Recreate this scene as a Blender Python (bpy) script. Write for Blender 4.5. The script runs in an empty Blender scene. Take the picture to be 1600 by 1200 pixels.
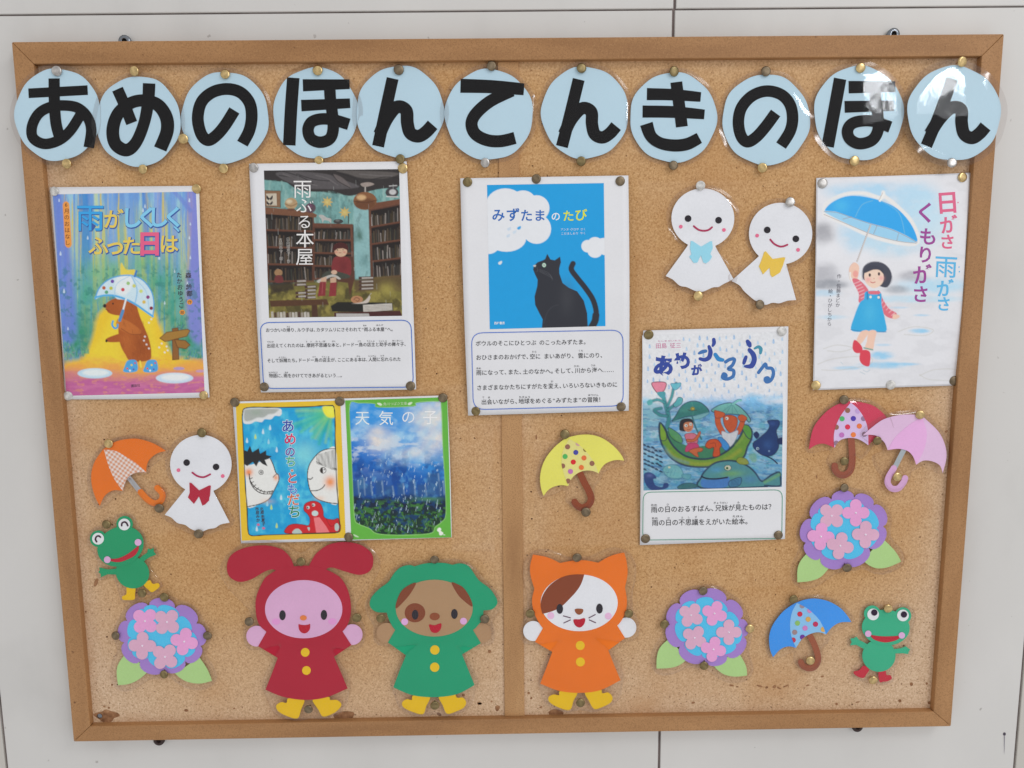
import bpy, math, random
import numpy as np

random.seed(7)
SC = bpy.context.scene
COL = SC.collection

# ------------------------------------------------------------------ camera, world, lamps, exposure
CAM_LOC = np.array([-0.012145, -0.998145, 0.162999])
CAM_R = np.array([[0.99988469, 0.01072698, -0.01074892],
                  [-0.0120941, 0.13444251, -0.99084759],
                  [-0.00918369, 0.99086333, 0.13455674]])
FOC = 1200.0                       # focal length in photo pixels (photo 1600 wide)
from mathutils import Matrix, Vector
cam = bpy.data.cameras.new('camera')
cam.sensor_width = 36.0
cam.lens = FOC / 1600.0 * 36.0
cam.clip_start = 0.02
cam.clip_end = 60.0
camo = bpy.data.objects.new('camera', cam)
COL.objects.link(camo)
M4 = Matrix([list(CAM_R[0]) + [CAM_LOC[0]], list(CAM_R[1]) + [CAM_LOC[1]], list(CAM_R[2]) + [CAM_LOC[2]], [0, 0, 0, 1]])
camo.matrix_world = M4
SC.camera = camo

SC.view_settings.view_transform = 'Standard'
SC.view_settings.look = 'None'
SC.view_settings.exposure = 0.0
SC.view_settings.gamma = 1.0
SC.view_settings.use_curve_mapping = False

WORLD_K = 0.815
w = bpy.data.worlds.new('World')
SC.world = w
w.use_nodes = True
nt = w.node_tree
bg = nt.nodes['Background']
tc = nt.nodes.new('ShaderNodeTexCoord')
dp = nt.nodes.new('ShaderNodeVectorMath'); dp.operation = 'DOT_PRODUCT'
dp.inputs[1].default_value = (0.55, -0.10, 0.60)
nt.links.new(tc.outputs['Generated'], dp.inputs[0])
rp = nt.nodes.new('ShaderNodeValToRGB')
mr = nt.nodes.new('ShaderNodeMapRange')
mr.inputs['From Min'].default_value = -0.85; mr.inputs['From Max'].default_value = 0.85
nt.links.new(dp.outputs['Value'], mr.inputs['Value'])
nt.links.new(mr.outputs['Result'], rp.inputs['Fac'])
rp.color_ramp.elements[0].position = 0.0; rp.color_ramp.elements[0].color = (0.86, 0.85, 0.84, 1)
rp.color_ramp.elements[1].position = 1.0; rp.color_ramp.elements[1].color = (1.06, 1.06, 1.08, 1)
e = rp.color_ramp.elements.new(0.55); e.color = (0.82, 0.82, 0.825, 1)
nt.links.new(rp.outputs['Color'], bg.inputs['Color'])
bg.inputs['Strength'].default_value = WORLD_K


def area(name, loc, target, sx, sy, power, color=(1, 1, 1)):
    l = bpy.data.lights.new(name, 'AREA')
    l.shape = 'RECTANGLE'; l.size = sx; l.size_y = sy; l.energy = power; l.color = color
    o = bpy.data.objects.new(name, l); COL.objects.link(o)
    o.location = loc
    d = Vector(target) - Vector(loc)
    o.rotation_euler = d.to_track_quat('-Z', 'Y').to_euler()
    return o


area('soft_window_light', (1.9, -2.0, 2.2), (0.1, 0, 0), 1.1, 0.8, 18.0, (1.0, 0.985, 0.96))
sky = area('sky_window_light', (2.20, -3.5, 1.28), (0.49, 0, 0.38), 0.30, 0.50, 18.0, (0.93, 0.96, 1.0))
sky.data.use_nodes = True            # bright sky seen over a ragged line of trees
sn = sky.data.node_tree
em = sn.nodes['Emission']
ge_ = sn.nodes.new('ShaderNodeNewGeometry'); ns_ = sn.nodes.new('ShaderNodeTexNoise'); ns_.inputs['Scale'].default_value = 9.0; ns_.inputs['Detail'].default_value = 6.0
sn.links.new(ge_.outputs['Parametric'], ns_.inputs['Vector'])
sx_ = sn.nodes.new('ShaderNodeSeparateXYZ'); sn.links.new(ge_.outputs['Parametric'], sx_.inputs['Vector'])
ad_ = sn.nodes.new('ShaderNodeMath'); ad_.operation = 'ADD'
sn.links.new(ns_.outputs['Fac'], ad_.inputs[0]); sn.links.new(sx_.outputs['Y'], ad_.inputs[1])
mr_ = sn.nodes.new('ShaderNodeMapRange'); mr_.inputs['From Min'].default_value = 0.66; mr_.inputs['From Max'].default_value = 0.84
mr_.inputs['To Min'].default_value = 0.12
sn.links.new(ad_.outputs[0], mr_.inputs['Value']); sn.links.new(mr_.outputs['Result'], em.inputs['Strength'])

# ------------------------------------------------------------------ helpers
CY = -0.010        # cork surface
FY = -0.0195       # frame front
WY = 0.003         # wall surface
GAIN = 0.86        # light level on the board: displayed linear = base * GAIN


def P(u, v, d=0.0, plane=None):
    """photo pixel -> point on the plane lying d metres in front of the cork"""
    u = np.asarray(u, float); v = np.asarray(v, float)
    y = (CY - np.asarray(d, float)) if plane is None else plane
    c = np.stack([(u - 800) / FOC, -(v - 600) / FOC, -np.ones_like(u)], -1)
    r = c @ CAM_R.T
    t = (y - CAM_LOC[1]) / r[..., 1]
    return CAM_LOC + r * t[..., None]


def lin(c):
    c = np.asarray(c, float) / 255.0
    l = np.where(c <= 0.04045, c / 12.92, ((c + 0.055) / 1.055) ** 2.4)
    return np.clip(l / GAIN, 0.0, 0.92)


MATS = {}


def mat(rgb, rough=0.62, spec=0.06, mottle=0.02, metal=0.0):
    key = (tuple(rgb), rough, spec, mottle, metal)
    if key in MATS:
        return MATS[key]
    m = bpy.data.materials.new('card_%02x%02x%02x' % tuple(int(x) for x in rgb))
    m.use_nodes = True
    n = m.node_tree; b = n.nodes['Principled BSDF']
    c = lin(rgb)
    b.inputs['Base Color'].default_value = (*c, 1)
    b.inputs['Roughness'].default_value = rough
    b.inputs['Specular IOR Level'].default_value = spec
    b.inputs['Metallic'].default_value = metal
    if mottle > 0:
        t = n.nodes.new('ShaderNodeTexCoord')
        no = n.nodes.new('ShaderNodeTexNoise'); no.inputs['Scale'].default_value = 380; no.inputs['Detail'].default_value = 3
        n.links.new(t.outputs['Object'], no.inputs['Vector'])
        r = n.nodes.new('ShaderNodeMapRange')
        r.inputs['From Min'].default_value = 0.3; r.inputs['From Max'].default_value = 0.7
        r.inputs['To Min'].default_value = 1 - mottle; r.inputs['To Max'].default_value = 1 + mottle
        n.links.new(no.outputs['Fac'], r.inputs['Value'])
        mx = n.nodes.new('ShaderNodeVectorMath'); mx.operation = 'SCALE'
        mx.inputs[0].default_value = tuple(c)
        n2 = n.nodes.new('ShaderNodeTexNoise'); n2.inputs['Scale'].default_value = 16; n2.inputs['Detail'].default_value = 3
        n.links.new(t.outputs['Object'], n2.inputs['Vector'])
        r2 = n.nodes.new('ShaderNodeMapRange'); r2.inputs['From Min'].default_value = 0.3; r2.inputs['From Max'].default_value = 0.7
        r2.inputs['To Min'].default_value = 1 - mottle * 2; r2.inputs['To Max'].default_value = 1 + mottle * 2
        n.links.new(n2.outputs['Fac'], r2.inputs['Value'])
        mu = n.nodes.new('ShaderNodeMath'); mu.operation = 'MULTIPLY'
        n.links.new(r.outputs['Result'], mu.inputs[0]); n.links.new(r2.outputs['Result'], mu.inputs[1]); r = mu
        n.links.new(mu.outputs[0], mx.inputs['Scale'])
        n.links.new(mx.outputs['Vector'], b.inputs['Base Color'])
    MATS[key] = m
    return m


_pm = None


def print_mat():
    """ink on paper: colour comes from the colours laid down on the printed sheet"""
    global _pm
    if _pm is None:
        m = bpy.data.materials.new('printed_sheet'); m.use_nodes = True
        n = m.node_tree; b = n.nodes['Principled BSDF']
        a = n.nodes.new('ShaderNodeAttribute'); a.attribute_name = 'ink'
        n.links.new(a.outputs['Color'], b.inputs['Base Color'])
        b.inputs['Roughness'].default_value = 0.42
        b.inputs['Specular IOR Level'].default_value = 0.35
        _pm = m
    return _pm


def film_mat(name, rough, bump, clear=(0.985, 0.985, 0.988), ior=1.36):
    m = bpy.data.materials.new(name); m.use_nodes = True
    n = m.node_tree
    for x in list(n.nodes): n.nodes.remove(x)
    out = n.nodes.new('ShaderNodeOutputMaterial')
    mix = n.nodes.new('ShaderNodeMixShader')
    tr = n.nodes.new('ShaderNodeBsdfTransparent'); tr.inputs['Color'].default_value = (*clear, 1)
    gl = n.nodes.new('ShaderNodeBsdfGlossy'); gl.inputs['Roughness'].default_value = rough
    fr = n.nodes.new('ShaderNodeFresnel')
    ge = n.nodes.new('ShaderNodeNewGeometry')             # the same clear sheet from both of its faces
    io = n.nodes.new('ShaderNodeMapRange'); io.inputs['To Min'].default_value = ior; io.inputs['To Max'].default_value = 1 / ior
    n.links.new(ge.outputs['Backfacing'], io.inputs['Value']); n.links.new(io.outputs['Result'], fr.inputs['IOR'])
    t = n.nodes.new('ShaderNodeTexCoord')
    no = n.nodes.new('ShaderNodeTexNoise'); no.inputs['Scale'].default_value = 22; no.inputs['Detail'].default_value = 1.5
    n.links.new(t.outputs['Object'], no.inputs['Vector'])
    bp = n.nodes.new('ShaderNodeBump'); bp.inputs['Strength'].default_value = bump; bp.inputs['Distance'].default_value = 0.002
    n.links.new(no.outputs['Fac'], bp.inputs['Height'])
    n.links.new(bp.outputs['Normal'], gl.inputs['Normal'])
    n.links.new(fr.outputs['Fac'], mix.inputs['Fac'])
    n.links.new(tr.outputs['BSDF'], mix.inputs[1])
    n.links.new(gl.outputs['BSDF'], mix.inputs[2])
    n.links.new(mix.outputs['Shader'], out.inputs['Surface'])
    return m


FILM = film_mat('laminate_film', 0.025, 0.17)
FILM_RIM_SHADE = film_mat('laminate_rim_shade', 0.13, 0.25, (0.90, 0.88, 0.875), 1.5)  # cloudy bonded edge; its darker tint also paints the soft shadow round each piece


def tag(o, label=None, cat=None, group=None, kind=None):
    if label: o['label'] = label
    if cat: o['category'] = cat
    if group: o['group'] = group
    if kind: o['kind'] = kind
    return o


ORG = {}


def thing(name, label, cat, loc, group=None):
    o = bpy.data.objects.new(name, None)
    o.empty_display_size = 0.02
    COL.objects.link(o)
    o.location = tuple(loc)
    ORG[o.name] = np.array(loc, float)
    return tag(o, label, cat, group)


def mesh_obj(name, verts, faces, mats, midx=None, parent=None, smooth=False, loc=None):
    verts = np.asarray(verts, float)
    org = ORG[parent.name] if parent is not None else (np.zeros(3) if loc is None else np.array(loc, float))
    me = bpy.data.meshes.new(name)
    me.from_pydata((verts - org).tolist(), [], faces)
    for m in mats: me.materials.append(m)
    if midx is not None: me.polygons.foreach_set('material_index', midx)
    if smooth: me.polygons.foreach_set('use_smooth', [True] * len(me.polygons))
    me.update()
    o = bpy.data.objects.new(name, me)
    COL.objects.link(o)
    if parent is not None:
        o.parent = parent
    else:
        o.location = tuple(org)
    ORG[o.name] = org
    return o


def cr(pts, closed=True, n=6):
    """Catmull-Rom through the points"""
    p = np.asarray(pts, float); N = len(p); out = []
    rng = range(N) if closed else range(N - 1)
    for i in rng:
        if closed:
            a, b, c, d = p[(i - 1) % N], p[i], p[(i + 1) % N], p[(i + 2) % N]
        else:
            a, b, c, d = p[max(i - 1, 0)], p[i], p[i + 1], p[min(i + 2, N - 1)]
        for k in range(n):
            t = k / n
            out.append(0.5 * ((2 * b) + (c - a) * t + (2 * a - 5 * b + 4 * c - d) * t * t + (3 * b - a - 3 * c + d) * t ** 3))
    if not closed: out.append(p[-1])
    return np.array(out)


def seg(*runs, n=6):
    """outline made of smooth runs joined at sharp corners (each run starts where the last ended)"""
    out = []
    for r in runs:
        q = cr(r, closed=False, n=n) if len(r) > 2 else np.asarray(r, float)
        out.extend(q[:-1])
    return np.array(out)


def ell(cx, cy, rx, ry=None, rot=0.0, n=40):
    ry = rx if ry is None else ry
    t = np.linspace(0, 2 * np.pi, n, endpoint=False)
    x, y = rx * np.cos(t), ry * np.sin(t)
    r = math.radians(rot)
    return np.stack([cx + x * math.cos(r) - y * math.sin(r), cy + x * math.sin(r) + y * math.cos(r)], -1)


def scallop(notches, bulge=0.42, n=9):
    out = []
    N = len(notches)
    for i in range(N):
        a = np.array(notches[i], float); b = np.array(notches[(i + 1) % N], float)
        d = b - a; L = np.linalg.norm(d); nrm = np.array([d[1], -d[0]]) / L
        for k in range(n):
            th = math.pi * k / n
            s = 0.5 - 0.5 * math.cos(th) * 1.0
            out.append(a + d * s + nrm * L * bulge * math.sin(th) ** 0.85)
    return np.array(out)


def ribbon(pts, width, closed=False, smooth=True, n=6):
    c = cr(pts, closed, n) if smooth and len(pts) > 2 else np.asarray(pts, float)
    t = np.gradient(c, axis=0) if not closed else (np.roll(c, -1, 0) - np.roll(c, 1, 0))
    t /= np.linalg.norm(t, axis=1)[:, None] + 1e-9
    nr = np.stack([t[:, 1], -t[:, 0]], -1)
    w_ = np.interp(np.linspace(0, 1, len(c)), np.linspace(0, 1, len(np.atleast_1d(width))), np.atleast_1d(width))[:, None] / 2
    return c + nr * w_, c - nr * w_


def Z(ox, oy, s):
    return lambda p: np.array([ox, oy]) + np.asarray(p, float) / s


def flat(d, u0=0, v0=0, au=0.0, av=0.0):
    """height over the cork, gently tilted"""
    return lambda u, v: d + au * (np.asarray(u, float) - u0) + av * (np.asarray(v, float) - v0)


class MB:
    def __init__(s, zf):
        s.v = []; s.f = []; s.m = []; s.mats = []; s.zf = zf; s.nv = 0

    def _mi(s, m):
        if m not in s.mats: s.mats.append(m)
        return s.mats.index(m)

    def _add(s, V):
        s.v.append(np.asarray(V, float)); i = s.nv; s.nv += len(V); return i

    def poly(s, pts, m, z=0.0, thick=0.0):
        pts = np.asarray(pts, float)
        x, y = pts[:, 0], pts[:, 1]
        a = np.sum(x * np.roll(y, -1) - np.roll(x, -1) * y)
        if a > 0: pts = pts[::-1]          # counter-clockwise seen from the room
        N = len(pts); mi = s._mi(m)
        d = s.zf(pts[:, 0], pts[:, 1]) + z
        i = s._add(P(pts[:, 0], pts[:, 1], d))
        s.f.append(list(range(i, i + N))); s.m.append(mi)
        if thick > 0:
            top = P(pts[:, 0], pts[:, 1], d)
            bot = top + np.array([0, thick, 0])
            j = s._add(bot)
            for k in range(N):
                q = (k + 1) % N
                s.f.append([i + k, j + k, j + q, i + q]); s.m.append(mi)
        return s

    def rib(s, pts, width, m, z=0.0, thick=0.0, closed=False, smooth=True, n=6, cap=False):
        if not closed:
            a, b = ribbon(pts, width, closed, smooth, n)
            if cap:
                q0 = np.asarray(pts[0], float); q1 = np.asarray(pts[-1], float)
                w1 = np.atleast_1d(width)[-1] / 2; w0 = np.atleast_1d(width)[0] / 2
                t1 = a[-1] - b[-1]; g1 = math.atan2(t1[1], t1[0])
                e1 = [q1 + w1 * np.array([math.cos(g1 + th), math.sin(g1 + th)]) for th in np.linspace(0, math.pi, 8)[1:-1]]
                t0 = b[0] - a[0]; g0 = math.atan2(t0[1], t0[0])
                e0 = [q0 + w0 * np.array([math.cos(g0 + th), math.sin(g0 + th)]) for th in np.linspace(0, math.pi, 8)[1:-1]]
                return s.poly(np.vstack([a, e1, b[::-1], e0]), m, z, thick)
            # strips of quads (safe for self-touching strokes)
            N = len(a); mi = s._mi(m)
            zz_ = z + np.linspace(0, 0.00006, N)          # a stroke that crosses itself lies over its own start
            A = P(a[:, 0], a[:, 1], s.zf(a[:, 0], a[:, 1]) + zz_); B = P(b[:, 0], b[:, 1], s.zf(b[:, 0], b[:, 1]) + zz_)
            i = s._add(np.vstack([A, B]))
            for k in range(N - 1):
                s.f.append([i + k, i + N + k, i + N + k + 1, i + k + 1]); s.m.append(mi)
        else:
            a, b = ribbon(pts, width, True, smooth, n)
            N = len(a); mi = s._mi(m)
            A = P(a[:, 0], a[:, 1], s.zf(a[:, 0], a[:, 1]) + z); B = P(b[:, 0], b[:, 1], s.zf(b[:, 0], b[:, 1]) + z)
            i = s._add(np.vstack([A, B]))
            for k in range(N):
                q = (k + 1) % N
                s.f.append([i + k, i + N + k, i + N + q, i + q]); s.m.append(mi)
        return s

    def glyphs(s, verts2, faces, m, z=0.0):
        mi = s._mi(m)
        i = s._add(P(verts2[:, 0], verts2[:, 1], s.zf(verts2[:, 0], verts2[:, 1]) + z))
        for f in faces:
            s.f.append([i + k for k in f]); s.m.append(mi)
        return s

    def build(s, name, parent=None, label=None):
        o = mesh_obj(name, np.vstack(s.v), s.f, s.mats, s.m, parent)
        if label: o['label'] = label
        return o


# ---- lettering from Blender's own built-in font
GL = {}


def glyph(ch, bold=0.0):
    k = (ch, bold)
    if k not in GL:
        c = bpy.data.curves.new('g', 'FONT'); c.body = ch; c.dimensions = '2D'; c.fill_mode = 'FRONT'
        c.resolution_u = 3; c.offset = bold; c.size = 1.0
        o = bpy.data.objects.new('g', c); COL.objects.link(o)
        dg = bpy.context.evaluated_depsgraph_get(); dg.update()
        me = o.evaluated_get(dg).to_mesh()
        V = np.array([v.co[:2] for v in me.vertices]) if len(me.vertices) else np.zeros((0, 2))
        F = [list(p.vertices) for p in me.polygons]
        o.evaluated_get(dg).to_mesh_clear()
        bpy.data.objects.remove(o); bpy.data.curves.remove(c)
        GL[k] = (V, F)
    return GL[k]


def adv(ch):
    if ch in ' ': return 0.5
    if ch in '、。': return 0.62
    if ch in '“”！？・': return 0.6
    return 1.0


def text(mb, s, A, B, em, m, z=0.0, bold=0.0):
    """one line; its middle runs from pixel A to pixel B; em = letter height in pixels"""
    A = np.array(A, float); B = np.array(B, float)
    N = sum(adv(c) for c in s); ex = (B - A) / N
    up = np.array([ex[1], -ex[0]]); up = up / np.linalg.norm(up) * em
    x = 0.0
    for ch in s:
        if ch != ' ':
            V, F = glyph(ch, bold)
            if len(V):
                off = 0.0
                if ch in '“”': off = 0.1
                q = A + (V[:, :1] + x + off) * ex + (V[:, 1:] - 0.37) * up
                mb.glyphs(q, F, m, z)
        x += adv(ch)


def char(mb, ch, c, em, m, z=0.0, rot=0.0, bold=0.0, sx=1.0):
    V, F = glyph(ch, bold)
    if not len(V): return
    mid = (V.max(0) + V.min(0)) / 2 if ch not in '、。っ・' else np.array([0.5, 0.37])
    q = (V - mid) * em * np.array([sx, -1])
    r = math.radians(rot)
    q = np.stack([q[:, 0] * math.cos(r) - q[:, 1] * math.sin(r), q[:, 0] * math.sin(r) + q[:, 1] * math.cos(r)], -1) + np.array(c, float)
    mb.glyphs(q, F, m, z)


def vtext(mb, s, A, B, em, m, z=0.0, bold=0.0):
    A = np.array(A, float); B = np.array(B, float); n = len(s)
    for i, ch in enumerate(s):
        c = A + (B - A) * (i / max(n - 1, 1))
        if ch != ' ': char(mb, ch, c, em, m, z, 0, bold)


# ---- pictures laid down as ink on a fine sheet
def vnoise(x, y, seed=0):
    xi = np.floor(x); yi = np.floor(y); fx = x - xi; fy = y - yi
    fx = fx * fx * (3 - 2 * fx); fy = fy * fy * (3 - 2 * fy)

    def h(a, b):
        t = np.sin(a * 127.1 + b * 311.7 + seed * 74.7) * 43758.5453
        return t - np.floor(t)
    return (h(xi, yi) * (1 - fx) + h(xi + 1, yi) * fx) * (1 - fy) + (h(xi, yi + 1) * (1 - fx) + h(xi + 1, yi + 1) * fx) * fy


def fbm(x, y, seed=0, o=4):
    a = 0; k = 0.5; t = 0
    for i in range(o):
        a = a + vnoise(x, y, seed + i) * k; t += k; k *= 0.5; x = x * 2.03; y = y * 2.03
    return a / t


class Art:
    """a printed picture: quad = four corners in the crop's own units, crop = (ox, oy, scale) of those units"""
    def __init__(s, quad, crop, base, step=1.0):
        s.crop = crop
        q = np.asarray(quad, float) / crop[2]
        nx = int(max(np.linalg.norm(q[1] - q[0]), np.linalg.norm(q[2] - q[3])) / step) + 1
        ny = int(max(np.linalg.norm(q[3] - q[0]), np.linalg.norm(q[2] - q[1])) / step) + 1
        s.nx, s.ny = nx, ny
        S, T = np.meshgrid(np.linspace(0, 1, nx), np.linspace(0, 1, ny))
        S = S.ravel()[:, None]; T = T.ravel()[:, None]
        Q = np.asarray(quad, float)
        XY = (Q[0] * (1 - S) + Q[1] * S) * (1 - T) + (Q[3] * (1 - S) + Q[2] * S) * T
        s.X = XY[:, 0]; s.Y = XY[:, 1]
        s.C = np.tile(lin(base), (len(s.X), 1))

    def mix(s, m, col, idx=None):
        c = lin(col) if np.ndim(col) == 1 else col
        m = np.asarray(m)[:, None]
        if idx is None: s.C = s.C * (1 - m) + c * m
        else: s.C[idx] = s.C[idx] * (1 - m) + c * m

    def n(s, sx, sy, seed, o=4):
        return fbm(s.X / sx + 31.7, s.Y / sy + 11.3, seed, o)

    def wash(s, col, sx, sy, seed, lo=0.45, hi=0.65, a=1.0, o=4, y0=-1e9, y1=1e9):
        k = np.clip((s.Y - y0) / 40, 0, 1) * np.clip((y1 - s.Y) / 40, 0, 1)
        s.mix(k * a * np.clip((s.n(sx, sy, seed, o) - lo) / (hi - lo), 0, 1), col)

    def grad(s, col, p0, p1, a=1.0):
        p0 = np.array(p0, float); p1 = np.array(p1, float); d = p1 - p0
        t = ((s.X - p0[0]) * d[0] + (s.Y - p0[1]) * d[1]) / (d @ d)
        t = np.clip(t, 0, 1); s.mix(a * t * t * (3 - 2 * t), col)

    def _box(s, pts, pad):
        lo = pts.min(0) - pad; hi = pts.max(0) + pad
        return np.nonzero((s.X > lo[0]) & (s.X < hi[0]) & (s.Y > lo[1]) & (s.Y < hi[1]))[0]

    @staticmethod
    def _dist(x, y, A, B):
        best = np.full(len(x), 1e18)
        for a, b in zip(A, B):
            d = b - a; L = d @ d + 1e-12
            t = np.clip(((x - a[0]) * d[0] + (y - a[1]) * d[1]) / L, 0, 1)
            best = np.minimum(best, (x - a[0] - t * d[0]) ** 2 + (y - a[1] - t * d[1]) ** 2)
        return np.sqrt(best)

    def poly(s, pts, col, soft=3.0, a=1.0, smooth=True, tex=0.0, edge=None, ew=4):
        p = cr(pts, True, 4) if smooth else np.asarray(pts, float)
        idx = s._box(p, soft * 2)
        if not len(idx): return
        x, y = s.X[idx], s.Y[idx]
        A = p; B = np.roll(p, -1, 0)
        ins = np.zeros(len(x), bool)
        for (ax, ay), (bx, by) in zip(A, B):
            c = (ay > y) != (by > y)
            if ay != by:
                ins ^= c & (x < (bx - ax) * (y - ay) / (by - ay) + ax)
        d = s._dist(x, y, A, B) * np.where(ins, 1, -1)
        m = a * np.clip(d / soft + 0.5, 0, 1)
        if tex: m = m * np.clip(1 - tex + tex * 2 * fbm(x / 18, y / 18, 5), 0, 1)
        s.mix(m, col, idx)
        if edge is not None: s.line(p, edge, ew, soft, 0.9, smooth=False, closed=True)

    def ell(s, cx, cy, rx, ry, col, rot=0, soft=3.0, a=1.0):
        s.poly(ell(cx, cy, rx, ry, rot, 28), col, soft, a, smooth=False)

    def blob(s, cx, cy, rx, ry, col, a=1.0):
        d = ((s.X - cx) / rx) ** 2 + ((s.Y - cy) / ry) ** 2
        s.mix(a * np.exp(-d * 1.4), col)

    def line(s, pts, col, wd=5, soft=3.0, a=1.0, smooth=True, closed=False):
        p = np.asarray(pts, float)
        if smooth and len(p) > 2: p = cr(p, closed, 4)
        idx = s._box(p, wd + soft)
        if not len(idx): return
        A, B = (p, np.roll(p, -1, 0)) if closed else (p[:-1], p[1:])
        d = s._dist(s.X[idx], s.Y[idx], A, B)
        s.mix(a * np.clip((wd / 2 - d) / soft + 0.5, 0, 1), col, idx)

    def drop(s, x, y, h, col, a=0.9, soft=3):
        s.poly([(x, y - h), (x + h * 0.38, y + h * 0.35), (x, y + h * 0.75), (x - h * 0.38, y + h * 0.35)], col, soft, a)

    def grain(s, amp, sc, seed=9):
        s.C = np.clip(s.C * (1 + amp * (s.n(sc, sc, seed, 3)[:, None] - 0.5) * 2), 0, 0.92)

    def build(s, name, parent, zf, z, label=None):
        u = s.crop[0] + s.X / s.crop[2]; v = s.crop[1] + s.Y / s.crop[2]
        W = P(u, v, zf(u, v) + z) - ORG[parent.name]
        nx, ny = s.nx, s.ny
        i = (np.arange(ny - 1)[:, None] * nx + np.arange(nx - 1)[None, :]).ravel()
        F = np.stack([i, i + nx, i + nx + 1, i + 1], -1)
        me = bpy.data.meshes.new(name)
        me.vertices.add(len(W)); me.vertices.foreach_set('co', W.ravel())
        me.loops.add(F.size); me.loops.foreach_set('vertex_index', F.ravel())
        me.polygons.add(len(F)); me.polygons.foreach_set('loop_start', np.arange(0, F.size, 4))
        me.polygons.foreach_set('use_smooth', [True] * len(F))
        me.update(calc_edges=True); me.validate()
        at = me.attributes.new('ink', 'FLOAT_COLOR', 'POINT')
        at.data.foreach_set('color', np.hstack([s.C, np.ones((len(s.C), 1))]).ravel())
        me.materials.append(print_mat())
        o = bpy.data.objects.new(name, me); COL.objects.link(o); o.parent = parent
        ORG[o.name] = ORG[parent.name]
        if label: o['label'] = label
        return o


# ---- sheets of paper with a slight curl
def sheet_fn(quad, curl, seed):
    q = np.asarray(quad, float)

    def st(u, v):
        u = np.asarray(u, float); v = np.asarray(v, float)
        s = np.full_like(u, 0.5); t = np.full_like(u, 0.5)
        for _ in range(6):
            tl = q[0] * (1 - s)[..., None] + q[1] * s[..., None]; bl = q[3] * (1 - s)[..., None] + q[2] * s[..., None]
            t = (v - tl[..., 1]) / (bl[..., 1] - tl[..., 1])
            ll = q[0] * (1 - t)[..., None] + q[3] * t[..., None]; rl = q[1] * (1 - t)[..., None] + q[2] * t[..., None]
            s = (u - ll[..., 0]) / (rl[..., 0] - ll[..., 0])
        return s, t

    def zf(u, v):
        s, t = st(u, v)
        s = np.clip(s, -.05, 1.05); t = np.clip(t, -.05, 1.05)
        d = curl[0] + 1.5 * curl[1] * np.sin(np.pi * np.clip(t, 0, 1)) * (0.4 + 0.6 * (2 * s - 1) ** 2) + curl[2] * np.sin(np.pi * np.clip(s, 0, 1)) * 0.6
        d = d + 0.0007 * np.sin(5.1 * s + seed) * np.sin(3.7 * t + 2 * seed) + 0.0005 * np.sin(9 * s + 4 * t + seed)
        return np.maximum(d, 0.0008)
    return zf


def paper(parent, quad, zf, bows, rgb=(216, 216, 219), nx=26, ny=34, name='paper'):
    q = np.asarray(quad, float)
    S, T = np.meshgrid(np.linspace(0, 1, nx), np.linspace(0, 1, ny))
    s = S.ravel()[:, None]; t = T.ravel()[:, None]
    uv = (q[0] * (1 - s) + q[1] * s) * (1 - t) + (q[3] * (1 - s) + q[2] * s) * t
    l, r, tp, b = bows
    uv[:, 0] += (np.sin(np.pi * t) * (l * (1 - s) + r * s))[:, 0]
    uv[:, 1] += (np.sin(np.pi * s) * (tp * (1 - t) + b * t))[:, 0]
    d = zf(uv[:, 0], uv[:, 1])
    V = P(uv[:, 0], uv[:, 1], d)
    F = []
    for j in range(ny - 1):
        for i in range(nx - 1):
            k = j * nx + i
            F.append([k, k + nx, k + nx + 1, k + 1])
    rim = [i for i in range(nx)] + [j * nx + nx - 1 for j in range(1, ny)] + [(ny - 1) * nx + i for i in range(nx - 2, -1, -1)] + [j * nx for j in range(ny - 2, 0, -1)]
    B0 = len(V); V = np.vstack([V, V[rim] + np.array([0, 0.0004, 0])]); N = len(rim)
    for k in range(N):
        F.append([rim[k], rim[(k + 1) % N], B0 + (k + 1) % N, B0 + k])
    REG.append((uv[rim], zf))
    return mesh_obj(name, V, F, [mat(rgb, 0.5, 0.35, 0.012)], None, parent, smooth=True)


REG = []           # outlines of everything pinned up, so that pins sit on top of what they hold


def inside(p, poly):
    x, y = p; c = False; n = len(poly)
    for i in range(n):
        ax, ay = poly[i]; bx, by = poly[(i + 1) % n]
        if (ay > y) != (by > y) and x < (bx - ax) * (y - ay) / (by - ay) + ax: c = not c
    return c


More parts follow.
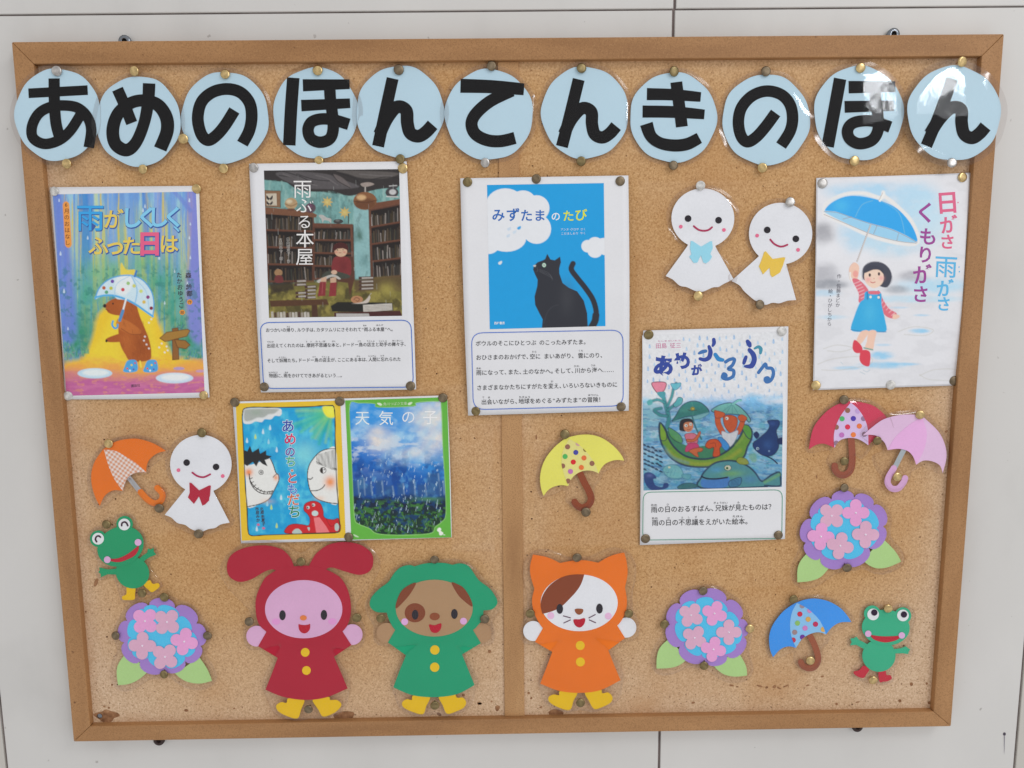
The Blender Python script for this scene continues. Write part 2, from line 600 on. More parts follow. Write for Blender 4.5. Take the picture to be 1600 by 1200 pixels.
def film(parent, outlines, margin, zf, z_top, wave=0.0015, seed=0, name='laminate_film', rim_extra=None, dome=0.0):
    """clear laminate cut loosely round the shape"""
    pts = np.vstack(outlines); c = (pts.max(0) + pts.min(0)) / 2
    n = 96; th = np.linspace(0, 2 * np.pi, n, endpoint=False)
    a = np.arctan2(pts[:, 1] - c[1], pts[:, 0] - c[0]); r = np.hypot(pts[:, 0] - c[0], pts[:, 1] - c[1])
    R = np.zeros(n)
    for i, t in enumerate(th):
        da = np.abs((a - t + np.pi) % (2 * np.pi) - np.pi)
        k = da < 0.13
        R[i] = (r[k] * np.cos(da[k])).max() if k.any() else 0
    for i in range(n):
        if R[i] == 0: R[i] = max(R[i - 1], R[(i + 1) % n])
    R0 = R.copy()
    R = R + margin
    for _ in range(2): R = (np.roll(R, 1) + 2 * R + np.roll(R, -1)) / 4
    rng = random.Random(seed)
    ph = [rng.uniform(0, 6.28) for _ in range(4)]
    rings = [0.0, 0.35, 0.7, 0.9, 0.95, 1.0]
    V = []; F = []
    for ri, fr in enumerate(rings):
        rr = R * fr
        if ri >= 3: rr = np.where(ri == 3, np.maximum(R - margin * 1.0, R * 0.85), np.where(ri == 4, R - margin * 0.5, R))
        u = c[0] + rr * np.cos(th); v = c[1] + rr * np.sin(th)
        wv = wave * (0.6 * np.sin(2 * th + ph[0]) + 0.5 * np.sin(3 * th + ph[1]) + 0.35 * np.sin(5 * th + ph[2]))
        k = [0, 0, 0, 0.0, 0.45, 1.0][ri]
        d = zf(u, v) + z_top * (1 - 0.75 * k) + wv * k + dome * (1 - fr ** 2)
        if rim_extra is not None: d = d + rim_extra(th) * fr ** 2
        d = np.maximum(d, 0.0006)
        V.append(P(u, v, d))
    V = np.vstack(V)
    for ri in range(len(rings) - 1):
        for i in range(n):
            j = (i + 1) % n
            if ri == 0: F.append([i + n, 0, j + n][::-1])
            else: F.append([ri * n + i, (ri + 1) * n + i, (ri + 1) * n + j, ri * n + j])
    F = [f[::-1] for f in F]
    REG.append((np.stack([c[0] + R * np.cos(th), c[1] + R * np.sin(th)], -1), lambda u, v: zf(u, v) + z_top * 0.8 + max(dome, 0) * 0.5))
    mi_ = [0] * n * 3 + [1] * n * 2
    return mesh_obj(name, V, F, [FILM, FILM_RIM_SHADE], mi_, parent, smooth=True)
# ------------------------------------------------------------------ the wall
def noise_color(m, stops, scale, detail=4, rough_v=0.6, bump=0.0, stretch=(1, 1, 1), spec=0.3):
    m.use_nodes = True
    n = m.node_tree; b = n.nodes['Principled BSDF']
    t = n.nodes.new('ShaderNodeTexCoord'); mp = n.nodes.new('ShaderNodeMapping'); mp.inputs['Scale'].default_value = stretch
    n.links.new(t.outputs['Object'], mp.inputs['Vector'])
    no = n.nodes.new('ShaderNodeTexNoise'); no.inputs['Scale'].default_value = scale; no.inputs['Detail'].default_value = detail
    n.links.new(mp.outputs['Vector'], no.inputs['Vector'])
    r = n.nodes.new('ShaderNodeValToRGB')
    el = r.color_ramp.elements
    while len(el) < len(stops): el.new(0.5)
    for k, (p, c) in enumerate(stops):
        el[k].position = p; el[k].color = (*lin(c), 1)
    n.links.new(no.outputs['Fac'], r.inputs['Fac'])
    n.links.new(r.outputs['Color'], b.inputs['Base Color'])
    b.inputs['Roughness'].default_value = rough_v
    b.inputs['Specular IOR Level'].default_value = spec
    if bump:
        bp = n.nodes.new('ShaderNodeBump'); bp.inputs['Strength'].default_value = bump; bp.inputs['Distance'].default_value = 0.001
        n.links.new(no.outputs['Fac'], bp.inputs['Height']); n.links.new(bp.outputs['Normal'], b.inputs['Normal'])
    return m


def wall_mat(name, base):
    m = bpy.data.materials.new(name)
    base = np.array(base, float)
    noise_color(m, [(0.28, base - 10), (0.45, base - 1), (0.55, base), (0.74, base + 4)], 6, 9, 0.45, 0.0, stretch=(1, 1, 0.6), spec=0.4)
    n = m.node_tree; b = n.nodes['Principled BSDF']
    src = b.inputs['Base Color'].links[0].from_socket
    t = n.nodes.new('ShaderNodeTexCoord')
    sp = n.nodes.new('ShaderNodeTexNoise'); sp.inputs['Scale'].default_value = 85; sp.inputs['Detail'].default_value = 2
    n.links.new(t.outputs['Object'], sp.inputs['Vector'])
    r = n.nodes.new('ShaderNodeMapRange'); r.inputs['From Min'].default_value = 0.755; r.inputs['From Max'].default_value = 0.80
    r.inputs['To Max'].default_value = 0.5
    n.links.new(sp.outputs['Fac'], r.inputs['Value'])
    mx = n.nodes.new('ShaderNodeMix'); mx.data_type = 'RGBA'
    n.links.new(r.outputs['Result'], mx.inputs['Factor']); n.links.new(src, mx.inputs['A'])
    mx.inputs['B'].default_value = (*lin((120, 112, 105)), 1)
    n.links.new(mx.outputs['Result'], b.inputs['Base Color'])
    # faint rub marks
    st = n.nodes.new('ShaderNodeMapping'); st.inputs['Scale'].default_value = (6, 6, 60)
    st.inputs['Rotation'].default_value = (0, 0.5, 0)
    n.links.new(t.outputs['Object'], st.inputs['Vector'])
    bn = n.nodes.new('ShaderNodeTexNoise'); bn.inputs['Scale'].default_value = 3; bn.inputs['Detail'].default_value = 5
    n.links.new(st.outputs['Vector'], bn.inputs['Vector'])
    bp = n.nodes.new('ShaderNodeBump'); bp.inputs['Strength'].default_value = 0.06; bp.inputs['Distance'].default_value = 0.001
    n.links.new(bn.outputs['Fac'], bp.inputs['Height']); n.links.new(bp.outputs['Normal'], b.inputs['Normal'])
    return m


def bevel(o, wd, sg=2):
    b = o.modifiers.new('bevel', 'BEVEL'); b.width = wd; b.segments = sg; b.limit_method = 'ANGLE'
    b.angle_limit = math.radians(40)
    return o


def prism(name, front, y0, y1, m, parent=None, bv=0.0, loc=None):
    """box with an arbitrary quad front: front = 4 (x,z) counter-clockwise seen from the room, y0 front, y1 back"""
    f = np.asarray(front, float); N = len(f)
    V = np.vstack([np.c_[f[:, 0], np.full(N, y0), f[:, 1]], np.c_[f[:, 0], np.full(N, y1), f[:, 1]]])
    F = [list(range(N)), list(range(2 * N - 1, N - 1, -1))] + [[k, N + k, N + (k + 1) % N, (k + 1) % N] for k in range(N)]
    F = [F[0], F[1]] + F[2:]
    o = mesh_obj(name, V, F, [m], None, parent, loc=loc)
    if bv: bevel(o, bv)
    return o


WALL = wall_mat('painted_wall_panel', (199, 197, 194))
WALL_R = wall_mat('painted_wall_panel_beige', (186, 182, 175))
JOINT = noise_color(bpy.data.materials.new('joint_sealant'), [(0.3, (95, 84, 82)), (0.7, (140, 128, 125))], 30, 4, 0.8, stretch=(1, 1, 1))


def wx(u, v): p = P(u, v, plane=WY); return p[0], p[2]


# joints between the panels: one level, three upright
hl0 = wx(0, 23.5)[1]; hl1 = wx(1600, 10)[1]
zj = lambda x: hl0 + (hl1 - hl0) * (x - wx(0, 23)[0]) / (wx(1600, 10)[0] - wx(0, 23)[0])
xl = wx(5, 1150)[0]; xm0 = wx(1052, 50)[0]; xm1 = wx(1030.5, 1170)[0]; xr = wx(1598, 1050)[0]; xtop = wx(1054.5, 5)[0]
zb = -1.15; zt = 1.6; g = 0.0018; gh = 0.0011
wallV = []; wallF = []; wallM = []


def panel(q, mi):
    f = np.asarray(q, float); i = len(wallV); c = 0.0008; N = 4
    cen = f.mean(0); inn = f + np.sign(cen - f) * c
    for p in inn: wallV.append((p[0], WY, p[1]))
    for p in f: wallV.append((p[0], WY + c * 0.8, p[1]))
    for p in f: wallV.append((p[0], WY + 0.012, p[1]))
    wallF.append([i, i + 1, i + 2, i + 3]); wallM.append(mi)
    for k in range(4):
        j = (k + 1) % 4
        wallF.append([i + k, i + 4 + k, i + 4 + j, i + j]); wallM.append(mi)
        wallF.append([i + 4 + k, i + 8 + k, i + 8 + j, i + 4 + j]); wallM.append(mi)


def row(x0, x1, ztop=None):
    return [(x0 + g, zb), (x1 - g, zb), (x1 - g, zj(x1) - gh), (x0 + g, zj(x0) - gh)]


xm = (xm0 + xm1) / 2
panel(row(-2.4, xl), 1)
q = row(xl, xm); q[1] = (xm1 - g + (xm1 - xm0) * 0.9, zb); q[2] = (xm0 - g, q[2][1]); panel(q, 0)
q = row(xm, xr); q[0] = (xm1 + g + (xm1 - xm0) * 0.9, zb); q[3] = (xm0 + g, q[3][1]); panel(q, 0)
panel(row(xr, 2.4), 1)
for a_, b_ in ((-2.4, xtop), (xtop, 2.4)):
    panel([(a_ + g, zj(a_) + gh), (b_ - g, zj(b_) + gh), (b_ - g, zt), (a_ + g, zt)], 0)
wall = mesh_obj('wall', wallV, wallF, [WALL, WALL_R], wallM)
tag(wall, kind='structure')
jn = mesh_obj('wall_joint', [(-2.4, WY + 0.0035, zb), (2.4, WY + 0.0035, zb), (2.4, WY + 0.0035, zt), (-2.4, WY + 0.0035, zt)],
              [[0, 1, 2, 3]], [JOINT], None, wall)
# small dirt spot with a drip on the right-hand panel
mbk = MB(lambda u, v: np.full_like(np.asarray(u, float), CY - WY + 0.0004))
DIRT = mat((128, 124, 134), 0.7, 0.2)
mbk.poly(ell(1569.5, 1147, 2.2, 2.6), mat((80, 74, 84)), 0)
mbk.poly([(1568.8, 1150), (1570.2, 1150), (1569.6, 1172), (1569.0, 1180)], DIRT, 0)
mbk.build('dirt_spot', wall)

# ------------------------------------------------------------------ the cork board
WOOD_STOPS = [(0.26, (140, 100, 64)), (0.50, (157, 115, 75)), (0.76, (171, 128, 86))]


def wood_mat(name, stretch):
    m = bpy.data.materials.new(name)
    noise_color(m, WOOD_STOPS, 22, 6, 0.5, 0.06, stretch, 0.3)
    n = m.node_tree; b = n.nodes['Principled BSDF']; src = b.inputs['Base Color'].links[0].from_socket
    t = n.nodes.new('ShaderNodeTexCoord')
    for sc_, th, colr, k in ((700, 0.53, (128, 92, 58), 0.5), (420, 0.60, (184, 142, 98), 0.25), (130, 0.745, (88, 55, 32), 0.75)):
        no = n.nodes.new('ShaderNodeTexNoise'); no.inputs['Scale'].default_value = sc_; no.inputs['Detail'].default_value = 2
        n.links.new(t.outputs['Object'], no.inputs['Vector'])
        r = n.nodes.new('ShaderNodeMapRange'); r.inputs['From Min'].default_value = th; r.inputs['From Max'].default_value = th + 0.06
        r.inputs['To Max'].default_value = k
        n.links.new(no.outputs['Fac'], r.inputs['Value'])
        mx = n.nodes.new('ShaderNodeMix'); mx.data_type = 'RGBA'
        n.links.new(r.outputs['Result'], mx.inputs['Factor']); n.links.new(src, mx.inputs['A'])
        mx.inputs['B'].default_value = (*lin(colr), 1)
        src = mx.outputs['Result']
    n.links.new(src, b.inputs['Base Color'])
    return m


WOOD_H = wood_mat('fibreboard_level', (0.25, 1, 1.4))
WOOD_V = wood_mat('fibreboard_upright', (1.4, 1, 0.25))


def cork_mat():
    m = bpy.data.materials.new('cork'); m.use_nodes = True
    n = m.node_tree; b = n.nodes['Principled BSDF']; L = n.links.new
    t = n.nodes.new('ShaderNodeTexCoord')
    no = n.nodes.new('ShaderNodeTexNoise'); no.inputs['Scale'].default_value = 430; no.inputs['Detail'].default_value = 5; no.inputs['Roughness'].default_value = 0.65
    L(t.outputs['Object'], no.inputs['Vector'])
    at = n.nodes.new('ShaderNodeAttribute'); at.attribute_name = 'fade'

    def ramp(st, fac):
        r = n.nodes.new('ShaderNodeValToRGB'); el = r.color_ramp.elements
        while len(el) < len(st): el.new(0.5)
        for k, (p, c) in enumerate(st): el[k].position = p; el[k].color = (*lin(c), 1)
        L(fac, r.inputs['Fac']); return r.outputs['Color']
    c1 = ramp([(0.28, (153, 110, 69)), (0.46, (182, 141, 96)), (0.60, (196, 156, 110)), (0.78, (214, 178, 134))], no.outputs['Fac'])
    c2 = ramp([(0.28, (168, 137, 109)), (0.46, (194, 164, 134)), (0.60, (206, 178, 149)), (0.78, (221, 198, 172))], no.outputs['Fac'])

    def mix(fac, a, c):
        x = n.nodes.new('ShaderNodeMix'); x.data_type = 'RGBA'
        L(fac, x.inputs['Factor']); L(a, x.inputs['A'])
        if isinstance(c, tuple): x.inputs['B'].default_value = (*lin(c), 1)
        else: L(c, x.inputs['B'])
        return x.outputs['Result']

    def thr(sock, lo, hi, k=1.0):
        r = n.nodes.new('ShaderNodeMapRange'); r.inputs['From Min'].default_value = lo; r.inputs['From Max'].default_value = hi
        r.inputs['To Max'].default_value = k; L(sock, r.inputs['Value']); return r.outputs['Result']
    col = mix(at.outputs['Fac'], c1, c2)
    big = n.nodes.new('ShaderNodeTexNoise'); big.inputs['Scale'].default_value = 9; big.inputs['Detail'].default_value = 4
    L(t.outputs['Object'], big.inputs['Vector'])
    col = mix(thr(big.outputs['Fac'], 0.5, 0.75, 0.4), col, (172, 122, 74))
    for sc_, lo, colr, k in ((210, 0.70, (92, 58, 36), 0.85), (520, 0.69, (110, 70, 42), 0.7), (95, 0.765, (84, 52, 34), 0.9), (600, 0.70, (228, 200, 160), 0.6)):
        s2 = n.nodes.new('ShaderNodeTexNoise'); s2.inputs['Scale'].default_value = sc_; s2.inputs['Detail'].default_value = 2
        L(t.outputs['Object'], s2.inputs['Vector'])
        col = mix(thr(s2.outputs['Fac'], lo, lo + 0.04, k), col, colr)
    s3 = n.nodes.new('ShaderNodeTexNoise'); s3.inputs['Scale'].default_value = 300; s3.inputs['Detail'].default_value = 3
    L(t.outputs['Object'], s3.inputs['Vector'])
    ml = n.nodes.new('ShaderNodeMath'); ml.operation = 'MULTIPLY_ADD'; ml.inputs[1].default_value = 0.7; ml.inputs[2].default_value = 0.3
    L(at.outputs['Fac'], ml.inputs[0]); m2 = n.nodes.new('ShaderNodeMath'); m2.operation = 'MULTIPLY'
    L(thr(s3.outputs['Fac'], 0.62, 0.68, 0.8), m2.inputs[0]); L(ml.outputs[0], m2.inputs[1])
    col = mix(m2.outputs[0], col, (120, 84, 58))
    L(col, b.inputs['Base Color'])
    b.inputs['Roughness'].default_value = 0.85; b.inputs['Specular IOR Level'].default_value = 0.15
    bp = n.nodes.new('ShaderNodeBump'); bp.inputs['Strength'].default_value = 0.32; bp.inputs['Distance'].default_value = 0.001
    L(no.outputs['Fac'], bp.inputs['Height']); L(bp.outputs['Normal'], b.inputs['Normal'])
    return m


CORK = cork_mat()
corner = [P(*p, plane=FY) for p in ((18, 65.5), (1569, 53), (1486, 1135), (115, 1159))]
O = np.array([[c[0], c[2]] for c in corner])          # TL TR BR BL
FW = 0.0255
I = O + np.array([[.0240, -FW], [-FW, -FW], [-FW, .0222], [.0240, .0222]])
board = thing('cork_board', 'large framed cork notice board with a middle strip hung on the pale wall', 'notice board', (float(O[:, 0].mean()), 0.0, float(O[2:, 1].mean())))
for k, m in ((0, WOOD_H), (1, WOOD_V), (2, WOOD_H), (3, WOOD_V)):
    j = (k + 1) % 4
    e1 = (O[j] - O[k]) / np.linalg.norm(O[j] - O[k]) * 0.00012
    prism('frame_rail', [O[k] + e1, I[k] + e1, I[j] - e1, O[j] - e1], FY, 0.0, m, board, 0.0009)


def cx_(u, v, y): p = P(u, v, plane=y); return (p[0], p[2])


DY = CY - 0.0028
dt0 = cx_(777.5, 95, DY); dt1 = cx_(810, 95, DY); db0 = cx_(788.5, 1121, DY); db1 = cx_(819.5, 1121, DY)
zT = (I[0][1] + I[1][1]) / 2; zB = (I[2][1] + I[3][1]) / 2


def ext(a, b, z): k = (z - b[1]) / (a[1] - b[1]); return (b[0] + (a[0] - b[0]) * k, z)


D = [ext(dt0, db0, zT), ext(db0, dt0, zB), ext(db1, dt1, zB), ext(dt1, db1, zT)]
WOOD_STOPS = [(0.28, (156, 115, 76)), (0.50, (174, 132, 89)), (0.74, (187, 146, 102))]
dv = prism('divider_strip', D, DY, CY + 0.004, wood_mat('fibreboard_strip', (1.4, 1, 0.25)), board, 0.0008)


def cork_panel(q):
    """q TL TR BR BL (x,z); a fine sheet so that fading can follow the board"""
    q = np.asarray(q, float); nx, ny = 120, 170
    S, T = np.meshgrid(np.linspace(0, 1, nx), np.linspace(0, 1, ny)); s = S.ravel()[:, None]; t = T.ravel()[:, None]
    xz = (q[0] * (1 - s) + q[1] * s) * (1 - t) + (q[3] * (1 - s) + q[2] * s) * t
    V = np.c_[xz[:, 0], np.full(len(xz), CY), xz[:, 1]]
    F = [[j * nx + i, (j + 1) * nx + i, (j + 1) * nx + i + 1, j * nx + i + 1] for j in range(ny - 1) for i in range(nx - 1)]
    o = mesh_obj('cork_panel', V, F, [CORK], None, board, smooth=True)
    x, z = xz[:, 0], xz[:, 1]
    xe = np.minimum(np.abs(x - I[:, 0].min()), np.abs(x - I[:, 0].max())); xd = np.minimum(np.abs(x - (D[1][0] + D[2][0]) / 2), 9)
    nz = fbm(x * 9 + 5, z * 9 + 3, 3)
    f = 1.0 * np.exp(-xe / 0.045) + 0.35 * np.exp(-np.clip(xd - 0.015, 0, 9) / 0.03) * (z < 0.1) + 0.8 * np.clip(1 - (z - zB) / 0.20, 0, 1) + 0.35 * np.exp(-(zT - z) / 0.02)
    f = f + (nz - 0.5) * 0.5 - 0.05
    for (u0, v0, u1, v1, k) in ((180, 250, 372, 292, -.12), (655, 270, 745, 600, -.16), (320, 300, 395, 640, -.10), (1000, 285, 1260, 505, .10), (700, 660, 775, 860, .14), (835, 690, 1000, 850, .12), (1010, 860, 1240, 915, .10), (560, 850, 775, 880, .10), (150, 640, 350, 830, .08)):
        a_ = P(u0, v0); b_ = P(u1, v1)                  # ghosts of notices that hung here before
        f = f + k * ((x > a_[0]) & (x < b_[0]) & (z < a_[2]) & (z > b_[2]))
    f = np.clip(f, 0, 1)
    a = o.data.attributes.new('fade', 'FLOAT', 'POINT'); a.data.foreach_set('value', f)
    return o


lp = cork_panel([I[0] + [-.001, .001], (D[0][0] + .001, zT + .001), (D[1][0] + .001, zB - .001), I[3] + [-.001, -.001]])
rp_ = cork_panel([(D[3][0] - .001, zT + .001), I[1] + [.001, .001], I[2] + [.001, -.001], (D[2][0] - .001, zB - .001)])
# places where the cork has crumbled away
TEAR = noise_color(bpy.data.materials.new('bare_board'), [(0.3, (112, 76, 50)), (0.6, (150, 108, 76)), (0.8, (170, 130, 96))], 160, 4, 0.9)
mt = MB(flat(0.0002))
zc = Z(0, 900, 4)
mt.poly(zc(cr([(583, 868), (610, 852), (640, 846), (660, 834), (700, 846), (735, 856), (748, 874), (712, 890), (700, 908), (668, 918), (640, 912), (618, 894)], n=4)), TEAR)
mt.build('crumbled_cork', lp)
mt = MB(flat(0.0002))
zc = Z(340, 840, 4.136)
mt.poly(zc(cr([(748, 1150), (775, 1130), (830, 1122), (880, 1130), (870, 1165), (820, 1172), (770, 1175)], n=4)), TEAR)
mt.build('crumbled_cork', lp)
mt = MB(flat(0.0002))
zc = Z(700, 900, 4)
mt.poly(zc(cr([(628, 850), (660, 832), (700, 836), (722, 852), (712, 872), (680, 868), (665, 880), (640, 872)], n=4)), TEAR)
mt.build('crumbled_cork', rp_); mt = MB(flat(0.0002))
mt.poly(zc(cr([(295, 815), (312, 808), (325, 822), (310, 845), (298, 838)], n=3)), TEAR)
mt.build('crumbled_cork', lp); mt = MB(flat(0.0002))
mt.poly(zc(cr([(185, 795), (205, 790), (212, 800), (190, 806)], n=3)), TEAR)
mt.build('crumbled_cork', lp)
for (u, v, a_, b_) in ((1143, 1071, 4, 1.6), (1152, 1073, 2, 1.2), (1187, 1072, 5, 1.4), (1198, 1074, 2.2, 2), (1210, 1073, 3, 2.4), (1217, 1075, 4, 1.3), (1228, 1072, 5, 1.2), (1262, 1071, 3, 1.3), (1285, 1057, 2.6, 1.6), (1424, 1069, 2.6, 3), (1448, 1068, 1.8, 2), (1406, 1095, 2.6, 2.4), (1452, 1098, 2.6, 2.4), (1307, 1100, 2.2, 2.2), (1340, 1097, 3.5, 1.1), (291, 1110, 3.4, 2.2), (366, 1107, 1.8, 1.4), (175, 1070, 1.6, 1.8), (170, 1106, 1.8, 1.6), (163, 1104, 2, 1.2), (134, 956, 1.6, 1.2), (765, 1018, 2.8, 2.6), (749, 1099, 4, 1.8), (686, 1116, 4, 2.4), (724, 1086, 2.6, 2.4), (768, 1096, 1.6, 1.6), (826, 1083, 2.2, 2), (830, 1091, 2, 1.6), (845, 1105, 2.4, 1.4), (1083, 1098, 3, 1.6), (1232, 1002, 1.2, 1.2), (838, 683, 1.5, 4), (1276, 745, 1, 3), (1479, 674, 2.6, 2), (150, 910, 3, 7)):
    mt = MB(flat(0.0002)); mt.poly(ell(u, v, a_, b_, random.Random(int(u)).uniform(-30, 30), 9), TEAR)
    mt.build('crumbled_cork', lp if u < 800 else rp_)
rr = random.Random(3)
for _ in range(75):                # scattered pin holes
    u = rr.choice([rr.uniform(150, 1450), rr.uniform(110, 220), rr.uniform(820, 900)]); v = rr.uniform(108, 1105)
    if u > 1440 or 780 < u < 822: continue
    if u < 70 + v * 0.075: continue
    mt = MB(flat(0.0002)); mt.poly(ell(u, v, rr.uniform(0.7, 1.5), rr.uniform(0.7, 1.5), 0, 7), mat((84, 54, 36), 0.9, 0.1, 0))
    mt.build('pin_hole', lp if u < 800 else rp_)

# screws that hold the frame to the wall
STEEL = mat((120, 124, 130), 0.25, 0.5, 0, 1.0); RUST = mat((58, 44, 42), 0.6, 0.4, 0, 0.3)
for (u, v, m, s_) in ((197, 66, STEEL, 1), (1394, 55, STEEL, 1), (250, 1154.5, RUST, -1), (1338, 1133.5, RUST, -1)):
    p = P(u, v, plane=0.0); n_ = 20; V = []; F = []
    for k in range(n_):
        th = 2 * math.pi * k / n_; c_, s2 = math.cos(th), math.sin(th)
        V += [(p[0] + 0.0075 * c_, -0.0005, p[2] + 0.0075 * s2), (p[0] + 0.0075 * c_, -0.004, p[2] + 0.0075 * s2), (p[0] + 0.004 * c_, -0.0055, p[2] + 0.004 * s2), (p[0] + 0.0022 * c_, -0.004, p[2] + 0.0022 * s2)]
    for k in range(n_):
        j = (k + 1) % n_
        for r_ in range(3): F.append([4 * k + r_, 4 * k + r_ + 1, 4 * j + r_ + 1, 4 * j + r_])
    F.append([4 * k + 3 for k in range(n_)])
    mesh_obj('mounting_screw', V, [f[::-1] for f in F], [m], None, board, smooth=True)
# the small steel screw driven into the bare patch at the lower left
sp = P(156, 1118.5, 0.0004)
V = [(sp[0] + 0.0035 * math.cos(t), sp[1] - 0.0008, sp[2] + 0.0035 * math.sin(t)) for t in np.linspace(0, 2 * np.pi, 14, endpoint=False)] + [(sp[0], sp[1] - 0.002, sp[2])]
mesh_obj('steel_screw', V, [[k, (k + 1) % 14, 14] for k in range(14)], [STEEL], None, lp, smooth=True)
# ------------------------------------------------------------------ printed posters
INK = (40, 38, 42)


def poster(label, quad, curl, seed, bows=(0, 0, 0, 0), rgb=(216, 216, 219), group='posters pinned to the board'):
    zf = sheet_fn(quad, curl, seed)
    q = np.asarray(quad, float); b = (q[2] + q[3]) / 2
    t = thing('poster', label, 'poster', P(b[0], b[1], zf(b[0], b[1])), group)
    paper(t, quad, zf, bows, rgb)
    return t, zf


ZP = 0.00018; ZT = 0.00034; ZT2 = 0.00046


def caption_box(t, zf, zc, corners, r, rgb, wd):
    q = np.asarray(corners, float); pts = []
    for k in range(4):
        a = q[k - 1]; b = q[k]; c = q[(k + 1) % 4]
        d0 = (a - b) / np.linalg.norm(a - b); d1 = (c - b) / np.linalg.norm(c - b)
        for s in np.linspace(0, 1, 7):
            pts.append((b + d0 * r) * (1 - s) ** 2 + 2 * b * s * (1 - s) + (b + d1 * r) * s ** 2)
    pts = np.array(pts); dense = []
    for i in range(len(pts)):
        p_, q_ = pts[i], pts[(i + 1) % len(pts)]; n_ = max(1, int(np.linalg.norm(q_ - p_) / r * 2.5))
        if np.linalg.norm(q_ - p_) > 1e-6: dense += [p_ + (q_ - p_) * k / n_ for k in range(n_)]
    pts = dense
    mb = MB(zf); mb.rib(zc(pts), wd, mat(rgb, 0.5, 0.3, 0), ZT, closed=True, smooth=False)
    mb.build('caption_border', t)


def caption(t, zf, zc, lines, em, ruby=(), rem=2.6):
    mb = MB(zf); m = mat(INK, 0.5, 0.3, 0)
    for s, a, b in lines: text(mb, s, zc(a), zc(b), em, m, ZT, 0.003)
    for s, c, wd in ruby:
        text(mb, s, zc((c[0] - wd / 2, c[1])), zc((c[0] + wd / 2, c[1])), rem, m, ZT)
    mb.build('caption', t)


# ---- 1: bear walking in the rain ---------------------------------------------------------------
cp = (60, 270, 3.243); zc = Z(*cp)
t, zf = poster('poster of a brown bear walking under a spotted umbrella through a blue and yellow wood',
               zc([(57, 73), (814, 66), (867, 1138), (134, 1148)]), (0.0022, 0.0035, 0.0012), 1.0, (2.0, -2.5, 0, 1.0))
A = Art([(72, 110), (798, 95), (842, 1113), (142, 1130)], cp, (118, 165, 205))
A.wash((150, 195, 215), 24, 420, 2, 0.42, 0.62, 0.9)
A.wash((96, 140, 208), 16, 500, 3, 0.5, 0.62, 0.8)
m = np.exp(-((A.X - 480) / 300) ** 2) * np.clip((A.Y - 130) / 160, 0, 1)
A.mix(m * 0.7, (150, 185, 140))
mk = np.clip((A.n(20, 520, 7) - 0.44) / 0.12, 0, 1) * m
A.mix(mk * 0.85, (205, 196, 88))
A.wash((212, 190, 60), 13, 400, 12, 0.58, 0.66, 0.75)
A.wash((104, 152, 214), 12, 600, 19, 0.55, 0.62, 0.8)
for x, w_, y1, c in ((236, 44, 650, (48, 128, 200)), (375, 36, 470, (120, 165, 220)), (610, 34, 640, (125, 155, 220)), (545, 26, 500, (70, 130, 205)), (690, 30, 560, (110, 150, 215)), (300, 20, 560, (190, 205, 160)), (455, 22, 330, (130, 175, 220))):
    A.line([(x - 10, 90), (x + 2, 300), (x + 8, y1)], c, w_, 12, 0.75)
for cx0, cy0, rx, ry, c, a in ((270, 640, 130, 190, (80, 165, 140), .85), (350, 500, 130, 90, (120, 180, 130), .7), (600, 560, 160, 140, (70, 160, 130), .75), (680, 700, 110, 150, (55, 150, 130), .85), (200, 830, 130, 160, (58, 140, 112), .9), (740, 860, 120, 130, (62, 145, 110), .9), (560, 440, 90, 60, (110, 175, 120), .6)):
    A.mix(a * np.exp(-(((A.X - cx0) / rx) ** 2 + ((A.Y - cy0) / ry) ** 2) * 1.2) * (0.5 + A.n(26, 40, 4)), c)
A.poly([(70, 100), (120, 100), (165, 400), (185, 640), (190, 830), (120, 860), (100, 600)], (104, 124, 204), 30, 0.85)
A.poly([(750, 90), (800, 90), (830, 500), (845, 830), (770, 830), (745, 600), (765, 400)], (128, 128, 206), 26, 0.85)
A.line([(690, 95), (770, 190)], (110, 130, 205), 22, 10, 0.7)
A.wash((40, 118, 110), 18, 22, 8, 0.55, 0.7, 0.5, y0=450)
A.poly([(330, 690), (560, 690), (610, 760), (640, 830), (690, 930), (850, 965), (850, 1130), (120, 1130), (125, 975), (230, 935), (275, 830)], (236, 192, 42), 26, 0.97)
A.poly([(400, 700), (560, 700), (590, 830), (600, 960), (250, 960), (320, 830)], (246, 208, 60), 40, 0.6)
A.mix(np.clip((A.Y - 930 + (A.n(90, 30, 3) - 0.5) * 90) / 70, 0, 1) * 0.8, (226, 150, 84))
A.mix(np.clip((A.Y - 1000 + (A.n(120, 30, 5) - 0.5) * 70) / 60, 0, 1) * 0.95, (184, 92, 152))
A.wash((205, 120, 160), 70, 16, 6, 0.55, 0.7, 0.45, y0=990)
A.wash((228, 160, 70), 30, 14, 16, 0.58, 0.7, 0.35, y0=900)
A.ell(286, 1016, 88, 26, (186, 214, 232), 0, 6); A.ell(290, 1013, 66, 17, (222, 236, 242), 0, 14)
A.ell(690, 1040, 95, 27, (196, 214, 230), 0, 6); A.ell(694, 1036, 70, 17, (226, 236, 242), 0, 14)
A.ell(712, 992, 28, 8, (176, 150, 190), 0, 6); A.ell(820, 1005, 22, 7, (196, 150, 180), 0, 6)
rr = random.Random(5)
for x, y, r in ((135, 900, 40), (165, 870, 46), (200, 895, 46), (240, 880, 34), (135, 840, 26), (775, 890, 36), (810, 905, 34), (750, 910, 24), (720, 740, 26), (690, 790, 22)):
    for _ in range(14):
        a_ = rr.uniform(-2.6, -.5); l = rr.uniform(.3, 1) * r; x0 = x + rr.uniform(-r, r) * .6
        A.line([(x0, y + 34), (x0 + math.cos(a_) * l * .5, y + 34 + math.sin(a_) * l)], rr.choice([(60, 140, 105), (86, 165, 110), (44, 120, 110), (110, 180, 130), (60, 110, 160)]), 4, 4, 0.6)
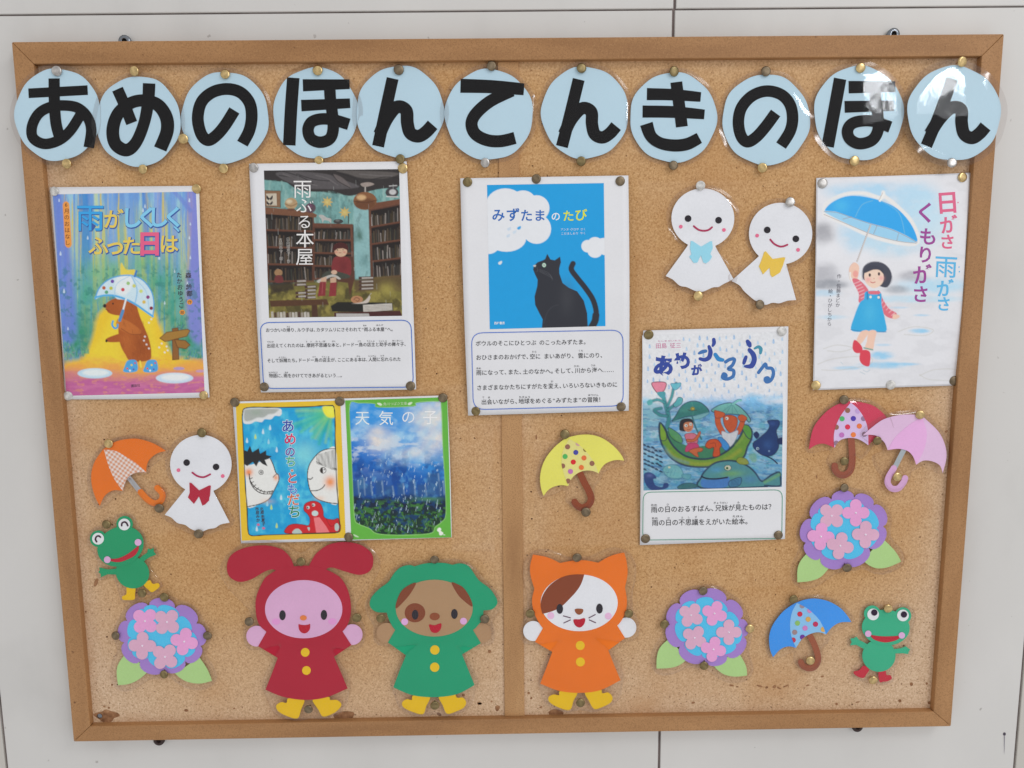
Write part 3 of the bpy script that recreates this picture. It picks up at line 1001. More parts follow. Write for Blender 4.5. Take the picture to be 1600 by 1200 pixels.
# yellow leaf cap behind the umbrella
A.poly([(420, 455), (445, 490), (490, 492), (470, 540), (425, 540), (415, 500)], (232, 205, 70), 6, 0.9)
# bear
BR = (164, 84, 34); BD = (122, 58, 24); BL = (190, 108, 48)
A.poly([(350, 855), (340, 848), (352, 836), (400, 818), (430, 815), (430, 850), (400, 858), (360, 858)], BR, 4)
A.poly([(410, 640), (450, 618), (488, 640), (500, 680), (515, 730), (540, 790), (562, 850), (572, 910), (560, 950), (470, 955), (440, 920), (415, 870), (405, 800), (410, 740)], BR, 5)
A.poly([(340, 668), (372, 642), (420, 632), (470, 645), (485, 690), (460, 720), (400, 722), (360, 712), (345, 695)], BR, 4)
A.poly([(415, 735), (470, 760), (520, 800), (505, 822), (450, 812), (400, 785), (395, 755)], BL, 6, 0.85)
A.line([(420, 790), (470, 818), (520, 818)], BD, 5, 4, 0.7)
A.poly([(470, 640), (490, 620), (515, 625), (512, 650), (490, 660)], (215, 150, 60), 4)
A.blob(520, 880, 45, 90, BD, 0.35); A.blob(450, 860, 40, 80, BL, 0.4); A.blob(430, 670, 40, 30, BL, 0.3)
rr = random.Random(2)
for _ in range(90):
    x = rr.uniform(415, 560); y = rr.uniform(650, 945)
    if y < 730 and x > 500: continue
    A.line([(x, y), (x + 4, y + 16)], rr.choice([BD, BL, (176, 96, 40)]), 3, 3, 0.35)
A.ell(336, 674, 8, 10, (50, 34, 36)); A.ell(378, 663, 4, 5, (40, 28, 28)); A.line([(340, 690), (360, 700)], BD, 3, 3)
A.ell(345, 852, 6, 7, (60, 36, 26))
for bx in ((430, 1000), (532, 1000)):
    x, y = bx
    A.poly([(x + 22, y - 48), (x + 60, y - 52), (x + 72, y - 30), (x + 70, y + 4), (x + 30, y + 12), (x, y + 6), (x + 6, y - 16)], (78, 160, 214), 4, 1, True)
    for dx, dy, c in ((20, -8, (220, 90, 80)), (42, -26, (230, 205, 80)), (52, -4, (90, 90, 180)), (34, 2, (240, 240, 240)), (60, -36, (200, 80, 120))): A.ell(x + dx, y + dy, 5, 5, c)
A.line([(515, 955), (520, 985)], (240, 210, 80), 8, 4)
# umbrella
A.poly([(288, 640), (305, 590), (345, 548), (400, 525), (470, 520), (530, 545), (572, 600), (585, 660), (580, 730), (550, 705), (520, 690), (495, 668), (450, 645), (400, 640), (380, 620), (350, 625), (320, 625)], (198, 220, 236), 4)
A.poly([(400, 530), (470, 522), (480, 560), (440, 620), (390, 600)], (226, 234, 236), 12, 0.8)
A.line([(288, 640), (305, 590), (345, 548), (400, 525), (470, 520), (530, 545), (572, 600), (585, 660), (580, 730)], (84, 160, 214), 6, 4)
A.line([(288, 632), (330, 622), (380, 622), (440, 640), (495, 668), (540, 700), (580, 728)], (84, 170, 220), 10, 5)
A.line([(470, 520), (400, 560), (385, 620)], (150, 190, 220), 4, 4, 0.7); A.line([(470, 520), (500, 590), (490, 660)], (120, 180, 220), 6, 5, 0.8); A.line([(470, 520), (545, 600), (560, 700)], (150, 195, 225), 4, 4, 0.7)
for x, y, c in ((375, 550, (110, 70, 160)), (368, 585, (190, 190, 70)), (332, 583, (180, 90, 60)), (428, 592, (200, 70, 80)), (485, 573, (200, 200, 110)), (455, 560, (150, 190, 120)), (555, 630, (140, 60, 120)), (572, 686, (130, 40, 60)), (520, 600, (200, 210, 120)), (535, 655, (210, 180, 90)), (345, 605, (90, 160, 120))): A.ell(x, y, 9, 9, c)
A.line([(488, 525), (497, 498)], (60, 120, 190), 10, 4)
A.line([(444, 640), (428, 700)], (222, 226, 226), 9, 3); A.line([(428, 700), (412, 748)], (80, 140, 190), 15, 4)
A.line([(402, 770), (398, 785), (384, 786), (374, 770), (378, 752)], (80, 160, 214), 10, 4)
# signpost
WD = (140, 92, 44)
A.poly([(678, 790), (708, 785), (712, 945), (680, 948)], WD, 4, 1, False, edge=(90, 54, 28))
A.poly([(615, 838), (650, 808), (755, 792), (768, 800), (752, 828), (660, 852), (640, 855)], (160, 118, 52), 4, 1, False, edge=(96, 58, 28))
A.poly([(690, 845), (745, 850), (768, 872), (748, 892), (705, 885)], (150, 104, 48), 4, 1, False, edge=(96, 58, 28))
A.line([(740, 770), (725, 790), (705, 780), (720, 772)], (70, 110, 120), 5, 4, .8)
for x, y in ((650, 880), (625, 865), (640, 910), (560, 760), (572, 742), (535, 850), (548, 870), (560, 890), (540, 830), (655, 900), (612, 885)): A.ell(x, y, 5, 5, (226, 224, 226), 0, 4, .8)
rr = random.Random(8)
for x, y in ((105, 140), (130, 600), (150, 790), (765, 140), (770, 260), (765, 330), (612, 430), (640, 660), (530, 190), (540, 170), (365, 250), (250, 330), (770, 430), (112, 410), (690, 500), (755, 560)): A.drop(x, y, rr.uniform(9, 14), (206, 222, 236), .8)
A.poly(np.vstack([ell(140, 165, 17, 20)[20:], ell(152, 360, 17, 20)[:20]]), (226, 150, 70), 4, 1, False)
A.grain(0.05, 9)
A.build('cover_print', t, zf, ZP)
zt6 = Z(70, 285, 6.154)
mb = MB(zf)
SH = mat((62, 92, 160), .5, .3, 0); YE = mat((222, 196, 92), .5, .3, 0); LB = mat((128, 196, 228), .5, .3, 0); BU = mat((58, 158, 220), .5, .3, 0); PK = mat((222, 96, 134), .5, .3, 0)
for ch, c, em, m_, b_ in (('雨', (437, 345), 45, BU, .010), ('が', (665, 347), 32, YE, .02), ('し', (848, 342), 34, LB, .03), ('く', (980, 335), 34, LB, .03), ('し', (1103, 335), 34, LB, .03), ('く', (1235, 332), 34, LB, .03), ('、', (1330, 388), 34, LB, .0), ('ふ', (515, 608), 32, YE, .02), ('っ', (675, 608), 34, YE, .02), ('た', (835, 608), 31, YE, .02), ('日', (1008, 592), 40, PK, .035), ('は', (1200, 592), 31, YE, .02)):
    c = np.array(zt6(c)); char(mb, ch, c + [0.9, 1.1], em, SH, ZT, 0, b_ + (.004 if ch == '雨' else .024)); char(mb, ch, c, em, m_, ZT2, 0, b_)
mb.build('title_lettering', t)
mb = MB(zf); K = mat((66, 62, 72), .5, .3, 0)
m4 = MB(zf); vtext(m4, '6月のおはなし', zt6((205, 215)), zt6((222, 580)), 8.5, mat((120, 70, 50), .5, .3, 0), ZT); m4.build('series_lettering', t)
vtext(mb, '森', zc((760, 520)), zc((760, 520)), 9.5, K, ZT, .02); vtext(mb, '絵都', zc((763, 578)), zc((765, 611)), 9.5, K, ZT, .02)
vtext(mb, 'たかおゆうこ', zc((713, 518)), zc((724, 672)), 9, K, ZT, .015)
for c, ch in (((767, 655), '作'), ((729, 707), '絵')):
    m2 = MB(zf); m2.poly(ell(*zc(c), 4.2), mat((226, 150, 60), .5, .3, 0), ZT); m2.build('badge', t); char(mb, ch, zc(c), 6, K, ZT2)
m3 = MB(zf); text(m3, '講談社', zc((468, 1080)), zc((516, 1077)), 5.2, K, ZT)
m3.build('publisher_lettering', t); mb.build('author_lettering', t)

# ---- 2: bookshop with rain ----------------------------------------------------------------------
cp = (400, 255, 4.706); zc = Z(*cp); zc1 = Z(380, 240, 3.157)
t, zf = poster('poster of a dim room of bookshelves with a child in red boots',
               zc1([(29, 50), (806, 38), (853, 1163), (87, 1178)]), (0.0045, 0.003, 0.001), 2.2, (-0.5, 1.0, 0, 0.5))
A = Art([(58, 54), (1053, 44), (1074, 1122), (96, 1137)], cp, (52, 40, 34))
A.grain(.2, 40)
A.poly([(55, 120), (300, 150), (480, 210), (700, 240), (900, 190), (1060, 160), (1062, 300), (840, 330), (860, 860), (720, 860), (720, 450), (400, 450), (55, 330)], (112, 176, 172), 8, 1, False)
A.wash((150, 200, 190), 30, 90, 3, .5, .66, .6); A.wash((70, 120, 120), 40, 60, 6, .55, .7, .5)
A.poly([(715, 240), (840, 230), (850, 830), (730, 850)], (142, 198, 200), 14, .8, False)
A.wash((78, 116, 108), 26, 70, 13, .58, .7, .4)
A.blob(760, 530, 30, 50, (60, 110, 90), .8); A.blob(800, 720, 45, 60, (60, 120, 120), .5)
# dark ceiling and drapery
A.poly([(50, 40), (1060, 40), (1060, 165), (900, 190), (800, 215), (680, 240), (560, 205), (430, 210), (300, 190), (200, 130), (55, 118)], (56, 50, 50), 8, 1, True)
A.poly([(150, 70), (300, 60), (520, 80), (600, 110), (760, 170), (640, 190), (500, 190), (380, 185), (260, 150), (180, 110)], (96, 90, 92), 10, .95)
A.poly([(570, 80), (640, 110), (700, 180), (620, 150), (580, 110)], (118, 106, 104), 8, .8)
A.poly([(600, 55), (900, 60), (1050, 75), (960, 110), (780, 110), (680, 80)], (106, 98, 94), 10, .8)
for l in ([(170, 90), (280, 110), (400, 175)], [(300, 80), (430, 120), (540, 130)], [(560, 75), (600, 130), (690, 180)], [(600, 70), (720, 110), (780, 165)], [(850, 120), (960, 100), (1050, 110)], [(200, 60), (330, 100), (420, 150)]): A.line(l, (44, 40, 42), 7, 6, .8)
for l in ([(200, 80), (330, 130), (450, 165)], [(440, 90), (520, 110), (600, 160)], [(760, 80), (880, 90), (1000, 95)]): A.line(l, (132, 124, 124), 6, 8, .6)
SW = (104, 58, 36); DK = (38, 30, 28)


def shelf(q, rows, seed, lean=0):
    A.poly(q, DK, 5, 1, False); A.poly(q, SW, 6, .0, False, edge=SW, ew=16)
    q = np.asarray(q, float); r = random.Random(seed)
    for k in range(rows):
        t0 = (k + .02) / rows; t1 = (k + 1) / rows
        a = q[0] + (q[3] - q[0]) * t0; b = q[1] + (q[2] - q[1]) * t0; c = q[0] + (q[3] - q[0]) * t1; d = q[1] + (q[2] - q[1]) * t1
        s = .02
        while s < .96:
            w_ = r.uniform(.018, .034); h_ = r.uniform(.55, .85)
            p = c + (d - c) * s; p2 = c + (d - c) * (s + w_); up = (a - c) * h_; sl = r.uniform(-.02, .03) * (d - c)
            col = r.choice([(66, 56, 44), (54, 48, 44), (84, 66, 48), (60, 64, 54), (46, 40, 38), (92, 70, 52), (70, 70, 66), (58, 46, 40), (104, 84, 56), (76, 62, 34), (110, 98, 88)])
            A.poly([p, p2, p2 + up + sl, p + up + sl], col, 4, .85, False)
            if r.random() < .10: A.line([p + up * .1 + sl * .1, p + up + sl], (178, 164, 156), 6, 4, .75)
            s += w_ + .002
        A.line([c, d], SW, 14, 6, 1, False); A.line([c - [0, 3], d - [0, 3]], (136, 78, 46), 4, 4, .7, False)


shelf([(62, 365), (420, 380), (420, 870), (92, 870)], 4, 1)
A.poly([(55, 320), (300, 345), (410, 360), (450, 380), (440, 400), (60, 372)], (134, 82, 48), 6, 1, False)
shelf([(425, 470), (705, 470), (720, 860), (425, 850)], 4, 4)
A.poly([(418, 440), (712, 448), (712, 470), (418, 466)], (118, 66, 42), 5, 1, False)
shelf([(836, 345), (1062, 300), (1074, 830), (850, 850)], 4, 7)
A.poly([(820, 300), (1062, 262), (1062, 298), (836, 345)], (126, 72, 42), 5, 1, False)
A.line([(836, 340), (852, 830)], (112, 64, 40), 16, 5); A.line([(700, 470), (716, 860)], (120, 70, 44), 14, 5)
# butterfly frame, globe, stars, ornaments
A.poly([(62, 200), (180, 205), (180, 325), (66, 318)], (150, 106, 66), 4, 1, False, edge=(84, 54, 34)); A.poly([(74, 224), (150, 222), (154, 312), (78, 310)], (212, 198, 172), 4, 1, False)
for y, s_ in ((258, 1), (296, .8)):
    A.poly([(100, y), (80, y - 22 * s_), (78, y), (92, y + 14 * s_), (100, y + 6), (108, y + 14 * s_), (122, y), (120, y - 22 * s_)], (52, 44, 48), 4)
A.ell(258, 296, 46, 42, (196, 158, 104)); A.ell(245, 282, 22, 14, (226, 204, 160), 0, 12); A.line([(215, 300), (258, 315), (302, 296)], (150, 110, 64), 8, 6, .8); A.poly([(230, 335), (285, 335), (275, 350), (240, 350)], (120, 70, 44), 4)
for cx0, cy0, r_ in ((524, 286, 44), (652, 362, 44)):
    pts = [(cx0 + (r_ if k % 2 == 0 else r_ * .5) * math.cos(k * math.pi / 8), cy0 + (r_ if k % 2 == 0 else r_ * .5) * math.sin(k * math.pi / 8)) for k in range(16)]
    A.poly(pts, (222, 184, 74), 5, 1, False); A.blob(cx0, cy0, 18, 18, (238, 214, 120), .7)
A.poly([(460, 385), (490, 380), (520, 400), (552, 410), (550, 440), (535, 425), (500, 420), (490, 440), (480, 410)], (196, 190, 184), 4, .95)
A.ell(605, 428, 36, 17, (66, 64, 64)); A.ell(600, 422, 16, 7, (112, 110, 108), 0, 5); A.line([(680, 375), (680, 440)], (60, 48, 40), 8, 4)
A.ell(400, 330, 40, 36, (96, 50, 70), 0, 8, .9); A.blob(395, 315, 20, 16, (140, 60, 120), .7)
# lamp
A.line([(803, 150), (803, 215)], (190, 180, 170), 10, 4); A.poly([(770, 150), (830, 140), (870, 155), (820, 172), (785, 172)], (168, 150, 140), 5)
A.ell(802, 277, 86, 66, (150, 92, 40)); A.ell(802, 300, 78, 40, (112, 62, 26), 0, 20, .8); A.ell(775, 252, 34, 20, (226, 176, 110), 0, 16); A.line([(716, 278), (800, 290), (888, 272)], (92, 50, 24), 5, 4)
A.ell(1000, 215, 48, 36, (72, 66, 70)); A.ell(1005, 212, 26, 20, (206, 204, 204), 0, 8); A.poly([(975, 165), (1040, 160), (1035, 185), (985, 185)], (70, 66, 70), 4); A.line([(980, 168), (1035, 164)], (210, 208, 206), 6, 4); A.line([(960, 245), (1045, 248)], (214, 210, 206), 8, 5)
# floor
A.poly([(95, 900), (300, 880), (480, 870), (720, 860), (900, 840), (1075, 830), (1078, 1130), (95, 1140)], (128, 116, 32), 24, 1, False)
A.wash((164, 148, 40), 50, 40, 21, .45, .62, .9, y0=890); A.wash((70, 60, 28), 60, 70, 22, .5, .66, .75, y0=890)
A.poly([(720, 860), (860, 850), (1075, 820), (1075, 940), (900, 940), (730, 950)], (92, 60, 44), 20, .7, False); A.blob(960, 930, 70, 60, (186, 170, 44), .8)
A.poly([(100, 880), (270, 870), (280, 930), (110, 960)], (56, 42, 34), 14, .8, False)
for x, y, n_, w_ in ((325, 868, 2, 90), (400, 910, 4, 84), (330, 955, 2, 80), (810, 845, 4, 110)):
    for k in range(n_):
        A.poly([(x - w_ / 2 + k * 3, y + k * 26 - 10), (x + w_ / 2 - k * 2, y + k * 26 - 14), (x + w_ / 2, y + k * 26 + 8), (x - w_ / 2, y + k * 26 + 10)], (84, 52, 44), 4, 1, False)
        A.poly([(x - w_ / 2 + 22, y + k * 26 - 6), (x + w_ / 2 - 4, y + k * 26 - 9), (x + w_ / 2 - 3, y + k * 26 + 3), (x - w_ / 2 + 22, y + k * 26 + 6)], (190, 180, 168), 4, .9, False)
# toy, chair, child
A.ell(165, 805, 30, 26, (176, 128, 76)); A.poly([(145, 828), (190, 828), (198, 875), (140, 875)], (126, 44, 44), 4)
A.poly([(600, 690), (716, 680), (722, 860), (690, 980), (676, 880), (600, 870), (590, 960)], (98, 56, 36), 5, 1, False)
A.poly([(570, 700), (620, 685), (680, 695), (700, 740), (690, 830), (600, 835), (556, 790)], (142, 34, 38), 5); A.blob(640, 760, 36, 50, (112, 24, 30), .6)
A.ell(622, 628, 56, 46, (84, 28, 26)); A.ell(624, 650, 46, 38, (226, 180, 140)); A.poly([(568, 640), (575, 600), (620, 582), (668, 600), (677, 640), (662, 634), (640, 626), (600, 628), (582, 642)], (84, 28, 26), 4, 1, False)
A.ell(600, 638, 4, 4, (40, 30, 30)); A.ell(640, 636, 4, 4, (40, 30, 30)); A.blob(590, 655, 12, 9, (222, 120, 96), .8); A.blob(650, 655, 12, 9, (222, 120, 96), .8); A.line([(612, 660), (625, 660)], (150, 60, 50), 4, 3)
A.poly([(500, 810), (560, 790), (680, 820), (680, 845), (600, 850), (490, 850)], (72, 76, 64), 5); A.poly([(455, 860), (560, 818), (620, 845), (610, 855), (555, 835), (470, 880)], (206, 200, 190), 4, .9)
A.poly([(480, 845), (520, 835), (515, 885), (472, 885)], (220, 172, 134), 4, 1, False); A.poly([(545, 845), (590, 835), (588, 890), (548, 885)], (220, 172, 134), 4, 1, False)
A.poly([(470, 872), (516, 872), (510, 975), (455, 978), (460, 940)], (150, 28, 38), 4, 1, False); A.poly([(545, 880), (592, 875), (588, 975), (535, 980), (540, 940)], (156, 28, 38), 4, 1, False); A.line([(490, 880), (486, 960)], (206, 90, 90), 5, 5, .6)
A.ell(575, 802, 22, 16, (226, 180, 146))
# snail on a big book, front table
A.poly([(100, 1010), (520, 1000), (535, 1040), (110, 1056)], (96, 58, 28), 6, 1, False); A.poly([(410, 1040), (450, 1040), (455, 1130), (410, 1130)], (86, 52, 30), 6, 1, False)
A.poly([(550, 1050), (600, 1020), (1000, 1025), (1010, 1085), (790, 1095), (560, 1090)], (36, 36, 30), 6, 1, False); A.poly([(786, 1042), (1000, 1030), (1003, 1080), (790, 1095)], (204, 196, 184), 4, 1, False)
for y in (1052, 1064, 1076): A.line([(800, y + 4), (995, y - 6)], (150, 140, 130), 3, 3, .7)
A.poly([(575, 1098), (1060, 1085), (1076, 1125), (575, 1135)], (84, 34, 32), 5, 1, False); A.poly([(590, 1105), (830, 1106), (835, 1126), (590, 1130)], (190, 186, 182), 4, 1, False)
A.ell(742, 1003, 44, 28, (200, 132, 76)); A.line([(720, 1005), (735, 988), (760, 998), (750, 1015), (735, 1010)], (132, 74, 44), 5, 4); A.poly([(760, 1025), (800, 1010), (835, 975), (838, 1000), (810, 1030), (700, 1032)], (212, 196, 182), 4); A.line([(825, 985), (848, 955)], (190, 180, 170), 4, 3)
x = 110
for k in range(13):
    A.poly([(x, 1092 + (k * 7) % 9), (x + 17, 1090 + (k * 5) % 9), (x + 20, 1137), (x + 2, 1137)], [(196, 186, 172), (90, 60, 50), (170, 156, 140), (206, 198, 186)][k % 4], 4, .95, False); x += 22
rr = random.Random(4)
for _ in range(46):
    x = rr.uniform(100, 1050); y = rr.uniform(80, 1080); A.line([(x, y), (x + 1, y + rr.uniform(14, 46))], (196, 204, 200), 3, 3, rr.uniform(.2, .5))
A.grain(.12, 14)
g_ = A.C.mean(1, keepdims=True); A.C = (A.C * .78 + g_ * .22) * .80
A.build('cover_print', t, zf, ZP)
mb = MB(zf); Wt = mat((226, 224, 222), .5, .3, 0)
for ch, c, em in (('雨', (342, 192), 31), ('ふ', (352, 312), 26), ('る', (355, 432), 24), ('本', (360, 555), 30), ('屋', (357, 690), 29)): char(mb, ch, zc(c), em, Wt, ZT, 0, 0)
for a, b in (((398, 283), (404, 296)), ((414, 278), (420, 291))): mb.rib(zc([a, b]), 1.2, Wt, ZT, smooth=False)
mb.build('title_lettering', t)
mb = MB(zf); G = mat((170, 166, 162), .5, .3, 0)
vtext(mb, '日向理恵子 作', zc((236, 560)), zc((240, 720)), 6.2, G, ZT); vtext(mb, '吉田尚令 絵', zc((180, 565)), zc((186, 700)), 6.2, G, ZT)
mb.build('author_lettering', t)
zk = Z(400, 495, 6.275)
caption_box(t, zf, zk, [(38, 58), (1520, 32), (1545, 690), (75, 705)], 95, (70, 110, 190), 1.35)
caption(t, zf, zk, [('おつかいの帰り、ルウ子は、カタツムリにさそわれて“雨ふる本屋”へ。', (95, 131), (1350, 122)), ('出迎えてくれたのは、摩訶不思議な本と、ドードー鳥の店主と助手の舞々子、', (105, 284), (1478, 268)),
                    ('そして妖精たち。ドードー鳥の店主が、ここにある本は、人間に忘れられた', (108, 430), (1422, 415)), ('物語に、雨をかけてできあがるという…。', (126, 578), (852, 575))], 7.0,
        [('かえ', (318, 97), 34), ('あめ', (1066, 85), 36), ('ほんや', (1212, 82), 72), ('でむか', (140, 246), 70), ('ま', (497, 243), 14), ('か', (540, 243), 14), ('ふしぎ', (630, 242), 110), ('ほん', (762, 240), 36), ('どり', (1014, 240), 36), ('てんしゅ', (1124, 238), 82), ('じょしゅ', (1244, 236), 80), ('まいまいこ', (1388, 234), 110), ('ようせい', (258, 397), 76), ('どり', (570, 392), 36), ('てんしゅ', (682, 392), 80), ('ほん', (1004, 386), 36), ('にんげん', (1140, 384), 78), ('わす', (1240, 382), 40), ('ものがたり', (168, 546), 92), ('あめ', (298, 546), 36)], 3.0)

# ---- 3: black cat and clouds ----------------------------------------------------------------------
cp = (710, 265, 3.076); zc = Z(*cp)
t, zf = poster('poster of a black cat looking up at white clouds on bright blue',
               zc([(28, 42), (836, 28), (838, 1159), (66, 1182)]), (0.0048, 0.003, 0.0015), 3.1, (-1.0, 1.5, 0, 0))
BLU = (24, 152, 214); CW = (220, 222, 226)
A = Art([(157, 74), (718, 65), (726, 752), (170, 767)], cp, BLU)
for cx0, cy0, rx, ry in ((245, 165, 92, 75), (330, 150, 60, 50), (395, 185, 62, 62), (200, 250, 110, 100), (300, 250, 120, 90), (250, 330, 95, 65), (395, 285, 70, 72), (165, 340, 60, 66), (180, 180, 60, 40)): A.ell(cx0, cy0, rx, ry, CW)
for cx0, cy0, rx, ry in ((640, 368, 30, 30), (676, 352, 34, 28), (710, 366, 34, 36), (676, 392, 36, 32), (730, 380, 40, 32), (720, 350, 30, 22)): A.ell(cx0, cy0, rx, ry, CW)
CB = (44, 46, 54)
A.line([(660, 755), (682, 700), (668, 630), (630, 570), (590, 520), (562, 480), (570, 452)], CB, 26, 4); A.line([(655, 765), (675, 730), (680, 700)], CB, 34, 4)
A.poly([(420, 770), (424, 720), (408, 690), (388, 650), (385, 610), (398, 560), (400, 530), (388, 505), (378, 480), (382, 462), (400, 445), (425, 436), (436, 430), (446, 405), (462, 432), (482, 436), (508, 418), (512, 445), (504, 475), (505, 500), (520, 545), (550, 568), (590, 585), (622, 630), (638, 690), (642, 770)], CB, 3, 1, False)
A.blob(540, 620, 40, 90, (64, 66, 72), .5)
A.ell(431, 459, 9, 10, (170, 214, 190)); A.ell(431, 459, 5.5, 6.5, (226, 236, 226)); A.ell(431, 459, 3, 5, (30, 50, 40), 0, 2)
A.poly([(378, 462), (392, 458), (388, 468)], (200, 196, 186), 3)
for k in range(3): A.line([(410, 480 + k * 5), (450 + k * 8, 495 + k * 12), (470, 520 + k * 6)], (96, 98, 104), 2, 2, .5)
A.line([(396, 470), (402, 486), (392, 490)], (90, 92, 98), 2, 2, .7)
A.line([(430, 740), (445, 690), (470, 660), (500, 650)], (74, 76, 84), 3, 3, .4)
for x, y, c in ((310, 280, (58, 160, 220)), (262, 285, (196, 210, 224)), (288, 300, (200, 214, 226)), (258, 318, (196, 210, 224)), (219, 448, (214, 220, 222))):
    A.poly([(x + 9, y - 9), (x + 8, y + 3), (x - 1, y + 9), (x - 8, y + 5), (x - 6, y - 3)], c, 3)
A.grain(.02, 20)
A.build('cover_print', t, zf, ZP)
mb = MB(zf); TB = mat((46, 100, 176), .5, .3, 0); TY = mat((212, 218, 60), .5, .3, 0); TW = mat((222, 226, 230), .5, .3, 0)
for ch, x, y, em, m_ in (('み', 212, 220, 21, TB), ('ず', 282, 216, 22, TB), ('た', 347, 220, 20, TB), ('ま', 412, 220, 19.5, TB), ('の', 487, 226, 15, TW), ('た', 548, 222, 18.5, TY), ('び', 610, 217, 20, TY)): char(mb, ch, zc((x, y)), em, m_, ZT, 0, .016)
mb.build('title_lettering', t)
mb = MB(zf)
text(mb, 'アンヌ・クロザ さく', zc((510, 288)), zc((632, 286)), 4.4, TW, ZT); text(mb, 'こだましおり やく', zc((512, 308)), zc((632, 305)), 4.4, TW, ZT); m3 = MB(zf); text(m3, '西村書店', zc((191, 738)), zc((242, 737)), 4.6, TW, ZT, .02)
m3.build('publisher_lettering', t); mb.build('author_lettering', t)
zk = Z(725, 510, 6.038)
caption_box(t, zf, zk, [(70, 62), (1500, 34), (1503, 750), (88, 786)], 110, (76, 112, 196), 1.25)
caption(t, zf, zk, [('ボウルのそこにひとつぶ のこったみずたま。', (108, 162), (1160, 146)), ('おひさまのおかげで、空に まいあがり、 雲にのり、', (112, 294), (1318, 272)), ('雨になって、また、土のなかへ。そして、川から海へ……', (114, 438), (1418, 408)),
                    ('さまざまなかたちにすがたを変え、いろいろないきものに', (118, 580), (1450, 548)), ('出会いながら、地球をめぐる“みずたま”の冒険！', (162, 714), (1300, 690))], 8.9,
        [('そら', (662, 240), 46), ('くも', (1102, 229), 46), ('あめ', (138, 396), 46), ('かわ', (1062, 375), 52), ('うみ', (1218, 368), 46), ('か', (830, 519), 24), ('で', (182, 670), 22), ('あ', (236, 670), 22), ('ちきゅう', (572, 667), 110), ('ぼうけん', (1220, 648), 100)], 3.6)

# ---- 4: girl with a blue umbrella -------------------------------------------------------------------
cp = (1260, 260, 3.333); zc = Z(*cp)
t, zf = poster('poster of a girl in a blue pinafore holding up a big blue umbrella',
               zc([(52, 60), (858, 33), (796, 1140), (34, 1165)]), (0.003, 0.0025, 0.002), 4.4, (1.0, -1.5, 0.5, 0), (218, 218, 222))
A = Art([(60, 68), (848, 42), (790, 1132), (42, 1156)], cp, (218, 218, 222))
A.wash((206, 206, 210), 120, 60, 3, .5, .65, .5)
for cx0, cy0, rx, ry, c, a in ((330, 130, 220, 50, (168, 206, 230), .95), (560, 210, 150, 130, (176, 210, 232), .95), (250, 350, 90, 100, (172, 208, 230), .8), (450, 400, 180, 70, (178, 212, 234), .9), (650, 280, 120, 120, (188, 216, 234), .7), (660, 620, 190, 45, (178, 212, 232), .95), (560, 690, 260, 20, (182, 214, 234), .9), (90, 350, 60, 60, (150, 150, 156), .85), (100, 560, 70, 60, (168, 168, 174), .8), (110, 615, 110, 26, (140, 144, 152), .8), (560, 570, 80, 30, (156, 156, 164), .85), (470, 640, 70, 22, (150, 156, 164), .7), (90, 660, 80, 18, (170, 206, 228), .8), (130, 785, 80, 12, (180, 212, 232), .8)):
    A.mix(a * np.clip(np.exp(-(((A.X - cx0) / rx) ** 2 + ((A.Y - cy0) / ry) ** 2) ** 2 * 1.1) * (.3 + 1.3 * A.n(60, 40, 5)), 0, 1), c)
for cx0, cy0, rx, ry in ((190, 250, 90, 60), (130, 440, 90, 70), (300, 470, 60, 60), (560, 480, 70, 40), (690, 500, 80, 60), (640, 560, 60, 24)): A.blob(cx0, cy0, rx, ry, (222, 222, 226), .8)
for cx0, cy0, rx, ry, a in ((590, 857, 50, 12, .9), (390, 985, 60, 22, .9), (400, 1035, 120, 18, .8), (215, 1050, 70, 10, .7), (500, 1030, 80, 8, .8), (600, 775, 40, 6, .6), (400, 930, 40, 7, .6), (480, 735, 50, 6, .4)): A.mix(a * np.clip(np.exp(-(((A.X - cx0) / rx) ** 2 + ((A.Y - cy0) / ry) ** 2) ** 2) * (.4 + 1.1 * A.n(30, 12, 8)), 0, 1), (142, 198, 232))
for q in ([(60, 1030), (150, 1000), (320, 990), (330, 1030), (180, 1060), (80, 1060)], [(590, 1090), (660, 1060), (760, 1055), (790, 1070)], [(90, 950), (160, 930), (240, 945), (180, 965), (110, 960)], [(480, 860), (560, 835), (660, 850), (620, 880), (510, 875)], [(590, 1085), (640, 1110), (740, 1115)]): A.line(q, (190, 188, 180), 4, 5, .6)
# umbrella
HAL = (224, 222, 220)
A.line([(92, 235), (110, 190), (200, 145), (300, 140), (390, 165), (400, 135)], HAL, 20, 8); A.line([(400, 150), (470, 205), (550, 290), (580, 395), (480, 400), (330, 360), (200, 300), (92, 250)], HAL, 20, 8)
UB = (42, 160, 226)
A.poly([(96, 232), (130, 190), (200, 158), (280, 155), (385, 178), (470, 218), (530, 280), (565, 340), (576, 392), (520, 360), (440, 325), (345, 300), (220, 262), (150, 235)], UB, 4)
A.poly([(92, 236), (150, 236), (230, 262), (340, 300), (440, 325), (520, 362), (574, 396), (480, 388), (350, 355), (215, 300)], (150, 200, 228), 4)
A.blob(180, 205, 50, 40, (80, 190, 230), .5)
for l in ([(345, 178), (290, 200), (255, 262)], [(385, 178), (480, 240), (512, 350)]): A.line(l, (110, 180, 215), 4, 4, .8)
for l in ([(92, 236), (160, 240), (240, 268), (345, 302), (440, 328), (520, 364), (576, 396)], [(92, 250), (215, 302), (350, 357), (480, 390), (572, 400)], [(190, 275), (235, 262)], [(350, 352), (368, 308)], [(470, 388), (480, 350)]): A.line(l, (150, 128, 120), 3, 3, .75)
A.line([(383, 178), (402, 140)], (232, 230, 226), 12, 4); A.line([(378, 176), (398, 138)], (170, 150, 140), 2.5, 2.5)
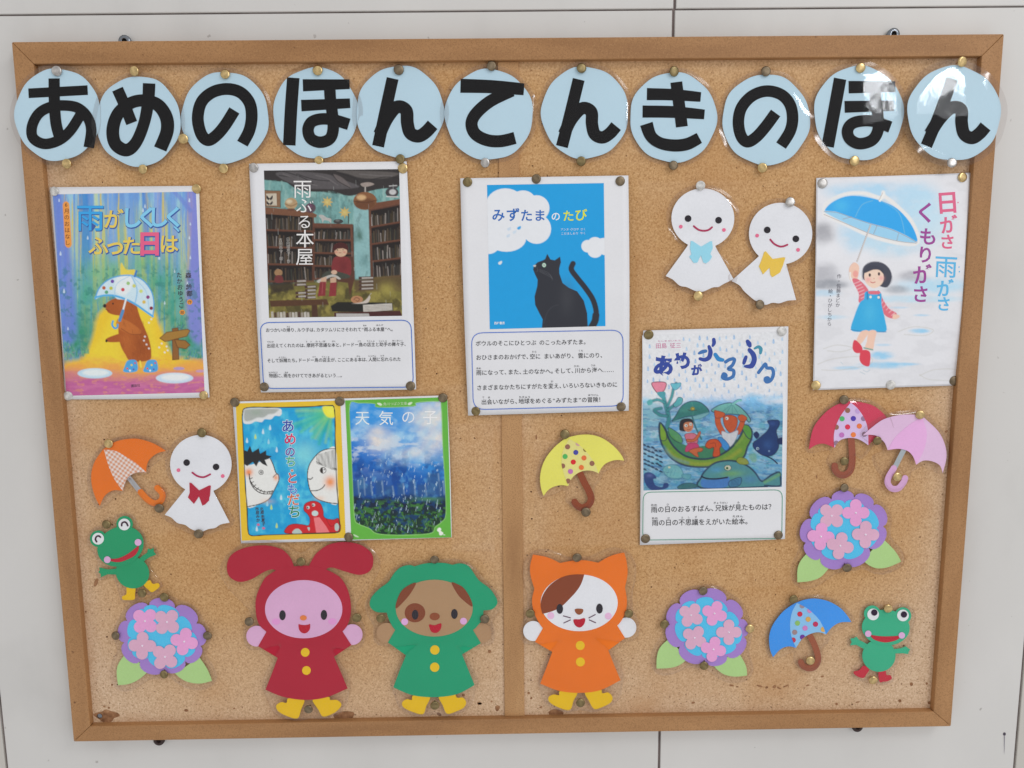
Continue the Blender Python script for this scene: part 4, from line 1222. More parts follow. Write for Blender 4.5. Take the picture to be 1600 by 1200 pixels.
A.line([(335, 305), (264, 496)], (196, 190, 186), 7, 3); A.line([(331, 305), (260, 496)], (150, 130, 130), 2, 2, .7)
# girl
SK = (230, 192, 172); ST = (214, 108, 122); PN = (52, 166, 216)
A.poly([(236, 580), (222, 545), (230, 515), (252, 500), (274, 520), (272, 560), (262, 590)], SK, 4); A.line([(228, 555), (228, 585), (250, 598), (276, 590), (282, 575)], (226, 222, 216), 10, 3); A.ell(256, 560, 14, 18, (226, 130, 130), 0, 6, .6)
A.poly([(238, 590), (270, 588), (310, 625), (325, 660), (300, 710), (272, 705), (272, 660)], ST, 4); A.poly([(385, 660), (398, 690), (430, 740), (470, 765), (455, 792), (415, 780), (390, 740)], ST, 4)
for k in range(7): A.line([(245 + k * 8, 612 + k * 15), (280 + k * 7, 598 + k * 15)], (232, 190, 196), 4, 3, .8)
for k in range(5): A.line([(388 + k * 14, 720 + k * 14), (405 + k * 15, 695 + k * 16)], (232, 190, 196), 4, 3, .8)
A.poly([(455, 770), (482, 775), (484, 786), (462, 796), (448, 790)], SK, 3)
A.poly([(310, 652), (385, 655), (392, 720), (410, 800), (414, 860), (340, 858), (280, 862), (232, 850), (250, 780), (278, 710), (300, 690)], PN, 4); A.blob(330, 760, 40, 70, (80, 184, 222), .5); A.line([(232, 850), (300, 860), (414, 862)], (60, 120, 170), 5, 4, .7)
A.line([(318, 655), (318, 690)], (50, 130, 180), 9, 4); A.line([(375, 650), (378, 690)], (50, 130, 180), 9, 4); A.ell(334, 680, 6, 7, (230, 226, 210)); A.ell(376, 682, 6, 7, (230, 226, 210)); A.poly([(325, 650), (380, 650), (378, 665), (330, 665)], ST, 3)
A.poly([(285, 860), (325, 858), (300, 905), (275, 930), (258, 915)], SK, 4); A.poly([(325, 858), (364, 858), (355, 910), (345, 955), (305, 950), (315, 910)], SK, 4)
A.poly([(248, 905), (270, 915), (292, 945), (285, 970), (255, 970), (240, 945)], (210, 66, 82), 4); A.poly([(288, 958), (330, 965), (332, 1020), (322, 1042), (290, 1030), (276, 1000)], (210, 66, 82), 4); A.line([(300, 945), (345, 955)], (120, 160, 150), 7, 3)
A.poly([(292, 560), (300, 520), (345, 497), (400, 505), (436, 540), (444, 585), (425, 625), (395, 628), (330, 600), (298, 590)], (64, 66, 80), 4)
A.poly([(302, 560), (318, 535), (360, 525), (395, 545), (402, 590), (385, 620), (350, 634), (320, 618), (304, 592)], (236, 202, 182), 4)
A.poly([(300, 555), (318, 520), (350, 515), (395, 530), (402, 560), (380, 540), (350, 538), (330, 545)], (58, 60, 74), 4)
A.ell(330, 566, 6, 9, (50, 40, 44)); A.ell(378, 560, 6, 9, (50, 40, 44)); A.blob(322, 590, 18, 15, (238, 160, 160), .8); A.blob(390, 582, 16, 15, (238, 160, 160), .8); A.line([(335, 602), (346, 606), (358, 602)], (190, 80, 84), 4, 3); A.ell(352, 584, 3, 3, (210, 150, 130))
A.line([(232, 600), (222, 570), (224, 530), (245, 500)], (196, 170, 164), 2.5, 2.5, .6); A.line([(292, 590), (290, 545), (320, 503), (380, 497), (430, 530), (447, 590), (420, 630)], (110, 106, 120), 3, 3, .6)
for q in ([(295, 1060), (315, 1070), (330, 1060)], [(280, 1070), (305, 1082)], [(180, 1020), (190, 1030)]): A.line(q, (176, 190, 200), 4, 3, .7)
A.grain(.025, 8)
A.build('cover_print', t, zf, ZP)
mb = MB(zf); TP = mat((214, 100, 134), .5, .3, 0); TC = mat((92, 176, 220), .5, .3, 0); TV = mat((152, 70, 144), .5, .3, 0)
for ch, c, em, m_, rt in (('日', (735, 190), 37, TP, -4), ('が', (744, 300), 29, TP, -8), ('さ', (735, 392), 25, TP, 0), ('雨', (727, 525), 37, TC, 3), ('が', (725, 632), 28, TC, -4), ('さ', (716, 716), 24, TC, 0), ('く', (618, 240), 34, TV, 3), ('も', (632, 365), 29, TV, 0), ('り', (620, 460), 28, TV, 2), ('が', (607, 560), 31, TV, -6), ('さ', (596, 665), 28, TV, 0)): char(mb, ch, zc(c), em, m_, ZT, rt, .022 if ch != '雨' else .008)
for x, y in ((790, 188), (795, 524), (797, 548)): mb.poly(ell(*zc((x, y)), 0.9, 1.2), TP if y < 300 else TC, ZT)
mb.build('title_lettering', t)
mb = MB(zf); K2 = mat((92, 90, 100), .5, .3, 0)
vtext(mb, '作・佐藤まどか', zc((171, 572)), zc((164, 722)), 7.4, K2, ZT); vtext(mb, '絵・ひがしちから', zc((126, 650)), zc((120, 820)), 7.4, K2, ZT)
mb.build('author_lettering', t)

# ---- 5: two covers side by side on one sheet -----------------------------------------------------------
zc4 = Z(350, 610, 4.324)
t, zf = poster('wide sheet with two covers side by side, one bordered yellow, one green',
               zc4([(58, 76), (1508, 33), (1539, 993), (115, 1033)]), (0.003, 0.0015, 0.003), 5.3, (1.0, 1.0, 0.3, 0.5))
cp = (355, 615, 5.105); zc = Z(*cp)
A = Art([(68, 78), (902, 55), (945, 1152), (116, 1173)], cp, (222, 184, 48))
FRM = [(122, 160), (160, 112), (400, 110), (650, 105), (810, 95), (856, 130), (862, 400), (872, 700), (888, 900), (896, 1060), (880, 1105), (700, 1115), (500, 1122), (300, 1128), (190, 1132), (165, 1080), (158, 900), (142, 700), (130, 400), (122, 250)]
A.poly(FRM, (32, 158, 208), 4)
inn = np.clip((np.clip(np.minimum(np.minimum(A.X - 128 - (A.Y - 110) * .04, 860 + (A.Y - 110) * .035 - A.X), np.minimum(A.Y - 112, 1118 - A.Y)), 0, 12)) / 8, 0, 1)
A.mix(inn * np.clip((A.n(70, 110, 3) - .42) / .2, 0, 1) * .75, (84, 192, 218)); A.mix(inn * np.clip((A.n(50, 60, 9) - .5) / .2, 0, 1) * .6, (20, 140, 200)); A.mix(inn * np.exp(-((A.X - 620) / 120) ** 2 - ((A.Y - 480) / 110) ** 2) * .8, (130, 208, 214))
rr = random.Random(6)
for k in range(20):
    a_ = math.pi * (.5 + .52 * k / 19) ; r1 = rr.uniform(170, 330)
    A.line([(830 + 70 * math.cos(a_), 130 + 70 * math.sin(a_)), (830 + r1 * math.cos(a_), 130 + r1 * math.sin(a_))], rr.choice([(96, 196, 120), (70, 180, 130), (150, 205, 90), (40, 170, 140)]), rr.uniform(14, 26), 22, .55)
A.poly([(760, 108), (800, 98), (850, 108), (860, 185), (810, 190), (775, 160)], (240, 222, 60), 12); A.blob(825, 135, 50, 50, (246, 232, 96), .6)
CLW = (214, 216, 216)
A.poly([(128, 150), (150, 118), (400, 115), (435, 150), (420, 178), (380, 178), (350, 205), (300, 205), (275, 228), (225, 222), (190, 240), (140, 240), (126, 215)], CLW, 6)
A.poly([(135, 150), (160, 124), (390, 122), (400, 140), (370, 160), (330, 165), (290, 190), (240, 192), (190, 215), (140, 215)], (158, 164, 158), 14, .9); A.blob(230, 150, 60, 30, (140, 160, 140), .5)
# boy
FC = (222, 222, 218); LN = (52, 46, 44)
BOY = [(132, 560), (180, 570), (300, 530), (345, 520), (368, 570), (388, 630), (408, 650), (412, 690), (390, 740), (370, 780), (335, 840), (260, 880), (158, 903), (150, 700)]
A.poly(BOY, FC, 4); A.line(BOY[3:13], LN, 7, 3); A.blob(320, 860, 60, 24, (240, 170, 130), .4)
A.poly([(132, 450), (160, 460), (182, 415), (200, 468), (252, 435), (262, 480), (310, 452), (312, 490), (356, 500), (330, 520), (300, 530), (322, 580), (280, 560), (255, 535), (232, 582), (205, 545), (160, 578), (132, 560)], (38, 38, 40), 4, 1, False)
A.blob(172, 628, 36, 36, (234, 130, 62), .95); A.blob(388, 670, 22, 26, (234, 150, 104), .9); A.line([(366, 668), (382, 650), (402, 640)], LN, 5, 3)
A.ell(270, 628, 20, 20, LN); A.ell(270, 628, 15, 15, FC, 0, 3); A.ell(272, 628, 9, 9, LN); A.ell(274, 629, 4, 4, (180, 180, 180), 0, 2)
T0 = [(176, 640), (182, 690), (215, 740), (260, 770), (310, 785), (362, 776)]; T1 = [(176, 662), (186, 710), (214, 756), (255, 788), (300, 800), (350, 800)]
A.poly(T0 + T1[::-1], (226, 226, 222), 4); A.line(T0, LN, 7, 3); A.line(T1, LN, 7, 3); A.line([(362, 776), (350, 802)], LN, 7, 3)
for a, b in (((180, 684), (200, 672)), ((190, 715), (210, 702)), ((206, 742), (228, 728)), ((232, 768), (250, 752)), ((258, 788), (272, 768)), ((288, 798), (298, 778)), ((318, 800), (326, 782)), ((338, 800), (344, 780))): A.line([a, b], LN, 6, 3)
# girl
GR = [(866, 440), (800, 442), (740, 465), (690, 515), (655, 570), (640, 640), (648, 720), (670, 790), (720, 840), (800, 868), (880, 878)]
A.poly(GR + [(880, 700)], FC, 4); A.line(GR, LN, 7, 3); A.blob(735, 835, 50, 22, (240, 170, 130), .4)
for k in range(17):
    x = 712 + k * 9.2; A.line([(x, 488 - k * 2.6), (x + 8, 560 + k * 3), (x - 2 + k * 1, 540 + k * 3.6)], (50, 48, 46), 3.4, 2.6, .85)
A.ell(765, 612, 26, 25, LN); A.ell(766, 612, 20, 20, (226, 226, 224), 0, 3); A.poly([(748, 592), (762, 592), (764, 632), (748, 632), (742, 612)], LN, 3); A.ell(775, 605, 5, 6, LN)
A.blob(822, 706, 50, 52, (236, 138, 74), .95); A.line([(668, 775), (720, 772), (760, 752), (778, 728)], LN, 7, 3); A.line([(645, 680), (668, 682), (682, 668)], LN, 7, 3)
# red snake
RD = (196, 36, 44)
A.poly([(470, 1115), (480, 1060), (530, 1040), (600, 1045), (650, 1050), (660, 1000), (640, 960), (612, 930), (620, 880), (680, 856), (740, 875), (765, 930), (770, 980), (800, 1000), (850, 1005), (890, 1000), (890, 1105), (700, 1112)], RD, 4, edge=(70, 24, 30), ew=5)
A.poly([(690, 990), (735, 985), (790, 1060), (815, 1105), (710, 1110)], (226, 120, 124), 4, 1, False); A.poly([(520, 1115), (535, 1085), (570, 1078), (596, 1115)], (176, 192, 186), 4); A.ell(700, 955, 26, 22, (190, 208, 206)); A.ell(645, 908, 13, 13, (196, 204, 204)); A.ell(688, 888, 13, 13, (196, 204, 204)); A.ell(640, 910, 6, 7, LN); A.ell(684, 890, 6, 7, LN); A.poly([(640, 1068), (660, 1070), (652, 1095)], (170, 190, 186), 4); A.ell(874, 1065, 18, 32, (176, 192, 186))
A.line([(790, 1000), (830, 1060), (890, 1010)], (90, 24, 30), 4, 3, .7)
rr = random.Random(9)
for x, y, c in ((342, 274, 0), (286, 305, 0), (225, 345, 1), (158, 376, 0), (330, 385, 2), (395, 450, 0), (430, 830, 0), (352, 908, 1), (236, 1080, 0), (395, 1055, 1), (320, 880, 2)): A.drop(x, y, 24, [(206, 222, 230), (196, 216, 110), (160, 206, 222)][c], .9, 6)
A.line(FRM, (44, 42, 38), 8, 3, .95, closed=True)
for x, y in ((248, 1046), (290, 1074)): A.ell(x, y, 12, 10, (222, 80, 120), 0, 4, .8)
A.grain(.05, 10)
A.build('cover_print', t, zf, ZP, 'yellow bordered cover with two faces and a red snake')
mb = MB(zf); HAL = mat((206, 222, 232), .5, .3, 0)
for ch, c, em, rgb in (('あ', (485, 258), 21, (52, 72, 160)), ('め', (502, 362), 20, (206, 40, 90)), ('・', (505, 415), 14, (70, 170, 190)), ('の', (502, 466), 17, (96, 60, 150)), ('ち', (505, 540), 18, (70, 170, 120)), ('・', (517, 615), 16, (200, 130, 100)), ('と', (520, 672), 19, (206, 60, 60)), ('も', (520, 762), 17, (60, 110, 190)), ('だ', (530, 845), 20, (206, 100, 60)), ('ち', (535, 940), 21, (40, 130, 90))):
    char(mb, ch, zc(c), em, HAL, ZT, 0, .05); char(mb, ch, zc(c), em, mat(rgb, .5, .3, 0), ZT2, 0, .012)
mb.build('title_lettering', t)
mb = MB(zf)
vtext(mb, '北原未夏子', zc((275, 920)), zc((290, 1040)), 6, K, ZT, .02); vtext(mb, '市居みか', zc((238, 920)), zc((247, 1010)), 6, K, ZT, .02)
mb.build('author_lettering', t)
# right-hand cover: plain sky and rain, no figures
cp = (535, 615, 5.105); zc = Z(*cp)
A = Art([(22, 54), (836, 28), (868, 1146), (72, 1165)], cp, (96, 172, 64))
SKY = [(58, 90), (130, 75), (258, 80), (285, 108), (565, 100), (590, 72), (760, 62), (788, 90), (800, 400), (818, 700), (826, 960), (790, 1025), (740, 1065), (715, 1110), (600, 1125), (400, 1128), (270, 1115), (215, 1075), (130, 1040), (96, 985), (80, 700), (68, 400)]
B = Art([(22, 54), (836, 28), (868, 1146), (72, 1165)], cp, (26, 110, 196))
B.grad((60, 160, 226), (120, 520), (240, 280), .6); B.grad((12, 70, 150), (300, 460), (260, 700), .85)
B.mix(np.clip((B.n(130, 90, 4) - .46) / .2, 0, 1) * np.exp(-((B.Y - 300) / 260) ** 2) * .9, (150, 196, 228))
for cx0, cy0, rx, ry, a in ((300, 380, 120, 90, 1), (700, 180, 170, 130, .9), (740, 370, 130, 100, .95), (560, 470, 170, 50, .6), (270, 300, 80, 40, .6), (760, 110, 100, 60, .6)): B.mix(np.clip(a * np.exp(-(((B.X - cx0) / rx) ** 2 + ((B.Y - cy0) / ry) ** 2) * 1.3) * (.35 + 1.3 * B.n(55, 45, 6)), 0, 1), (222, 214, 206))
for x0, x1 in ((560, 380), (640, 500), (720, 600), (480, 300)): B.line([(x0 + 160, 80), (x1, 560)], (170, 212, 238), 34, 50, .38, smooth=False)
B.mix(np.clip((B.n(80, 34, 31) - .5) / .14, 0, 1) * np.exp(-((B.Y - 430) / 120) ** 2) * .8, (196, 208, 220))
B.mix(np.clip((B.n(60, 70, 14) - .48) / .16, 0, 1) * np.exp(-((B.Y - 640) / 130) ** 2) * .7, (14, 58, 130)); B.mix(np.clip((B.n(36, 50, 17) - .52) / .14, 0, 1) * np.exp(-((B.Y - 740) / 120) ** 2) * .7, (90, 156, 206))
for x, y, w_, h in ((110, 700, 30, 110), (160, 680, 26, 130), (215, 730, 30, 80), (300, 700, 34, 110), (380, 740, 40, 70), (470, 720, 30, 90), (560, 690, 26, 120), (640, 730, 40, 80), (735, 640, 60, 170), (790, 700, 30, 110)):
    B.poly([(x - w_, y), (x + w_ * .6, y - 10), (x + w_, y + h), (x - w_, y + h)], (44, 84, 132), 22, .7, False); B.line([(x + w_ * .5, y), (x + w_ * .8, y + h)], (150, 176, 196), 10, 10, .5, smooth=False)
B.mix(np.clip((B.Y - 800 + (B.n(60, 40, 5) - .5) * 90) / 60, 0, 1), (20, 36, 58)); B.mix(np.clip((B.Y - 900 + (B.n(50, 50, 8) - .5) * 120) / 60, 0, 1) * .9, (26, 54, 38)); B.mix(np.clip((B.n(26, 18, 12) - .54) / .1, 0, 1) * np.clip((B.Y - 830) / 60, 0, 1) * .8, (64, 122, 52)); B.mix(np.clip((B.n(30, 30, 22) - .56) / .1, 0, 1) * np.clip((B.Y - 780) / 60, 0, 1) * .7, (18, 60, 112))
B.blob(690, 840, 130, 20, (74, 130, 70), .8)
rr = random.Random(12)
for _ in range(190):
    x = rr.uniform(80, 810); y = rr.uniform(330, 1090); l = rr.uniform(4, 34) * (.4 + y / 1100)
    B.line([(x, y), (x - l * .22, y + l)], (190, 216, 236), rr.uniform(3, 6), 3, rr.uniform(.3, .85), smooth=False)
for _ in range(50): B.line([(x := rr.uniform(100, 790), y := rr.uniform(960, 1110)), (x + rr.uniform(-14, 14), y - rr.uniform(16, 40))], rr.choice([(90, 150, 70), (56, 110, 50), (120, 170, 90)]), 4, 4, .6, smooth=False)
p = cr(SKY, True, 4); idx = A._box(p, 8); x_, y_ = A.X[idx], A.Y[idx]; ins = np.zeros(len(idx), bool)
for (ax, ay), (bx, by) in zip(p, np.roll(p, -1, 0)):
    if ay != by: ins ^= ((ay > y_) != (by > y_)) & (x_ < (bx - ax) * (y_ - ay) / (by - ay) + ax)
A.C[idx[ins]] = B.C[idx[ins]]
A.line(SKY, (150, 200, 120), 6, 4, .9, closed=True); A.line(np.array(SKY) * .994 + [3, 4], (60, 130, 60), 3, 3, .5, closed=True)
LEAFW = (206, 222, 196)
A.poly([(275, 78), (300, 74), (318, 90), (300, 96)], LEAFW, 3); A.poly([(560, 70), (535, 70), (520, 86), (540, 90)], LEAFW, 3)
A.poly([(758, 1080), (775, 1068), (788, 1080), (786, 1096), (805, 1110), (800, 1125), (775, 1130), (770, 1105), (757, 1096)], (226, 232, 220), 3); A.ell(812, 1127, 8, 4, (226, 232, 220), 0, 2)
A.poly([(86, 1120), (120, 1135), (130, 1145), (100, 1140)], LEAFW, 3, .8)
A.grain(.04, 12)
A.build('cover_print', t, zf, ZP, 'green bordered cover with blue sky, clouds and rain')
mb = MB(zf)
for ch, c, em, rgb in (('天', (160, 198), 24, (216, 226, 236)), ('気', (348, 195), 24, (222, 228, 234)), ('の', (526, 190), 23, (216, 222, 230)), ('子', (700, 192), 24, (232, 236, 240))): char(mb, ch, zc(c), em, mat(rgb, .5, .3, 0), ZT, 0, .002)
text(mb, '角川つばさ文庫', zc((325, 84)), zc((516, 78)), 5.4, mat((196, 216, 180), .5, .3, 0), ZT)
mb.build('title_lettering', t)

# ---- 6: children in a leaf boat in the rain ----------------------------------------------------------------
cp = (1000, 590, 6.668); zc = Z(*cp); zq = Z(990, 500, 3.332); z0 = Z(1000, 510, 6.809)
t, zf = poster('poster of two children in a green leaf boat among fish under falling raindrops',
               zq([(50, 55), (806, 33), (788, 1140), (33, 1172)]), (0.0035, 0.0025, 0.001), 6.1, (-.5, .5, 0, 0.5))
A = Art([(24, -440), (1500, -480), (1478, 1138), (36, 1176)], cp, (216, 217, 220))
A.mix(np.clip((A.Y - 190 + (A.n(160, 70, 3) - .5) * 260 - 40 * np.sin(A.X / 260)) / 130, 0, 1), (138, 194, 226))
Wm = np.clip((A.Y - 250) / 120, 0, 1)
A.mix(Wm * np.clip((A.n(150, 40, 4) - .48) / .16, 0, 1) * .7, (92, 160, 214)); A.mix(Wm * np.clip((A.n(110, 30, 7) - .53) / .1, 0, 1) * .7, (190, 218, 232)); A.mix(Wm * np.clip((A.n(60, 60, 9) - .55) / .12, 0, 1) * .5, (84, 178, 190))
A.mix(np.exp(-((A.X - 900) / 500) ** 2 - ((A.Y - 330) / 120) ** 2) * .5, (86, 156, 220)); A.mix(np.clip((A.Y - 820) / 250, 0, 1) * .5, (70, 150, 190)); A.blob(120, 380, 140, 160, (150, 204, 206), .6)
k_ = np.clip((A.Y - 230) / 120, 0, 1)[:, None]
A.mix(np.clip((A.n(70, 26, 41) - .54) / .1, 0, 1) * k_[:, 0] * .45, (44, 88, 150)); A.mix(np.clip((A.n(44, 22, 47) - .57) / .1, 0, 1) * k_[:, 0] * .4, (150, 200, 214))
rr = random.Random(14); pts = []
for _ in range(900):
    x, y = rr.uniform(50, 1490), rr.uniform(-420, 230)
    if y < -360 and x < 450 or (y < -250 and x < 450 and x > 140): continue
    if min([((x - a) ** 2 + ((y - b) * .8) ** 2) for a, b in pts] or [1e9]) < 62 ** 2: continue
    pts.append((x, y))
for x, y in pts:
    h = rr.uniform(20, 30); al = .95 if y < 150 else .6
    A.drop(x, y, h, rr.choice([(128, 172, 214), (150, 190, 222), (110, 160, 208)]), al, 8); A.ell(x - 1, y + 4, h * .16, h * .3, (206, 218, 228), 0, 8, .7)
LNB = (34, 50, 84); TE = (64, 146, 150)
# plant
for l, w_ in (([(280, 520), (300, 420), (270, 300), (235, 170)], 36), ([(285, 300), (330, 200), (350, 110), (375, 60)], 24), ([(290, 340), (350, 290), (420, 230)], 24), ([(255, 260), (180, 230), (90, 260)], 22), ([(280, 400), (210, 390), (150, 340), (220, 320)], 26)): A.line(l, LNB, w_ + 12, 8, .6); A.line(l, TE, w_, 8, .95)
A.poly([(120, 65), (180, 45), (270, 55), (260, 120), (230, 150), (180, 160)], (216, 130, 150), 6, 1, edge=(110, 50, 70), ew=9); A.poly([(175, 155), (262, 150), (255, 210), (215, 210)], (76, 150, 160), 6)
A.poly([(320, 65), (360, 60), (425, 55), (415, 95), (370, 130), (340, 110)], (96, 176, 190), 6, .95, edge=(60, 110, 150), ew=6)
A.poly([(370, 250), (400, 205), (445, 220), (430, 275), (370, 310), (345, 280)], (84, 164, 170), 6, .95, edge=LNB, ew=6); A.poly([(75, 245), (120, 225), (130, 270), (85, 290)], (88, 170, 170), 6, .9)
# boat
OUT = [(205, 475), (260, 530), (300, 640), (370, 740), (480, 820), (640, 850), (780, 830), (900, 770), (990, 690), (1060, 580), (1080, 500), (1160, 540), (1160, 640), (1120, 720), (1070, 840), (900, 900), (720, 930), (500, 920), (340, 850), (240, 720), (205, 600)]
A.poly([(250, 520), (330, 600), (420, 680), (560, 720), (760, 700), (900, 700), (1010, 640), (1000, 720), (880, 800), (640, 850), (460, 810), (330, 700)], (66, 134, 100), 8); A.wash((60, 120, 120), 40, 40, 33, .9, .95, .1)
A.poly([(300, 520), (420, 600), (440, 680), (370, 660), (310, 600)], (84, 156, 84), 8, .9, edge=LNB, ew=7)
A.poly(OUT, (110, 156, 62), 8, 1, edge=LNB, ew=20)
A.line([(280, 760), (420, 860), (620, 900), (860, 870), (1040, 760)], (176, 176, 60), 34, 40, .6); A.line([(250, 720), (340, 830), (500, 890)], (70, 150, 190), 24, 30, .5); A.line([(1000, 700), (1060, 640), (1100, 560)], (150, 180, 80), 20, 24, .5)
A.poly([(1060, 500), (1130, 500), (1165, 570), (1150, 640), (1100, 600)], (92, 160, 72), 8, 1, edge=LNB, ew=9); A.poly([(210, 480), (250, 530), (275, 590), (270, 650), (215, 640)], (130, 172, 58), 8, 1, edge=LNB, ew=8)
A.line([(680, 640), (840, 590)], (70, 120, 180), 12, 8, .8)
# girl under leaf umbrella
UG = (56, 128, 124)
A.poly([(335, 455), (370, 400), (440, 290), (540, 245), (640, 265), (720, 350), (650, 390), (540, 400), (440, 420)], UG, 8, 1, edge=LNB, ew=9); A.poly([(335, 460), (440, 425), (560, 400), (725, 360), (660, 415), (560, 440), (430, 450)], (128, 186, 190), 8, .9, edge=(70, 130, 150), ew=6); A.blob(470, 340, 70, 30, (84, 156, 140), .6); A.line([(540, 260), (560, 330), (550, 390)], (90, 160, 140), 8, 10, .5)
A.ell(548, 325, 24, 20, (140, 130, 56)); A.ell(550, 325, 12, 10, (190, 170, 80)); A.line([(500, 335), (530, 345), (590, 340)], (70, 80, 60), 6, 5)
A.line([(545, 410), (580, 520), (640, 640)], (66, 120, 130), 18, 6)
OS = (206, 108, 66); HB = (46, 40, 48)
A.poly([(410, 540), (420, 450), (480, 425), (540, 435), (555, 480), (540, 540), (470, 560), (440, 556)], HB, 6); A.poly([(455, 490), (480, 465), (535, 465), (556, 500), (540, 550), (500, 566), (462, 545)], (210, 132, 96), 6)
for x, y in ((480, 500), (528, 485)): A.ell(x, y, 15, 16, (226, 226, 220)); A.ell(x + 3, y + 2, 6, 7, (40, 40, 50))
A.line([(505, 505), (508, 520)], (150, 80, 60), 5, 4); A.line([(490, 540), (510, 545), (530, 530)], (140, 60, 60), 5, 4)
A.poly([(470, 590), (560, 580), (600, 620), (590, 690), (500, 690), (480, 650)], (216, 120, 140), 6, 1, edge=(120, 50, 60), ew=6); A.poly([(490, 640), (560, 640), (620, 560), (630, 590), (580, 660), (500, 670)], OS, 6, 1, edge=(120, 50, 40), ew=5)
A.poly([(500, 690), (590, 685), (612, 730), (540, 760), (470, 770)], (206, 70, 120), 6, 1, edge=(120, 40, 70), ew=5); A.poly([(510, 760), (600, 730), (655, 740), (640, 770), (600, 780), (610, 825), (580, 820), (540, 790)], OS, 6, 1, edge=(120, 50, 40), ew=6)
# boy with a leaf hat
A.poly([(745, 350), (780, 310), (860, 275), (960, 265), (1060, 320), (1150, 430), (1130, 465), (1080, 400), (960, 380), (860, 380)], (112, 180, 172), 8, 1, edge=LNB, ew=9)
for x in (840, 900, 960, 1020): A.line([(960, 275), (x + (x - 960) * .1, 380)], (66, 130, 140), 6, 6, .7)
A.line([(970, 275), (1020, 240), (1050, 235)], (120, 186, 180), 26, 6); A.line([(965, 262), (1015, 228), (1055, 226)], (60, 110, 160), 6, 5)
A.line([(810, 400), (815, 480), (860, 570)], (150, 60, 40), 62, 8); A.line([(810, 400), (815, 480), (860, 570)], (208, 96, 54), 52, 8)
A.poly([(775, 350), (800, 345), (880, 370), (870, 410), (790, 420)], (208, 96, 54), 6, 1, edge=(120, 50, 40), ew=6)
A.poly([(870, 410), (940, 390), (1010, 420), (1010, 500), (970, 570), (930, 570), (880, 500)], (206, 92, 52), 6, 1, edge=(110, 44, 36), ew=7); A.ell(905, 425, 17, 17, (226, 222, 216)); A.ell(900, 428, 6, 7, (40, 40, 50))
A.line([(1075, 430), (1055, 500), (1020, 570)], (120, 50, 40), 56, 8); A.line([(1075, 430), (1055, 500), (1020, 570)], (208, 96, 54), 46, 8); A.poly([(1020, 410), (1060, 385), (1115, 420), (1085, 460), (1040, 450)], (208, 96, 54), 6, 1, edge=(120, 50, 40), ew=6)
A.poly([(850, 560), (930, 580), (1020, 550), (1000, 640), (940, 720), (880, 680)], (216, 218, 224), 6, 1, edge=(120, 130, 160), ew=5); A.poly([(810, 630), (860, 630), (930, 710), (900, 760), (860, 730)], (66, 146, 214), 6, 1, edge=(40, 80, 140), ew=6)
A.poly([(680, 710), (720, 650), (800, 645), (850, 700), (830, 740), (830, 810), (760, 820), (770, 730), (720, 740)], (210, 86, 44), 6, 1, edge=(110, 40, 36), ew=8); A.line([(730, 690), (780, 680), (790, 720)], (150, 60, 40), 6, 6)
# blue fish, small fish, big fish, shoal
A.poly([(1190, 740), (1180, 680), (1230, 640), (1320, 560), (1350, 500), (1330, 450), (1440, 445), (1450, 500), (1420, 560), (1445, 660), (1440, 740), (1380, 810), (1280, 810)], (32, 62, 118), 8, 1, edge=(22, 36, 74), ew=8); A.blob(1380, 480, 50, 30, (50, 84, 150), .8); A.blob(1330, 700, 60, 60, (54, 96, 160), .6); A.poly([(1180, 590), (1215, 560), (1245, 600), (1215, 640)], (30, 50, 100), 6); A.poly([(1430, 640), (1490, 625), (1490, 690), (1440, 690)], (30, 48, 96), 6)
A.ell(1225, 740, 16, 16, (170, 196, 214)); A.ell(1228, 742, 7, 8, (26, 36, 60)); A.ell(1345, 765, 12, 10, (120, 150, 190)); A.line([(1310, 815), (1380, 850), (1430, 895)], (30, 44, 84), 14, 6)
BIG = [(640, 1035), (690, 960), (780, 890), (900, 865), (1010, 875), (1120, 920), (1200, 990), (1270, 1080), (1360, 1020), (1450, 985), (1465, 1060), (1455, 1130), (1300, 1125), (1280, 1140), (640, 1150)]
A.poly(BIG, (84, 150, 158), 8, 1, edge=LNB, ew=18); A.blob(950, 1000, 150, 40, (120, 176, 110), .8); A.blob(800, 960, 90, 40, (84, 156, 200), .7); A.blob(1150, 1060, 100, 50, (84, 140, 190), .6); A.line([(1300, 1090), (1400, 1040), (1450, 1010)], (120, 180, 120), 30, 20, .7)
A.poly([(640, 1060), (720, 1065), (860, 1050), (930, 1040), (900, 1140), (660, 1145)], (74, 130, 206), 12, .9); A.line([(640, 1030), (700, 1052), (800, 1055), (910, 1040)], (30, 40, 70), 16, 6); A.poly([(930, 1080), (1050, 1040), (1040, 1120), (940, 1140)], (70, 130, 170), 8, .9, edge=LNB, ew=7)
for k in range(4): A.line([(950, 1080 + k * 14), (1030, 1060 + k * 16)], (40, 70, 110), 5, 5, .7)
A.ell(915, 940, 40, 32, (70, 110, 110)); A.ell(915, 940, 32, 26, (212, 214, 190)); A.ell(908, 944, 14, 14, (90, 140, 80)); A.ell(908, 944, 7, 8, (30, 40, 40))
A.poly([(1005, 860), (1040, 830), (1110, 850), (1130, 900), (1060, 905), (1020, 890)], (150, 160, 60), 8, .95, edge=(80, 96, 40), ew=6); A.poly([(1130, 810), (1200, 790), (1215, 870), (1170, 880)], (120, 176, 120), 20, .6)
A.poly([(235, 960), (300, 910), (400, 920), (450, 1000), (420, 1050), (300, 1040)], (120, 190, 190), 12, .8, edge=(60, 120, 150), ew=6); A.poly([(440, 1010), (530, 1010), (510, 1060), (450, 1050)], (100, 170, 180), 8, .8, edge=(60, 120, 150), ew=5); A.ell(305, 935, 12, 12, (220, 220, 190)); A.line([(230, 980), (300, 990)], (90, 120, 150), 5, 5)
